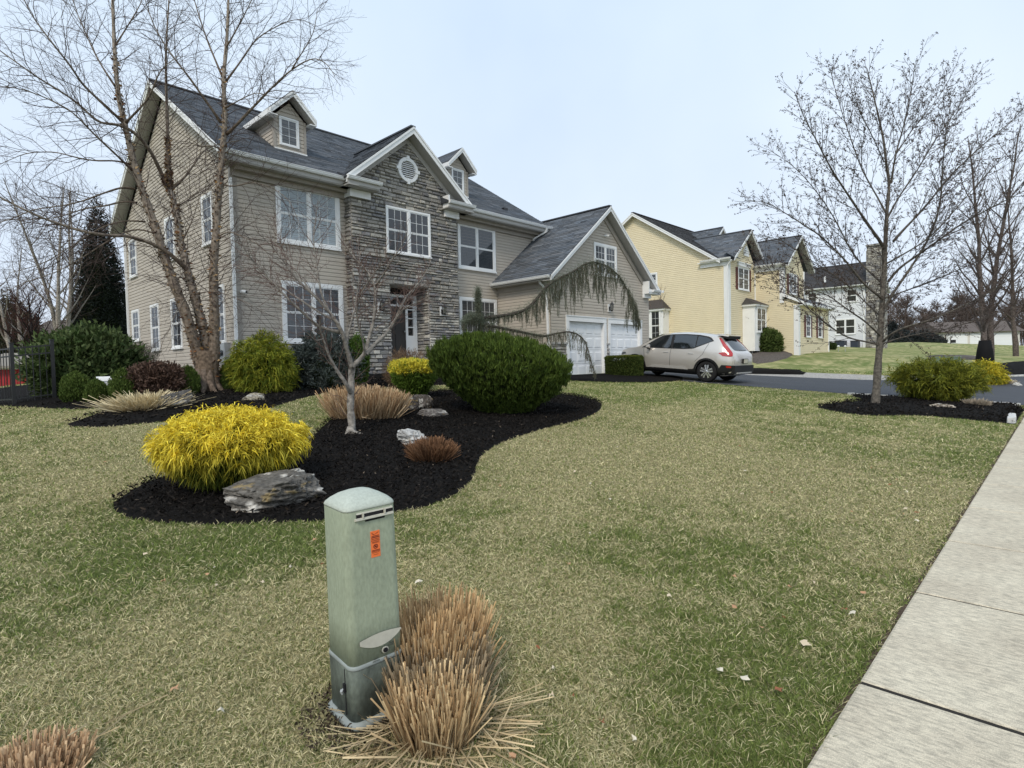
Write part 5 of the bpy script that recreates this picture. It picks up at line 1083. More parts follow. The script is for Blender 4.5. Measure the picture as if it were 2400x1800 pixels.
# ---- generic bare tree used in the background; each its own object
def bare_tree(name, label, base, h, r, spread, n1, prm, bark, group=None, up=.5, buds=None, trunk_frac=.25, stems=1, k=8):
    base = np.array(base, float); S = []
    for s in range(stems):
        p0 = base+np.array([random.uniform(-.2, .2), random.uniform(-.2, .2), -.1])*(1 if stems > 1 else 0); d = np.array([random.uniform(-.25, .25), random.uniform(-.25, .25), 1.]) if stems > 1 else np.array([0, 0, 1.])
        tr = wander(p0, d, h, 14, .035, .08); R = np.linspace(r, r*.12, 14); S.append((tr, R))
        for i in range(n1//stems):
            u = trunk_frac+(1-trunk_frac)*.9*(i+random.random())/(n1//stems); j = min(12, int(u*13)); a = 2.4*i+random.random(); d = np.array([math.cos(a), math.sin(a), up]); ln = spread*(1-.7*(u-trunk_frac))*random.uniform(.75, 1.15)
            S.append((wander(tr[j], d, ln, 9, .07, .07), np.linspace(R[j]*.5, .01, 9)))
    return tree(name, label, 'tree', base, S, prm, bark, None, group, first=tuple(i for i in range(len(S)) if len(S[i][0]) == 14), trunkk=k, buds=buds)
def far_prm(s, w=.75): return [dict(gap=.30*s, len=1.3*s, r=.014*w, rt=.008*w, curl=.12, up=.05, spread=.65, col=(.10, .075, .065), k=3, n=5, **{'from': .1}), dict(gap=.26*s, len=.65*s, r=.008*w, rt=.006*w, curl=.12, up=.04, spread=.65, col=(.105, .075, .063), k=3, n=4)]
GB = 'street trees beyond the driveway'
p, t = G(2322, 862); bare_tree('street_tree', 'tall upright bare tree, the right one of the close pair on the far lawn', p, 12.0, .15, 3.4, 26, far_prm(1.), (.12, .10, .09), GB, up=1.3, trunk_frac=.12)
p2_, t = G(2348, 858); tw, _ = bare_tree('street_tree', 'tall upright bare tree with a black watering bag round its trunk', G(2306, 866)[0], 11.5, .15, 3.2, 24, far_prm(1.), (.12, .10, .09), GB, up=1.3, trunk_frac=.13)
p = G(2308, 866)[0]; mb = MB(); mb.tube([p+EZ*.0, p+EZ*.25, p+EZ*.9, p+EZ*1.45], [.34, .40, .33, .24], 14, (.012, .012, .013)); o = mb.build('watering_bag', M['dryleaf'], None, smooth=True); tag(o, 'black zip up watering bag wrapped round a street tree trunk', 'watering bag')
bare_tree('street_tree', 'bare tree at the right edge of the photo beyond the pair', G(2381, 835)[0], 11, .17, 3.8, 24, far_prm(1.15), (.11, .09, .08), GB, up=.9, trunk_frac=.2)
GL = 'bare trees behind the house on the left'
for (px_, dd, h_, lab) in ((128, 34, 11.5, 'pale forked bare tree left of the tall dark evergreen'), (172, 37, 12.5, 'pale bare tree just left of the tall dark evergreen'), (60, 42, 10, 'pale bare tree behind the dark conifer at the left')):
    p = PD(px_, 930, dd); p[2] = H(p[0], p[1])-.3; bare_tree('bare_tree', lab, p, h_, .16, 3.4, 16, far_prm(1.25, .9), (.30, .27, .24), GL, up=1.2, stems=2, trunk_frac=.3)
p = PD(78, 935, 25.); p[2] = H(p[0], p[1]); bare_tree('small_tree', 'small dark bare tree with reddish twigs in front of the red shed', p, 3.9, .11, 1.9, 26, [dict(gap=.10, len=.6, r=.006, rt=.004, curl=.12, up=.1, spread=.7, col=(.085, .04, .035), k=3, n=4), dict(gap=.10, len=.3, r=.004, rt=.003, curl=.12, up=.1, spread=.6, col=(.10, .045, .04), k=3, n=3)], (.035, .03, .03), up=.9, trunk_frac=.3)
p = PY(1553, 820, 19.5); p[2] = H(p[0], p[1]); bare_tree('sapling', 'thin bare sapling against the side of the yellow house', p, 5.2, .035, 1.9, 14, [dict(gap=.3, len=.7, r=.006, rt=.004, curl=.1, up=.15, spread=.5, col=(.20, .15, .10), k=3, n=4)], (.24, .19, .14), up=1.4, trunk_frac=.12)
p = G(1776, 832)[0]; bare_tree('sapling', 'thin bare sapling in front of the yellow house bay window', p, 2.9, .03, 1.3, 10, [dict(gap=.2, len=.5, r=.006, rt=.004, curl=.1, up=.1, spread=.6, col=(.13, .10, .08), k=3, n=4)], (.13, .11, .09), up=.8, trunk_frac=.45)
# far woods: one object, too many crowns to count
T = Tubes()
def woods(x0, x1, d0, d1, n, hmin, hmax, tall, yb=812):
    for i in range(n):
        x = random.uniform(x0, x1); dd = random.uniform(d0, d1); p = PD(x, yb, dd); h = random.uniform(hmin, hmax); c = np.array([.105, .08, .07])*random.uniform(.8, 1.4)
        tr = wander(p-EZ*1.5, EZ, h, 6, .05, .1); T.add(tr, np.linspace(.2, .05, 6), 4, tuple(c))
        for k in range(26):
            u = random.uniform(.2, .95); j = min(4, int(u*5)); a = random.uniform(0, 6.28); q = wander(tr[j], np.array([math.cos(a), math.sin(a), .9]), h*.36*(1.1-u*.6), 5, .12, .08); T.add(q, np.linspace(.05, .03, 5), 3, tuple(c))
            for m in range(tall):
                jj = random.randint(1, 3); a = random.uniform(0, 6.28); q2 = wander(q[jj], np.array([math.cos(a), math.sin(a), .8]), h*.13, 4, .15, .05); T.add(q2, np.linspace(.034, .024, 4), 3, tuple(c))
woods(2075, 2460, 112, 190, 62, 8, 15, 14); woods(-700, 280, 90, 170, 60, 7, 12, 7, 905); woods(1985, 2080, 120, 190, 9, 7, 10, 8)
woods(2480, 3300, 60, 160, 30, 9, 14, 6)
tag(link('far_woods', T.mesh('far_woods'), M['twig']), 'distant belt of bare brown trees along the horizon', 'woods', kind='stuff')
def conifer(name, label, base, h, r, n, Ln, W, ca, cb, prof, group=None, inner='inner_green'):
    rt, fw = frame_at(base); return shrub(name, label, 'tree', None, n, Ln, W, ca, cb, 'out', prof, .2, cr_=(base, r, r, h, rt, fw), inner=inner, ls=5, depth=(.7, 1.08), upk=.2)
p = PD(246, 905, 37); p[2] = H(p[0], p[1]); conifer('arborvitae', 'tall dense dark evergreen right behind the house corner', p, PD(250, 470, 37)[2]-p[2], 1.75, 30000, .20, .05, (.010, .014, .012), (.026, .034, .026), [(0, .8), (.15, 1), (.4, .85), (.7, .5), (.93, .16), (1, 0)])
p = PD(26, 930, 55); p[2] = H(p[0], p[1]); conifer('conifer', 'broad brownish conifer at the left edge behind the shed', p, PD(26, 684, 55)[2]-p[2], 3.0, 14000, .3, .09, (.03, .03, .02), (.07, .06, .04), [(0, .8), (.2, 1), (.5, .9), (.75, .6), (1, 0)])
for x, y, d_, h_, r_, lb in ((2112, 815, 100, 3.4, 3.6, 'dark low spruce beyond the lawn left of the white garage'), (2165, 815, 98, 3.0, 3.4, 'dark spreading evergreen beyond the lawn beside the spruce'), (2090, 812, 110, 5, 2.5, 'dark evergreen right of the stone chimney')):
    p = PD(x, y, d_); conifer('spruce', lb, p, h_, r_, 4000, .5, .14, (.022, .028, .03), (.05, .058, .056), [(0, 1), (.3, .9), (.6, .6), (1, 0)], 'dark evergreens along the far lawn')
# ================================================================== SHRUBS AND CLUMPS
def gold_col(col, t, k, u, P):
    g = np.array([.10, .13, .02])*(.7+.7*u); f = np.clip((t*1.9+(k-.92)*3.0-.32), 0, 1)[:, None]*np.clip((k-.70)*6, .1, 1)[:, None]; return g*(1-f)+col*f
gb = (392, 698, 958, 1172)
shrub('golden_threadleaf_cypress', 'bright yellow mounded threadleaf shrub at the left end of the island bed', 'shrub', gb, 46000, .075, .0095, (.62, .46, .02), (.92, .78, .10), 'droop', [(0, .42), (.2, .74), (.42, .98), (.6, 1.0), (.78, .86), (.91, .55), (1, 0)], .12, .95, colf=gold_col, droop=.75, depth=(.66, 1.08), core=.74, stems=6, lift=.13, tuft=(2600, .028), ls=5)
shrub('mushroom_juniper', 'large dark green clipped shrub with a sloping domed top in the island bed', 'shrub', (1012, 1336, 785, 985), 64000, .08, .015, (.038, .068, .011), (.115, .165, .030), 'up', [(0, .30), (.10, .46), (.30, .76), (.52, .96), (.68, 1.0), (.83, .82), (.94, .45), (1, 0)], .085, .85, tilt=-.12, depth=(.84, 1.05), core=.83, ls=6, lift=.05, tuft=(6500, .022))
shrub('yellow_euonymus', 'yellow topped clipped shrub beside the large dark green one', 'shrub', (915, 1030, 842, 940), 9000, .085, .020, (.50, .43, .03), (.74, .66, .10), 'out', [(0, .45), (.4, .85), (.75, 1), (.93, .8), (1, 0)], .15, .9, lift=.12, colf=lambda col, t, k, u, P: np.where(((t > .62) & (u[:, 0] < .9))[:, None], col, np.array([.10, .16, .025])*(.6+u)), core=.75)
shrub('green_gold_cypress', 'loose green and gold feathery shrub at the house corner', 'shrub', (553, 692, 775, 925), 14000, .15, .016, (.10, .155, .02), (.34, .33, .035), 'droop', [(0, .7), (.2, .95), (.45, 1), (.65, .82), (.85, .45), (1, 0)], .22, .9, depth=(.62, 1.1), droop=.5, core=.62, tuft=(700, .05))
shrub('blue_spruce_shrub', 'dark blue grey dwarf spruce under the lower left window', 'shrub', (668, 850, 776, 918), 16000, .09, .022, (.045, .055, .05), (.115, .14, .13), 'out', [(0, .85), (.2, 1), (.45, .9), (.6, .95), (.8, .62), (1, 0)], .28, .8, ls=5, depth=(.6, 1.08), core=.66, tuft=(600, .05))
shrub('boxwood', 'green rounded bush behind the bare ornamental maple against the stone wall', 'shrub', (812, 868, 778, 915), 6000, .06, .02, (.05, .10, .015), (.10, .17, .03), 'out', BALL, .12, .9)
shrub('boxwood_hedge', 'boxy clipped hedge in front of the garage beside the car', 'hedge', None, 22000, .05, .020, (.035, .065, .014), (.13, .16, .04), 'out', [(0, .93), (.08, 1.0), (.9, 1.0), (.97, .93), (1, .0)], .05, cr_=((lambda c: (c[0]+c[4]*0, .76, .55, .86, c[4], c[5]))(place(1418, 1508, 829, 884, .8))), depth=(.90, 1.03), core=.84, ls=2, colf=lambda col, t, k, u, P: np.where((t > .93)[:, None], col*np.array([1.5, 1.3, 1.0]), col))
LAU = 'shrubs along the left end of the house bed'
shrub('cherry_laurel', 'big broad leaved dark evergreen shrub at the rear corner of the house', 'shrub', (98, 318, 770, 925), 12000, .14, .048, (.045, .080, .022), (.135, .175, .07), 'out', [(0, .75), (.3, 1), (.6, .95), (.85, .6), (1, 0)], .22, .8, depth=(.66, 1.08), upk=1.0, core=.7, tuft=(1300, .07))
for bx, lb in (((148, 212, 868, 947), 'upright two lobed small green boxwood nearest the fence'), ((203, 252, 888, 947), 'smallest cone shaped green boxwood left of the white generator'), ((262, 318, 862, 948), 'cone shaped green boxwood right of the white generator'), ((418, 466, 855, 930), 'small green boxwood just left of the birch trunk'), ((518, 566, 842, 918), 'small dark green boxwood just right of the birch trunk')):
    shrub('boxwood', lb, 'shrub', bx, 6000, .05, .017, (.05, .085, .016), (.12, .165, .04), 'up', [(0, .7), (.25, 1), (.55, .92), (.8, .6), (1, 0)], .18, .9, group='small boxwoods in the house bed', depth=(.8, 1.05))
shrub('barberry', 'low dark brown leafy shrub left of the birch', 'shrub', (300, 430, 848, 940), 9000, .07, .028, (.06, .035, .025), (.17, .11, .085), 'out', DOME, .2, .7, inner='inner_brown', depth=(.6, 1.08), core=.6)
shrub('bare_shrub', 'grey green wispy shrub beside the big laurel', 'shrub', (262, 372, 800, 905), 2600, .30, .008, (.12, .115, .085), (.22, .21, .16), 'up', [(0, .3), (.4, .7), (.8, 1), (1, .3)], .25, .5, core=0, depth=(.2, 1.0), inner='inner_brown')
shrub('nandina', 'dry reddish brown twiggy shrub beside the front step', 'shrub', (905, 1005, 818, 915), 6000, .12, .008, (.14, .075, .04), (.26, .19, .13), 'out', DOME, .25, .8, inner='inner_brown', depth=(.4, 1.1), core=.5)
# right of the driveway and beyond
shrub('green_gold_cypress', 'wide shaggy green and gold shrub in the mulch bed behind the maple', 'shrub', (2108, 2286, 848, 945), 17000, .16, .018, (.09, .12, .02), (.33, .33, .04), 'droop', [(0, .55), (.25, .85), (.5, 1), (.75, .92), (.9, .66), (1, .1)], .3, .8, depth=(.6, 1.12), droop=.35, core=.62, ls=4, stems=5, lift=.12, tuft=(700, .06))
shrub('golden_cypress', 'rounded golden shrub across the driveway', 'shrub', (2268, 2346, 848, 902), 7000, .16, .028, (.30, .30, .03), (.72, .58, .05), 'droop', [(0, .7), (.3, 1), (.6, .85), (.85, .45), (1, 0)], .25, .9, droop=.4, depth=(.6, 1.1), core=.62, tuft=(300, .08))
shrub('rhododendron', 'dark leafy shrub at the front corner of the yellow house', 'shrub', (1755, 1832, 770, 832), 5000, .22, .07, (.05, .085, .02), (.13, .17, .05), 'out', DOME, .2, .9)
for bx, lb in (((1894, 1920, 796, 820), 'round clipped bush, the tallest of the row by the yellow house'), ((1914, 1937, 799, 819), 'round clipped bush, second in the row by the yellow house'), ((1928, 1950, 800, 819), 'round clipped bush, third in the row by the yellow house'), ((1942, 1960, 803, 820), 'small clipped bush at the far end of the row by the yellow house')):
    shrub('clipped_bush', lb, 'shrub', bx, 1500, .12, .05, (.035, .06, .018), (.08, .11, .035), 'out', BALL, .06, .9, group='clipped bushes by the yellow house')
# clumps
tanA, tanB = (.34, .20, .10), (.72, .56, .36)
def pclump(name, label, x0, x1, yt, yb, n, ca, cb, W, fan, **k):
    c, rx, ry, h, rt, fw = place(x0, x1, yt, yb, k.pop('deep', .7)); return clump(name, label, 'ornamental grass', c, rx, ry, h, n, ca, cb, W, fan, rt=rt, fw=fw, **k)
pclump('cut_grass_clump', 'wide cut back tan grass clump behind the bare ornamental maple', 766, 950, 904, 990, 4200, tanA, tanB, .012, .32, deep=.5, bendy=.10)
pclump('pale_grass_clump', 'low pale cream dry grass clump beside the dark boulder', 282, 398, 912, 966, 2600, (.50, .40, .23), (.80, .70, .47), .011, .8, bendy=.6)
pclump('spirea', 'small rusty brown twiggy mound in the island bed', 980, 1046, 1022, 1090, 3600, (.10, .05, .028), (.30, .17, .095), .007, .65, deep=.7, bendy=.12)
pclump('dry_perennial', 'small dried brown plant in the bed beside the driveway', 2266, 2314, 932, 955, 500, (.26, .22, .17), (.42, .36, .28), .012, .6)
pclump('dry_perennial', 'low cream dry tuft at the corner across the driveway', 2336, 2376, 886, 900, 300, (.5, .44, .34), (.66, .58, .46), .02, .9)
cg_, ct_ = G(1015, 1748); rt, fw = frame_at(cg_); M['core_straw'] = M['inner_brown']
# clump by the pedestal: two lobes of one cut plant
cA = cg_+fw*.03+rt*.02; t_ = clump('cut_grass_clump', 'cut back clump of stiff straw stems beside the green utility pedestal', 'ornamental grass', cA, .185, .15, .30, 1500, (.36, .23, .12), (.76, .60, .36), .0065, .14, rt=rt, fw=fw, var=.3, loose=260, bendy=.05)
def lobe(parent, c, rx, ry, h, n, ca, cb):
    a = rng.uniform(0, 6.283, n); q = np.sqrt(rng.uniform(size=n)); lx = np.cos(a)*q; ly = np.sin(a)*q; P = c+rt*(lx*rx)[:, None]+fw*(ly*ry)[:, None]; P[:, 2] = hgt(P[:, 0], P[:, 1])-.02
    D = nrm(rt*(lx*.28)[:, None]+fw*(ly*.28)[:, None]+EZ+rng.normal(size=(n, 3))*.08); D = np.where(rng.uniform(size=(n, 1)) < .12, nrm(D+rng.normal(size=(n, 3))*.35), D); Ls = h*rng.uniform(.78, 1.03, n)*(.85+.3*fbm(lx*3, ly*3, 2, 5)); u = rng.uniform(size=(n, 1))
    link('stems', blade_mesh('stems', P, D, Ls, rng.uniform(.004, .0085, n), rng.normal(size=(n, 3))*.012, (np.array(ca)*(1-u)+np.array(cb)*u)*rng.uniform(.6, 1.3, (n, 1)), False, True), M['dryleaf'], parent)
lobe(t_, cg_+fw*.46+rt*.02, .19, .22, .36, 1900, (.38, .24, .12), (.72, .53, .30)); lobe(t_, cg_+fw*.26+rt*.02, .19, .17, .30, 1400, (.22, .18, .12), (.46, .36, .24))
c2 = G(60, 1795)[0]; rt, fw = frame_at(c2); clump('cut_grass_clump', 'cut straw grass stubble at the bottom left corner of the photo', 'ornamental grass', c2-fw*.10, .22, .2, .13, 900, (.34, .21, .12), (.70, .52, .33), .007, .4, rt=rt, fw=fw, loose=40, bendy=.05)
# ================================================================== ROCKS
def rock(name, label, box, col, flat=1., seed=0, deep=.7, rough=.35, group=None, cuts=3, tilt=0.):
    c, rx, ry, h, rt, fw = place(*box, deep=deep); bm = bmesh.new(); bmesh.ops.create_cube(bm, size=2); bmesh.ops.subdivide_edges(bm, edges=bm.edges[:], cuts=22, use_grid_fill=True)
    Vv = np.array([v.co[:] for v in bm.verts]); n_ = nrm(Vv); Vv = Vv*.78+n_*.30
    pl = np.random.default_rng(seed)
    for _ in range(16):                                   # facets: clip against random planes
        d = nrm(pl.normal(size=3)*np.array([1, 1, .8])); o = pl.uniform(.68, .95); e = Vv@d-o; Vv = Vv-np.where(e > 0, e, 0)[:, None]*d*.9
    lay = fbm(Vv[:, 0]*1.3+seed, Vv[:, 2]*5+Vv[:, 1], 4, seed)-.5; det = fbm(Vv[:, 0]*5+Vv[:, 1]*3, Vv[:, 2]*9-Vv[:, 1]*4, 5, seed+9)-.5; crk = np.abs(fbm(Vv[:, 0]*1.6+Vv[:, 1]+4, Vv[:, 2]*4.5, 3, seed+2)-.5); lay = lay-.45*np.exp(-(crk/.018)**2); Vv = Vv*(1+rough*.55*lay+rough*.42*det)[:, None]
    z = (Vv[:, 2]+.75)/1.55*h+tilt*Vv[:, 0]*rx; W_ = c+rt*(Vv[:, 0]*rx)[:, None]+fw*(Vv[:, 1]*ry)[:, None]+EZ*(z*1.02-.03)[:, None]; t = None
    for v, p in zip(bm.verts, W_): v.co = p
    me = bpy.data.meshes.new(name); bm.to_mesh(me); bm.free(); nz1 = fbm(Vv[:, 0]*4+Vv[:, 1]*2, Vv[:, 2]*5+Vv[:, 1]*3, 4, seed+3)[:, None]; nz2 = fbm(Vv[:, 0]*3+9, Vv[:, 2]*4+Vv[:, 1], 3, seed+5)[:, None]
    cc = np.array(col)*(.55+.9*nz1); cc = np.where(nz2 > .68, np.array([.46, .44, .40]), cc); cc = np.where((nz2 < .25), np.array([.22, .17, .09]), cc)
    at = me.color_attributes.new('col', 'FLOAT_COLOR', 'POINT'); at.data.foreach_set('color', np.concatenate([cc, np.ones((len(cc), 1))], 1).astype(np.float32).ravel())
    o = link(name, me, M['rock'], None); return tag(o, label, 'rock', group)
rock('boulder', 'large grey weathered boulder with lichen in front of the yellow shrub', (517, 742, 1112, 1205), (.12, .112, .10), seed=4, deep=.6, rough=.5)
rock('flat_stone', 'thin grey stone half buried behind the utility pedestal', (796, 876, 1124, 1144), (.26, .25, .23), seed=8, deep=.8)
rock('white_rock', 'pale whitish rock behind the rusty brown mound', (936, 1004, 1008, 1052), (.44, .44, .43), seed=12, deep=.7, rough=.6)
rock('stone', 'flat brownish grey stone left of the large dark green shrub', (974, 1054, 956, 984), (.20, .18, .165), seed=15)
rock('stone', 'dark upright stone behind the flat one by the large green shrub', (972, 1018, 924, 962), (.12, .105, .095), seed=18)
rock('stone', 'dark rounded stone beside the tan grass clump', (945, 985, 932, 968), (.08, .07, .065), seed=19)
rock('boulder', 'dark sloping boulder beside the pale cream grass', (352, 444, 926, 962), (.10, .095, .09), seed=21, tilt=.25)
rock('stone', 'small tan stone in the house bed behind the yellow shrub', (572, 622, 922, 944), (.30, .27, .21), seed=23)
rock('pale_stone', 'pale jagged low stone in the middle of the driveway bed', (2184, 2240, 946, 961), (.42, .37, .31), seed=26, rough=.7)
rock('pale_stone', 'pale flat stone near the sidewalk end of the driveway bed', (2300, 2340, 958, 968), (.34, .31, .28), seed=28, rough=.5)
rock('white_stone', 'small white stone in the bed across the driveway', (2372, 2392, 896, 905), (.62, .62, .60), seed=31)
# stack of pale edging stones at the corner of the walk
for k in range(6):
    u = k/5; x = 17.35+u*1.5; y = .86+u*.06; mb = MB(); z = H(x, y)+.02; s = random.uniform(.09, .13)*(1.5 if k == 0 else 1); mb.box((x-s*.9, y-.07, z-.03), (x+s*.9, y+.08, z+.10*(1.2 if k == 0 else .9)), None, .018)
    o = mb.build('edging_stone', M['sett']); b = o.modifiers.new('b', 'BEVEL'); b.width = .02; b.segments = 2
    tag(o, ('largest white edging stone at the end nearest the camera' if k == 0 else 'smaller white edging stone in the short row where walk and driveway bed meet'), 'stone', 'white edging stones at the corner of the walk')
# ================================================================== UTILITY PEDESTAL
pc = G(830, 1705)[0]; pr = math.radians(-6); M['ped'] = mat('pedestal_green', (.33, .375, .275), .6, .12, 5, .12, 90, spec=.25, stretch=(1, 1, .35), fine=.12)
M['ped_cap'] = mat('weathered_cap', (.44, .48, .42), .65, .08, 9, .1, 90, fine=.1); M['ped_base'] = mat('pedestal_base', (.15, .175, .15), .6, .5, 7, .15, 60, spec=.3, stretch=(1, 1, .5), fine=.2); M['ped_rim'] = mat('pedestal_rim', (.27, .30, .29), .55, .15, 9); M['dusty'] = mat('dusty_plastic', (.46, .45, .38), .7, .12, 20)
A_ = .245; ctr = pc+np.array([A_/2-.012, A_/2-.058, 0]); pz_ = H(ctr[0], ctr[1])
ped = thing('utility_pedestal', 'weathered green plastic utility pedestal with an orange sticker standing in the lawn', 'utility pedestal', (ctr[0], ctr[1], pz_), pr); ped.scale = (1.0, 1.0, .90); ped.rotation_euler = (math.radians(.6), math.radians(-1.2), pr)
def rring(hx, hy, r, z, k=5):
    o = []
    for cx_, cy_, a0 in ((hx-r, hy-r, 0), (-hx+r, hy-r, 90), (-hx+r, -hy+r, 180), (hx-r, -hy+r, 270)):
        for i in range(k+1):
            a = math.radians(a0+90*i/k); o.append((cx_+math.cos(a)*r, cy_+math.sin(a)*r, z))
    return o
def rloft(name, rings, m, parent, smooth=True):
    mb = MB(); n = len(rings[0]); i0 = 0
    for r_ in rings: mb.v += r_
    for i in range(len(rings)-1):
        for j in range(n): mb.f.append((i*n+j, i*n+(j+1) % n, (i+1)*n+(j+1) % n, (i+1)*n+j)); mb.c.append(None)
    mb.f.append(tuple(range(n))[::-1]); mb.c.append(None); mb.f.append(tuple((len(rings)-1)*n+j for j in range(n))); mb.c.append(None)
    o = mb.build(name, m, parent, world=False, smooth=smooth); return o
h_ = A_/2
rloft('cover', [rring(h_*1.01, h_*1.01, .036, .27), rring(h_*1.0, h_*1.0, .036, .5), rring(h_*.975, h_*.975, .036, .95), rring(h_*.972, h_*.972, .036, 1.030), rring(h_*.966, h_*.966, .036, 1.036)], M['ped'], ped)
rloft('cap', [rring(h_*.978, h_*.978, .036, 1.034), rring(h_*.982, h_*.982, .036, 1.042), rring(h_*.95, h_*.95, .038, 1.052), rring(h_*.84, h_*.84, .04, 1.068), rring(h_*.62, h_*.62, .035, 1.088), rring(h_*.36, h_*.36, .03, 1.102), rring(h_*.1, h_*.1, .008, 1.107)], M['ped_cap'], ped)
rloft('base', [rring(h_*1.02, h_*1.02, .038, .035), rring(h_*1.03, h_*1.03, .038, .29), rring(h_*1.0, h_*1.0, .038, .305)], M['ped_base'], ped)
rloft('rim', [rring(h_*1.035, h_*1.035, .038, .290), rring(h_*1.045, h_*1.045, .038, .296), rring(h_*1.035, h_*1.035, .037, .307), rring(h_*1.0, h_*1.0, .036, .312)], M['ped_rim'], ped)
rloft('flange', [rring(h_*1.18, h_*1.18, .06, .012), rring(h_*1.19, h_*1.19, .06, .028), rring(h_*1.06, h_*1.06, .05, .045), rring(h_*1.0, h_*1.0, .05, .046)], M['ped_rim'], ped)
fy = -h_*.965
mb = MB()                                                   # louvre scoop under the dome
mb.hexa([(-.075, fy-.013, .992), (.098, fy-.013, .992), (.104, fy+.01, .985), (-.082, fy+.01, .985), (-.075, fy-.011, 1.000), (.098, fy-.011, 1.000), (.104, fy+.01, 1.003), (-.082, fy+.01, 1.003)]); mb.hexa([(-.07, fy-.004, 1.018), (.10, fy-.004, 1.018), (.10, fy+.01, 1.014), (-.07, fy+.01, 1.014), (-.065, fy+.002, 1.032), (.095, fy+.002, 1.032), (.095, fy+.02, 1.04), (-.065, fy+.02, 1.04)])
mb.box((-.045, fy-.014, 1.0), (-.040, fy+.005, 1.024)); mb.box((.055, fy-.014, 1.0), (.06, fy+.005, 1.024)); mb.build('louvre', M['dusty'], ped, world=False)
mb = MB(); mb.box((-.07, fy-.003, 1.001), (.10, fy+.002, 1.019)); mb.box((-.03, fy-.003, .978), (.06, fy+.002, .986)); mb.build('vent_gap', M['dark'], ped, world=False)
mb = MB(); n = 12                                            # dusty ledge scoop
top = [(-.085+.195*i/n, fy-.012, .425+.012*math.sin(math.pi*i/n)) for i in range(n+1)]; bot = [(-.085+.195*i/n, fy-.013-.004*math.sin(math.pi*i/n), .420-.045*math.sin(math.pi*min(1, .08+i/n*.92))**.8) for i in range(n+1)]
for i in range(n): mb.face([top[i], top[i+1], bot[i+1], bot[i]])
mb.build('ledge', M['dusty'], ped, world=False, fix=False)
mb = MB(); mb.lathe((.03, fy-.009, .345), [(.016, 0), (.016, -.004)], 14, 'y'); k_o = mb.build('lock_recess', M['dusty'], ped, world=False); mb = MB(); mb.lathe((.03, fy-.014, .345), [(.011, 0), (.011, -.004)], 12, 'y'); mb.build('lock', M['dark'], k_o, world=False)
M['ink'] = mat('moulded_mark', (.07, .08, .07), .8); M['orange'] = mat('orange_sticker', (.86, .19, .05), .5, .04, 20)
def ringm(mb, x, z, r, w_=.0018, y=fy-.0125, k=14):
    for i in range(k): a0 = 2*math.pi*i/k; a1 = 2*math.pi*(i+1)/k; mb.face([(x+math.cos(a0)*r, y, z+math.sin(a0)*r), (x+math.cos(a1)*r, y, z+math.sin(a1)*r), (x+math.cos(a1)*(r-w_), y, z+math.sin(a1)*(r-w_)), (x+math.cos(a0)*(r-w_), y, z+math.sin(a0)*(r-w_))])
mb = MB(); ringm(mb, .03, .382, .0065); ringm(mb, .03, .307, .0065); ringm(mb, .03, .345, .022, .0012)
for x0, z0, n in ((.052, .366, 4), (.046, .357, 6), (-.025, .315, 4), (-.03, .305, 6)):
    for i in range(n): mb.face([(x0+i*.0055, fy-.0125, z0), (x0+i*.0055+.0035, fy-.0125, z0), (x0+i*.0055+.0035, fy-.0125, z0+.006), (x0+i*.0055, fy-.0125, z0+.006)])
mb.build('moulded_lettering', M['ink'], ped, world=False, fix=False)
mb = MB(); mb.box((-.010, fy-.0035, .80), (.032, fy+.004, .925)); stk = mb.build('sticker', M['orange'], ped, world=False)
mb = MB(); Y_ = fy-.0045; F4 = lambda a, b, c, d: mb.face([(a, Y_, c), (b, Y_, c), (b, Y_, d), (a, Y_, d)])
M['ink_red'] = mat('sticker_print', (.13, .02, .015), .6)
mb.face([(-.006, Y_, .916), (-.004, Y_, .918), (.006, Y_, .908), (.004, Y_, .906)]); mb.face([(.004, Y_, .906), (.006, Y_, .908), (.026, Y_, .919), (.025, Y_, .916)])
F4(-.006, .028, .900, .903); F4(-.008, .030, .893, .897); F4(-.008, .030, .886, .8885); 
for i in range(7): F4(-.008+i*.0056, -.0045+i*.0056, .878, .882)
F4(-.006, .028, .872, .874); F4(-.004, .026, .868, .8695)
for i in range(12): a0 = 2*math.pi*i/12; a1 = 2*math.pi*(i+1)/12; q = .011; mb.face([(.011+math.cos(a0)*q, Y_, .851+math.sin(a0)*q), (.011+math.cos(a1)*q, Y_, .851+math.sin(a1)*q), (.011+math.cos(a1)*q*.7, Y_, .851+math.sin(a1)*q*.7), (.011+math.cos(a0)*q*.7, Y_, .851+math.sin(a0)*q*.7)])
mb.face([(.003, Y_, .857), (.005, Y_, .859), (.019, Y_, .845), (.017, Y_, .843)]); F4(.007, .015, .848, .855); F4(-.007, .029, .832, .835)
for i in range(7): F4(-.008+i*.0056, -.0045+i*.0056, .826, .830)
F4(-.006, .027, .821, .8225); F4(.0, .022, .812, .8135); mb.build('sticker_print', M['ink_red'], stk, world=False, fix=False)
mb = MB(); fx = -h_*1.035; mb.box((fx-.001, -.062, .06), (fx+.004, -.057, .285)); mb.box((fx-.008, -.068, .175), (fx+.003, -.052, .215)); mb.build('seam', M['dark'], ped, world=False)
mb = MB(); mb.lathe((fx-.002, -.035, .165), [(.011, 0), (.011, -.006), (.006, -.010)], 12, 'x'); mb.tube([(fx-.008, -.055, .19), (fx-.016, -.055, .18), (fx-.012, -.055, .165)], .004, 6); mb.build('latch', M['gray_metal'], ped, world=False)
mb = MB(); mb.box((-.10, -.11, -.12), (-.09, -.10, .02)); mb.box((.05, -.13, -.1), (.06, -.12, .02)); mb.build('stake', M['ped_rim'], ped, world=False)
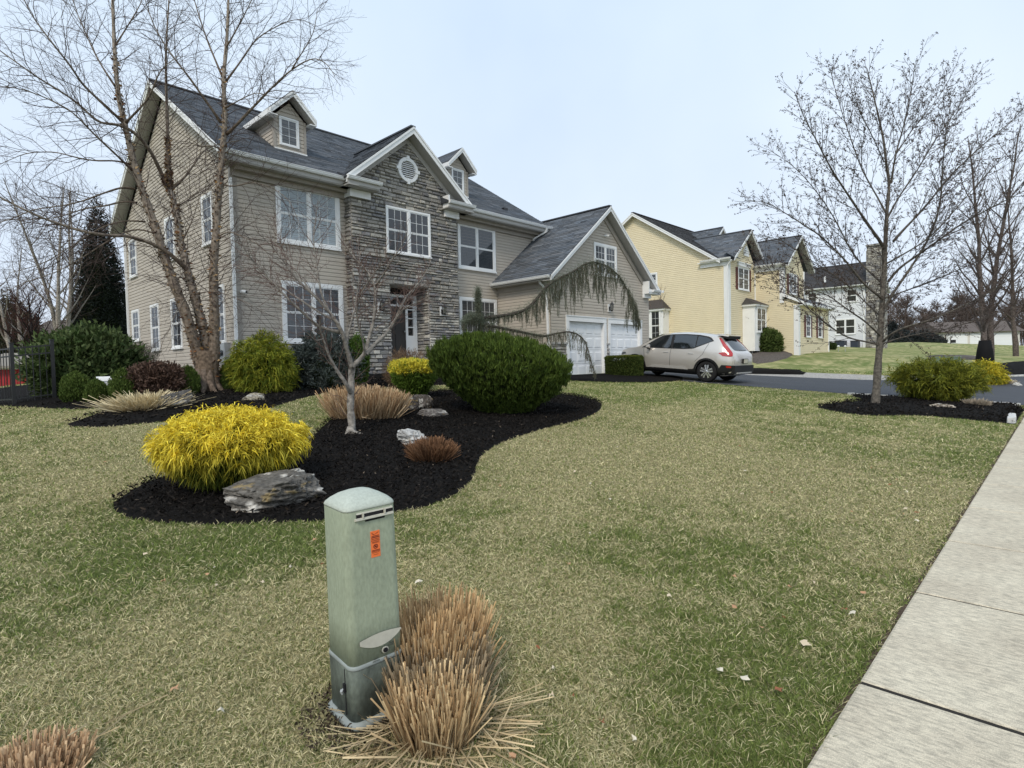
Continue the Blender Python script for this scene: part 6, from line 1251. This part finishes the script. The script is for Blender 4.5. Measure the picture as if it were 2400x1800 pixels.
# dark crumbly soil and dead turf round its foot
n = 2200; a = rng.uniform(0, 6.283, n); q = rng.uniform(.08, .30, n); P = np.stack([ctr[0]-.02+np.cos(a)*q, ctr[1]-.04+np.sin(a)*q], 1); P = np.c_[P, hgt(P[:, 0], P[:, 1])+rng.uniform(0, .035, n)]; D = nrm(rng.normal(size=(n, 3)))
tag(link('soil_crumbs', blade_mesh('soil_crumbs', P, D, rng.uniform(.006, .018, n), rng.uniform(.006, .016, n), np.zeros((n, 3)), np.array([.055, .042, .032])*rng.uniform(.4, 1.8, (n, 1))), M['chips']), 'dark crumbly soil round the foot of the pedestal', 'soil', kind='stuff')
# ================================================================== FENCE, GENERATOR, SMALL THINGS
fp = [G(-260, 962)[0], G(34, 951)[0], G(128, 938)[0]]
fn = thing('metal_fence', 'black metal picket fence at the left edge beside the big laurel', 'fence', fp[1]); mb = MB(); pk = MB()
fh = 1.30
for a, b in zip(fp[:-1], fp[1:]):
    d = b-a; l = np.linalg.norm(d[:2]); n = max(3, int(l/.115))
    for z in (fh-.03, fh-.2, .14): mb.bar(a+EZ*z, b+EZ*z, .03, .03)
    for i in range(1, n): p = a+d*i/n; pk.bar(p+EZ*.06, p+EZ*fh, .016, .016, up=(0, 1, 0))
mb.build('rail', M['metal_black'], fn); pk.build('picket', M['metal_black'], fn)
for p in fp:
    mb = MB(); mb.bar(p-EZ*.05, p+EZ*(fh+.08), .07, .07, up=(0, 1, 0)); mb.bar(p+EZ*(fh+.08), p+EZ*(fh+.10), .09, .09, up=(0, 1, 0)); mb.build('post', M['metal_black'], fn)
c, rx, ry, h, rt, fw = place(233, 280, 882, 936, .7); gnr = thing('generator', 'white standby generator cabinet between the small boxwoods', 'generator', c)
mb = MB(); mb.obox(c, rt, EZ, -fw, -rx, rx, 0, h*.82, -ry, ry); mb.build('cabinet', M['white'], gnr); mb = MB(); o_ = c
q = lambda u, v, n_: o_+rt*u+EZ*v-fw*n_
mb.prism([q(-rx*1.06, h*.80, ry*1.08), q(-rx*1.06, h*.93, ry*.9), q(-rx*1.06, h, 0), q(-rx*1.06, h*.93, -ry), q(-rx*1.06, h*.8, -ry*1.08)], rt*(2.12*rx)); lid = mb.build('lid', M['white'], gnr)
mb = MB()
for k in range(5): mb.obox(c, rt, EZ, -fw, -rx*.7, rx*.7, h*(.25+.07*k), h*(.28+.07*k), ry, ry+.01)
mb.build('louvre', M['gray_metal'], gnr)
# green transformer box across the drive
c, rx, ry, h, rt, fw = place(2197, 2246, 836, 868, .8); tb = thing('transformer_box', 'low green utility box on the lawn beyond the driveway shrub', 'utility box', c); M['tbox'] = mat('transformer_green', (.17, .23, .17), .5)
mb = MB(); mb.obox(c, rt, EZ, -fw, -rx, rx, -.1, h*.93, -ry, ry); mb.build('cabinet', M['tbox'], tb); mb = MB(); mb.obox(c, rt, EZ, -fw, -rx*1.04, rx*1.04, h*.93, h, -ry*1.05, ry*1.08); mb.build('lid', M['tbox'], tb)
M['navy'] = mat('navy_plastic', (.035, .045, .065), .5)
for x0, x1, lb in ((1956, 1979, 'dark blue grey air conditioner unit left of the basement window of the white house'), (1993, 2010, 'dark blue grey air conditioner unit right of the basement window of the white house')):
    a = PX(x0, 817, 60.5); b = PX(x1, 817, 60.5); z0 = 2.2; zt = PX(x0, 800, 60.5)[2]; t = thing('air_conditioner', lb, 'air conditioner', (60.5, (a[1]+b[1])/2, z0), group='air conditioners beside the white house')
    mb = MB(); mb.box((60.5, b[1], z0), (61.4, a[1], zt)); mb.build('cabinet', M['navy'], t); mb = MB(); mb.box((60.47, b[1]-.02, zt), (61.43, a[1]+.02, zt+.05)); mb.build('lid', M['metal_black'], t)
for i, (x, y, lb) in enumerate(((1908, 822, 'small white path light in front of the tallest clipped bush'), (1938, 822, 'small white path light in front of the third clipped bush'), (1965, 824, 'small white path light left of the dark air conditioner'), (1981, 824, 'small white path light right of the dark air conditioner'), (1763, 834, 'small white path light at the mulch by the yellow house corner'), (1823, 828, 'small white path light beside the leafy shrub'))):
    p = G(x, y)[0]; t = thing('path_light', lb, 'garden light', p, group='path lights by the yellow house'); mb = MB(); mb.tube([p, p+EZ*.35], .02, 6); mb.build('stake', M['gray_metal'], t); mb = MB(); mb.lathe(p, [(.04, .33), (.09, .36), (.10, .40), (.03, .46)], 10); mb.build('lamp_shade', M['white'], t)
# black covered grill behind the car
c = PY(1524, 855, 15.5); c[2] = H(c[0], c[1]); zt = PY(1524, 786, 15.5)[2]; c[2] = min(c[2], zt-1.0); g_ = thing('covered_grill', 'black fabric covered grill between the garage and the car bonnet', 'grill', c); h = zt-c[2]
P_ = [(0, 1), (.5, .97), (.72, .98), (.80, .85), (.93, .7), (1, 0)]; M['black_cloth'] = mat('black_cover', (.014, .014, .016), .5, .3, 12, .6, 12)
o = core_mesh('cover', P_, .42, .35, h, EX, EY, c, 1.0, M['black_cloth'], g_, lump=.12, seed=3)
# mailbox far away
p = PD(2228, 812, 84); t = thing('mailbox', 'tiny dark mailbox on a post in front of the white garage doors', 'mailbox', p); mb = MB(); mb.tube([p-EZ*.4, p+EZ*.95], .05, 6); mb.build('post', M['metal_black'], t); mb = MB(); mb.box(tuple(p+np.array([-.1, -.6, .5])), tuple(p+np.array([.12, .0, .95]))); mb.build('box', M['metal_black'], t)
# ================================================================== CAR (local frame: +y forward, rear axle at y = 0)
def car():
    ra = np.array([21.35, 9.98]); hv = nrm(np.array([-.01, 1.])); rv = np.array([hv[1], -hv[0]]); O = ra+rv*.80*1.155; z = (H(*O))+.018
    t = thing('parked_car', 'silver champagne compact sport utility car parked on the driveway facing the garage', 'car', (O[0], O[1], z)); pitch = math.atan((H(*(O+hv*2.7))-H(*O))/2.7)
    t.scale = (1.155,)*3; t.rotation_euler = (Matrix.Rotation(math.atan2(hv[1], hv[0])-math.pi/2, 4, 'Z') @ Matrix.Rotation(pitch, 4, 'X')).to_euler()
    I = lambda x, tab: float(np.interp(x, [a for a, b in tab], [b for a, b in tab]))
    TOP = [(-.89, .72), (-.87, .90), (-.84, 1.0), (-.78, 1.06), (-.66, 1.17), (-.46, 1.38), (-.32, 1.50), (-.22, 1.565), (0, 1.60), (.5, 1.645), (1.0, 1.66), (1.5, 1.635), (1.85, 1.56), (2.15, 1.42), (2.5, 1.20), (2.72, 1.085), (2.85, 1.055), (3.1, 1.02), (3.32, .96), (3.44, .88), (3.51, .74), (3.54, .6)]
    BOT = [(-.89, .55), (-.87, .40), (-.80, .30), (-.6, .24), (3.25, .20), (3.45, .26), (3.54, .42)]
    WID = [(-.89, .66), (-.87, .76), (-.82, .83), (-.7, .885), (-.4, .925), (0, .935), (2.8, .93), (3.1, .91), (3.32, .84), (3.44, .73), (3.51, .58), (3.54, .45)]
    BEL = [(-.89, .9), (-.5, 1.03), (0, 1.04), (1.5, 1.01), (2.5, .985), (3.0, .95), (3.3, .90), (3.54, .7)]
    def ring(y):
        tp, bt, w_ = I(y, TOP), I(y, BOT), I(y, WID); be = min(I(y, BEL), tp-.03); k = min(1, max(0, (tp-be)/.55)); wr = w_*(.90*(1-k)+.66*k)
        fz = (0, 0, .10, .34, .60, .84, 1.0); fx = (0, .84, .955, .985, 1.0, .985, .955)
        r_ = [(w_*b, bt+a*(be-bt)) for a, b in zip(fz, fx)]
        ze = be+(tp-be)*.86 if k > .3 else be+(tp-be)*.7; r_ += [(w_*.955*.5+wr*.5+.012*k, be+(ze-be)*.55), (wr, ze), (wr*.78, tp-(tp-be)*.045), (0, tp)]
        return r_
    def side_x(y, zq):
        r_ = ring(y); zs = [p[1] for p in r_[1:9]]; xs = [p[0] for p in r_[1:9]]; return float(np.interp(zq, zs, xs))
    ys = sorted(set([a for a, b in TOP]+list(np.arange(-.6, 3.5, .12)))); V_, F_ = [], []; n = 11; full = 2*n-2
    for y in ys:
        r_ = ring(y); V_ += [(x, y, z_) for x, z_ in r_]+[(-x, y, z_) for x, z_ in r_[1:-1][::-1]]
    for i in range(len(ys)-1):
        for j in range(full): F_.append((i*full+j, i*full+(j+1) % full, (i+1)*full+(j+1) % full, (i+1)*full+j))
    F_.append(tuple(range(full))); F_.append(tuple((len(ys)-1)*full+j for j in range(full))[::-1])
    me = bpy.data.meshes.new('body'); me.from_pydata(V_, [], F_); bm = bmesh.new(); bm.from_mesh(me); bmesh.ops.recalc_face_normals(bm, faces=bm.faces); bm.to_mesh(me); bm.free()
    m, nn, b = base_mat('car_paint', .28, .5, .55); b.inputs['Base Color'].default_value = (.66, .62, .57, 1); b.inputs['Coat Weight'].default_value = .8; b.inputs['Coat Roughness'].default_value = .06
    blk, _, b2 = base_mat('black_cladding', .55, .3); b2.inputs['Base Color'].default_value = (.014, .014, .015, 1)
    gls = glass_mat('car_glass', (.012, .015, .018), .16, .02)
    body = link('body', me, m, t, world=False); me.materials.append(blk)
    cuts = []
    for y in (0, 2.70):
        for s in (-1, 1):
            cb = bmesh.new(); bmesh.ops.create_cone(cb, cap_ends=True, segments=40, radius1=.385, radius2=.385, depth=.62); bmesh.ops.rotate(cb, verts=cb.verts, matrix=Matrix.Rotation(math.pi/2, 3, 'Y')); bmesh.ops.translate(cb, verts=cb.verts, vec=(s*.95, y, .35))
            cm = bpy.data.meshes.new('c'); cb.to_mesh(cm); cb.free(); cm.materials.append(m); cm.materials.append(blk); cm.polygons.foreach_set('material_index', [1]*len(cm.polygons)); co = bpy.data.objects.new('c', cm); C.objects.link(co); co.parent = t; cuts.append(co)
            md = body.modifiers.new('b', 'BOOLEAN'); md.operation = 'DIFFERENCE'; md.object = co; md.solver = 'EXACT'
    dg = bpy.context.evaluated_depsgraph_get(); dg.update(); nm = bpy.data.meshes.new_from_object(body.evaluated_get(dg)); body.modifiers.clear(); body.data = nm
    for co in cuts: bpy.data.objects.remove(co)
    nm.polygons.foreach_set('use_smooth', [True]*len(nm.polygons))
    try: nm.set_sharp_from_angle(angle=math.radians(32))
    except Exception: pass
    def patch(name, poly, mt, off, parent=t, both=True, step=.12, thick=0):
        res = None
        for s in ((-1, 1) if both else (-1,)):
            bm = bmesh.new(); bm.faces.new([bm.verts.new((a, b_, 0)) for a, b_ in poly])
            for kx in np.arange(min(p[0] for p in poly)+step, max(p[0] for p in poly), step): bmesh.ops.bisect_plane(bm, geom=bm.verts[:]+bm.edges[:]+bm.faces[:], plane_co=(kx, 0, 0), plane_no=(1, 0, 0))
            for kz in np.arange(min(p[1] for p in poly)+.08, max(p[1] for p in poly), .08): bmesh.ops.bisect_plane(bm, geom=bm.verts[:]+bm.edges[:]+bm.faces[:], plane_co=(0, kz, 0), plane_no=(0, 1, 0))
            for v in bm.verts: y, z_ = v.co.x, v.co.y; v.co = (s*(side_x(y, z_)+off), y, z_)
            bmesh.ops.recalc_face_normals(bm, faces=bm.faces); mm = bpy.data.meshes.new(name); bm.to_mesh(mm); bm.free(); mm.polygons.foreach_set('use_smooth', [True]*len(mm.polygons)); res = link(name, mm, mt, parent, world=False)
        return res
    # glazing: one dark surround, three panes
    patch('window_surround', [(2.50, 1.045), (2.36, 1.13), (2.05, 1.36), (1.78, 1.505), (1.4, 1.555), (.9, 1.575), (.42, 1.56), (.12, 1.515), (.0, 1.475), (-.12, 1.37), (-.03, 1.335), (.52, 1.09), (.85, 1.058), (1.7, 1.05)], blk, .006)
    patch('side_window', [(2.40, 1.07), (2.02, 1.35), (1.77, 1.475), (1.42, 1.52), (1.36, 1.075)], gls, .010); patch('side_window', [(1.27, 1.08), (1.31, 1.525), (.9, 1.54), (.50, 1.525), (.46, 1.14), (.60, 1.095)], gls, .010); patch('side_window', [(.43, 1.16), (.46, 1.52), (.16, 1.48), (.03, 1.44), (-.07, 1.365)], gls, .010)
    def patch_r(name, rows, mt, off, parent=t):            # rows of (y, z, halfwidth) over the rear or front
        mb = MB(); k = 8
        for (y0, z0, w0), (y1, z1, w1) in zip(rows[:-1], rows[1:]):
            for i in range(k):
                a, b_ = -1+2*i/k, -1+2*(i+1)/k; P = lambda y, z_, w_, u: (w_*u, y+off[0]+.05*u*u*(-1 if off[0] > 0 else 1), z_+off[1]-.03*u*u); mb.face([P(y0, z0, w0, a), P(y0, z0, w0, b_), P(y1, z1, w1, b_), P(y1, z1, w1, a)])
        return mb.build(name, mt, parent, world=False, smooth=True, fix=False)
    patch_r('rear_window', [(-.745, 1.085, .66), (-.66, 1.17, .63), (-.46, 1.38, .57), (-.36, 1.47, .54)], gls, (-.035, .02)); patch_r('windshield', [(2.68, 1.11, .70), (2.5, 1.20, .69), (2.15, 1.42, .61), (1.93, 1.53, .56)], gls, (.03, .035))
    mb = MB(); mb.hexa([(-.52, -.50, 1.535), (.52, -.50, 1.535), (.56, -.15, 1.575), (-.56, -.15, 1.575), (-.50, -.53, 1.56), (.50, -.53, 1.56), (.56, -.15, 1.62), (-.56, -.15, 1.62)]); mb.build('spoiler', m, t, world=False); mb = MB(); mb.hexa([(-.50, -.49, 1.45), (.50, -.49, 1.45), (.52, -.30, 1.50), (-.52, -.30, 1.50), (-.505, -.515, 1.534), (.505, -.515, 1.534), (.54, -.25, 1.55), (-.54, -.25, 1.55)]); mb.build('spoiler_underside', blk, t, world=False)  # painted lip, with the spoiler's own black underside panel below it
    red, _, b3 = base_mat('tail_light_red', .15, .7); b3.inputs['Base Color'].default_value = (.42, .012, .01, 1); b3.inputs['Coat Weight'].default_value = 1
    patch('tail_light', [(-.25, 1.475), (-.33, 1.475), (-.56, 1.255), (-.74, 1.06), (-.80, .985), (-.815, .90), (-.74, .885), (-.52, .89), (-.37, .985), (-.48, 1.01), (-.60, 1.03), (-.585, 1.10), (-.46, 1.22)], red, .014, step=.05)
    patch('reflector', [(-.80, .52), (-.80, .575), (-.66, .58), (-.64, .55), (-.68, .515)], red, .016, step=.05)
    # cladding: sills, arches, bumper
    patch('sill_cladding', [(.36, .22), (2.32, .22), (2.32, .40), (2.22, .36), (.50, .40), (.38, .46)], blk, .012)
    lw, _, b4 = base_mat('door_moulding', .25, .5, .4); b4.inputs['Base Color'].default_value = (.66, .64, .60, 1)
    patch('door_moulding', [(.62, .375), (2.16, .375), (1.98, .475), (.80, .475)], lw, .022)
    for y in (0, 2.70):
        pts = [(y+math.cos(a)*.45, .35+math.sin(a)*.45) for a in np.linspace(-.28, math.pi+.28, 22)]; pin = [(y+math.cos(a)*.383, .35+math.sin(a)*.383) for a in np.linspace(-.3, math.pi+.3, 22)][::-1]; patch('arch_cladding', pts+pin, blk, .016, step=.2)
    patch('bumper_cladding', [(-.84, .30), (-.42, .25), (-.40, .45), (-.50, .60), (-.86, .60)], blk, .012, step=.08)
    mb = MB(); mb.hexa([(-.80, -.905, .34), (.80, -.905, .34), (.80, -.6, .26), (-.80, -.6, .26), (-.80, -.905, .60), (.80, -.905, .60), (.84, -.6, .60), (-.84, -.6, .60)]); mb.build('rear_bumper', blk, t, world=False)
    mb = MB(); mb.hexa([(-.60, -.925, .335), (.60, -.925, .335), (.66, -.85, .31), (-.66, -.85, .31), (-.60, -.925, .375), (.60, -.925, .375), (.68, -.85, .36), (-.68, -.85, .36)]); mb.build('skid_plate', lw, t, world=False)
    pl, _, b5 = base_mat('plate', .5); b5.inputs['Base Color'].default_value = (.62, .58, .45, 1); mb = MB(); mb.box((-.20, -.935, .66), (.20, -.90, .82)); pp = mb.build('plate_recess', blk, t, world=False); mb = MB(); mb.box((-.155, -.945, .675), (.155, -.934, .805)); mb.build('number_plate', pl, pp, world=False)
    for y0, pts in ((1.32, [(1.33, 1.05), (1.34, .9), (1.33, .42)]), (2.36, [(2.40, 1.03), (2.36, .85), (2.30, .42)]), (.42, [(.02, 1.30), (.10, 1.10), (.16, .92), (.30, .78), (.42, .66)])):
        for s in (-1, 1):
            mb = MB()
            for (ya, za), (yb, zb_) in zip(pts[:-1], pts[1:]):
                for i in range(4):
                    u0, u1 = i/4, (i+1)/4; p = [(ya+(yb-ya)*u, za+(zb_-za)*u) for u in (u0, u1)]; mb.face([(s*(side_x(a, b_)+.0035), a+dx, b_) for (a, b_), dx in ((p[0], -.006), (p[1], -.006), (p[1], .006), (p[0], .006))])
            mb.build('door_seam', blk, t, world=False, fix=False)
    for y in (1.50, .58):
        for s in (-1, 1): mb = MB(); x = side_x(y, .93); mb.box((s*x if s > 0 else -x-.03, y-.10, .905), (x+.03 if s > 0 else -x, y+.10, .935)); o = mb.build('door_handle', lw, t, world=False); bv = o.modifiers.new('b', 'BEVEL'); bv.width = .012
    for s in (-1, 1):
        mb = MB(); mb.hexa([(s*.93, 2.10, 1.04), (s*1.13, 2.08, 1.05), (s*1.11, 2.22, 1.06), (s*.93, 2.24, 1.05), (s*.93, 2.11, 1.17), (s*1.12, 2.10, 1.16), (s*1.09, 2.19, 1.15), (s*.93, 2.22, 1.16)]); o = mb.build('wing_mirror', m, t, world=False); bv = o.modifiers.new('b', 'BEVEL'); bv.width = .03; bv.segments = 3; mb = MB(); mb.hexa([(s*.88, 2.12, 1.0), (s*1.02, 2.12, 1.01), (s*1.02, 2.2, 1.01), (s*.88, 2.22, 1.0), (s*.88, 2.12, 1.04), (s*1.06, 2.11, 1.045), (s*1.05, 2.2, 1.05), (s*.88, 2.22, 1.04)]); mb.build('mirror_foot', blk, o, world=False)
        hl, _, b6 = base_mat('headlight', .08, .8); b6.inputs['Base Color'].default_value = (.05, .055, .06, 1)
    patch('headlight', [(3.18, .86), (3.40, .82), (3.46, .76), (3.36, .74), (3.10, .80)], hl, .008, step=.05)
    al, _, b7 = base_mat('alloy', .25, .5, .85); b7.inputs['Base Color'].default_value = (.72, .72, .73, 1); ty, _, b8 = base_mat('tyre_rubber', .85, .2); b8.inputs['Base Color'].default_value = (.018, .018, .019, 1)
    for y in (0, 2.70):
        for s in (-1, 1):
            w_ = MB(); w_.lathe((s*.80, y, .35), [(.24, -.11), (.30, -.115), (.338, -.10), (.352, -.06), (.352, .06), (.338, .10), (.30, .115), (.24, .11)], 36, 'x', cap=False); wh_ = w_.build('wheel', ty, t, world=False, smooth=True)
            r_ = MB(); x = s*.80+s*.095; r_.lathe((s*.80+s*.04, y, .35), [(.245, 0), (.245, s*.062), (.225, s*.066), (.225, s*.012)], 36, 'x'); dk = r_.build('rim', blk, wh_, world=False)
            sp = MB()
            for k in range(5):
                a = math.radians(90+72*k); u = np.array([0, math.cos(a), math.sin(a)]); v_ = np.array([0, -math.sin(a), math.cos(a)]); c = np.array([x, y, .35]); q = lambda r0, ww, dx: c+u*r0+v_*ww+np.array([s*dx, 0, 0])
                for sg in (-1, 1): sp.hexa([q(.03, sg*.004, -.02), q(.235, sg*.016, -.02), q(.235, sg*.088, -.02), q(.05, sg*.044, -.02), q(.03, sg*.004, .012), q(.235, sg*.016, .004), q(.235, sg*.085, .004), q(.05, sg*.040, .012)])
            sp.lathe((x, y, .35), [(.05, -.01*s), (.05, .012*s), (.03, .02*s)], 16, 'x')
            for i in range(30):
                a0, a1 = 2*math.pi*i/30, 2*math.pi*(i+1)/30; P = [(x+s*dx, y+math.cos(a)*rr_, .35+math.sin(a)*rr_) for dx in (-.01, .008) for a, rr_ in ((a0, .228), (a1, .228), (a1, .243), (a0, .243))]; sp.hexa(P)
            sp.build('spokes', al, dk, world=False)
    mb = MB(); mb.box((-.75, -.5, .21), (.75, 3.2, .30)); mb.build('underbody', blk, t, world=False)
    mb = MB()
    for x in (-.38, .38):
        for y in (1.25, .35): mb.hexa([(x-.23, y-.06, .7), (x+.23, y-.06, .7), (x+.23, y+.06, .7), (x-.23, y+.06, .7), (x-.2, y-.16, 1.28), (x+.2, y-.16, 1.28), (x+.2, y-.07, 1.28), (x-.2, y-.07, 1.28)]); mb.hexa([(x-.12, y-.18, 1.29), (x+.12, y-.18, 1.29), (x+.12, y-.10, 1.29), (x-.12, y-.10, 1.29), (x-.12, y-.2, 1.42), (x+.12, y-.2, 1.42), (x+.12, y-.13, 1.42), (x-.12, y-.13, 1.42)])
    return t
car()
# thin cold haze is too slight to build; the scene is left clear
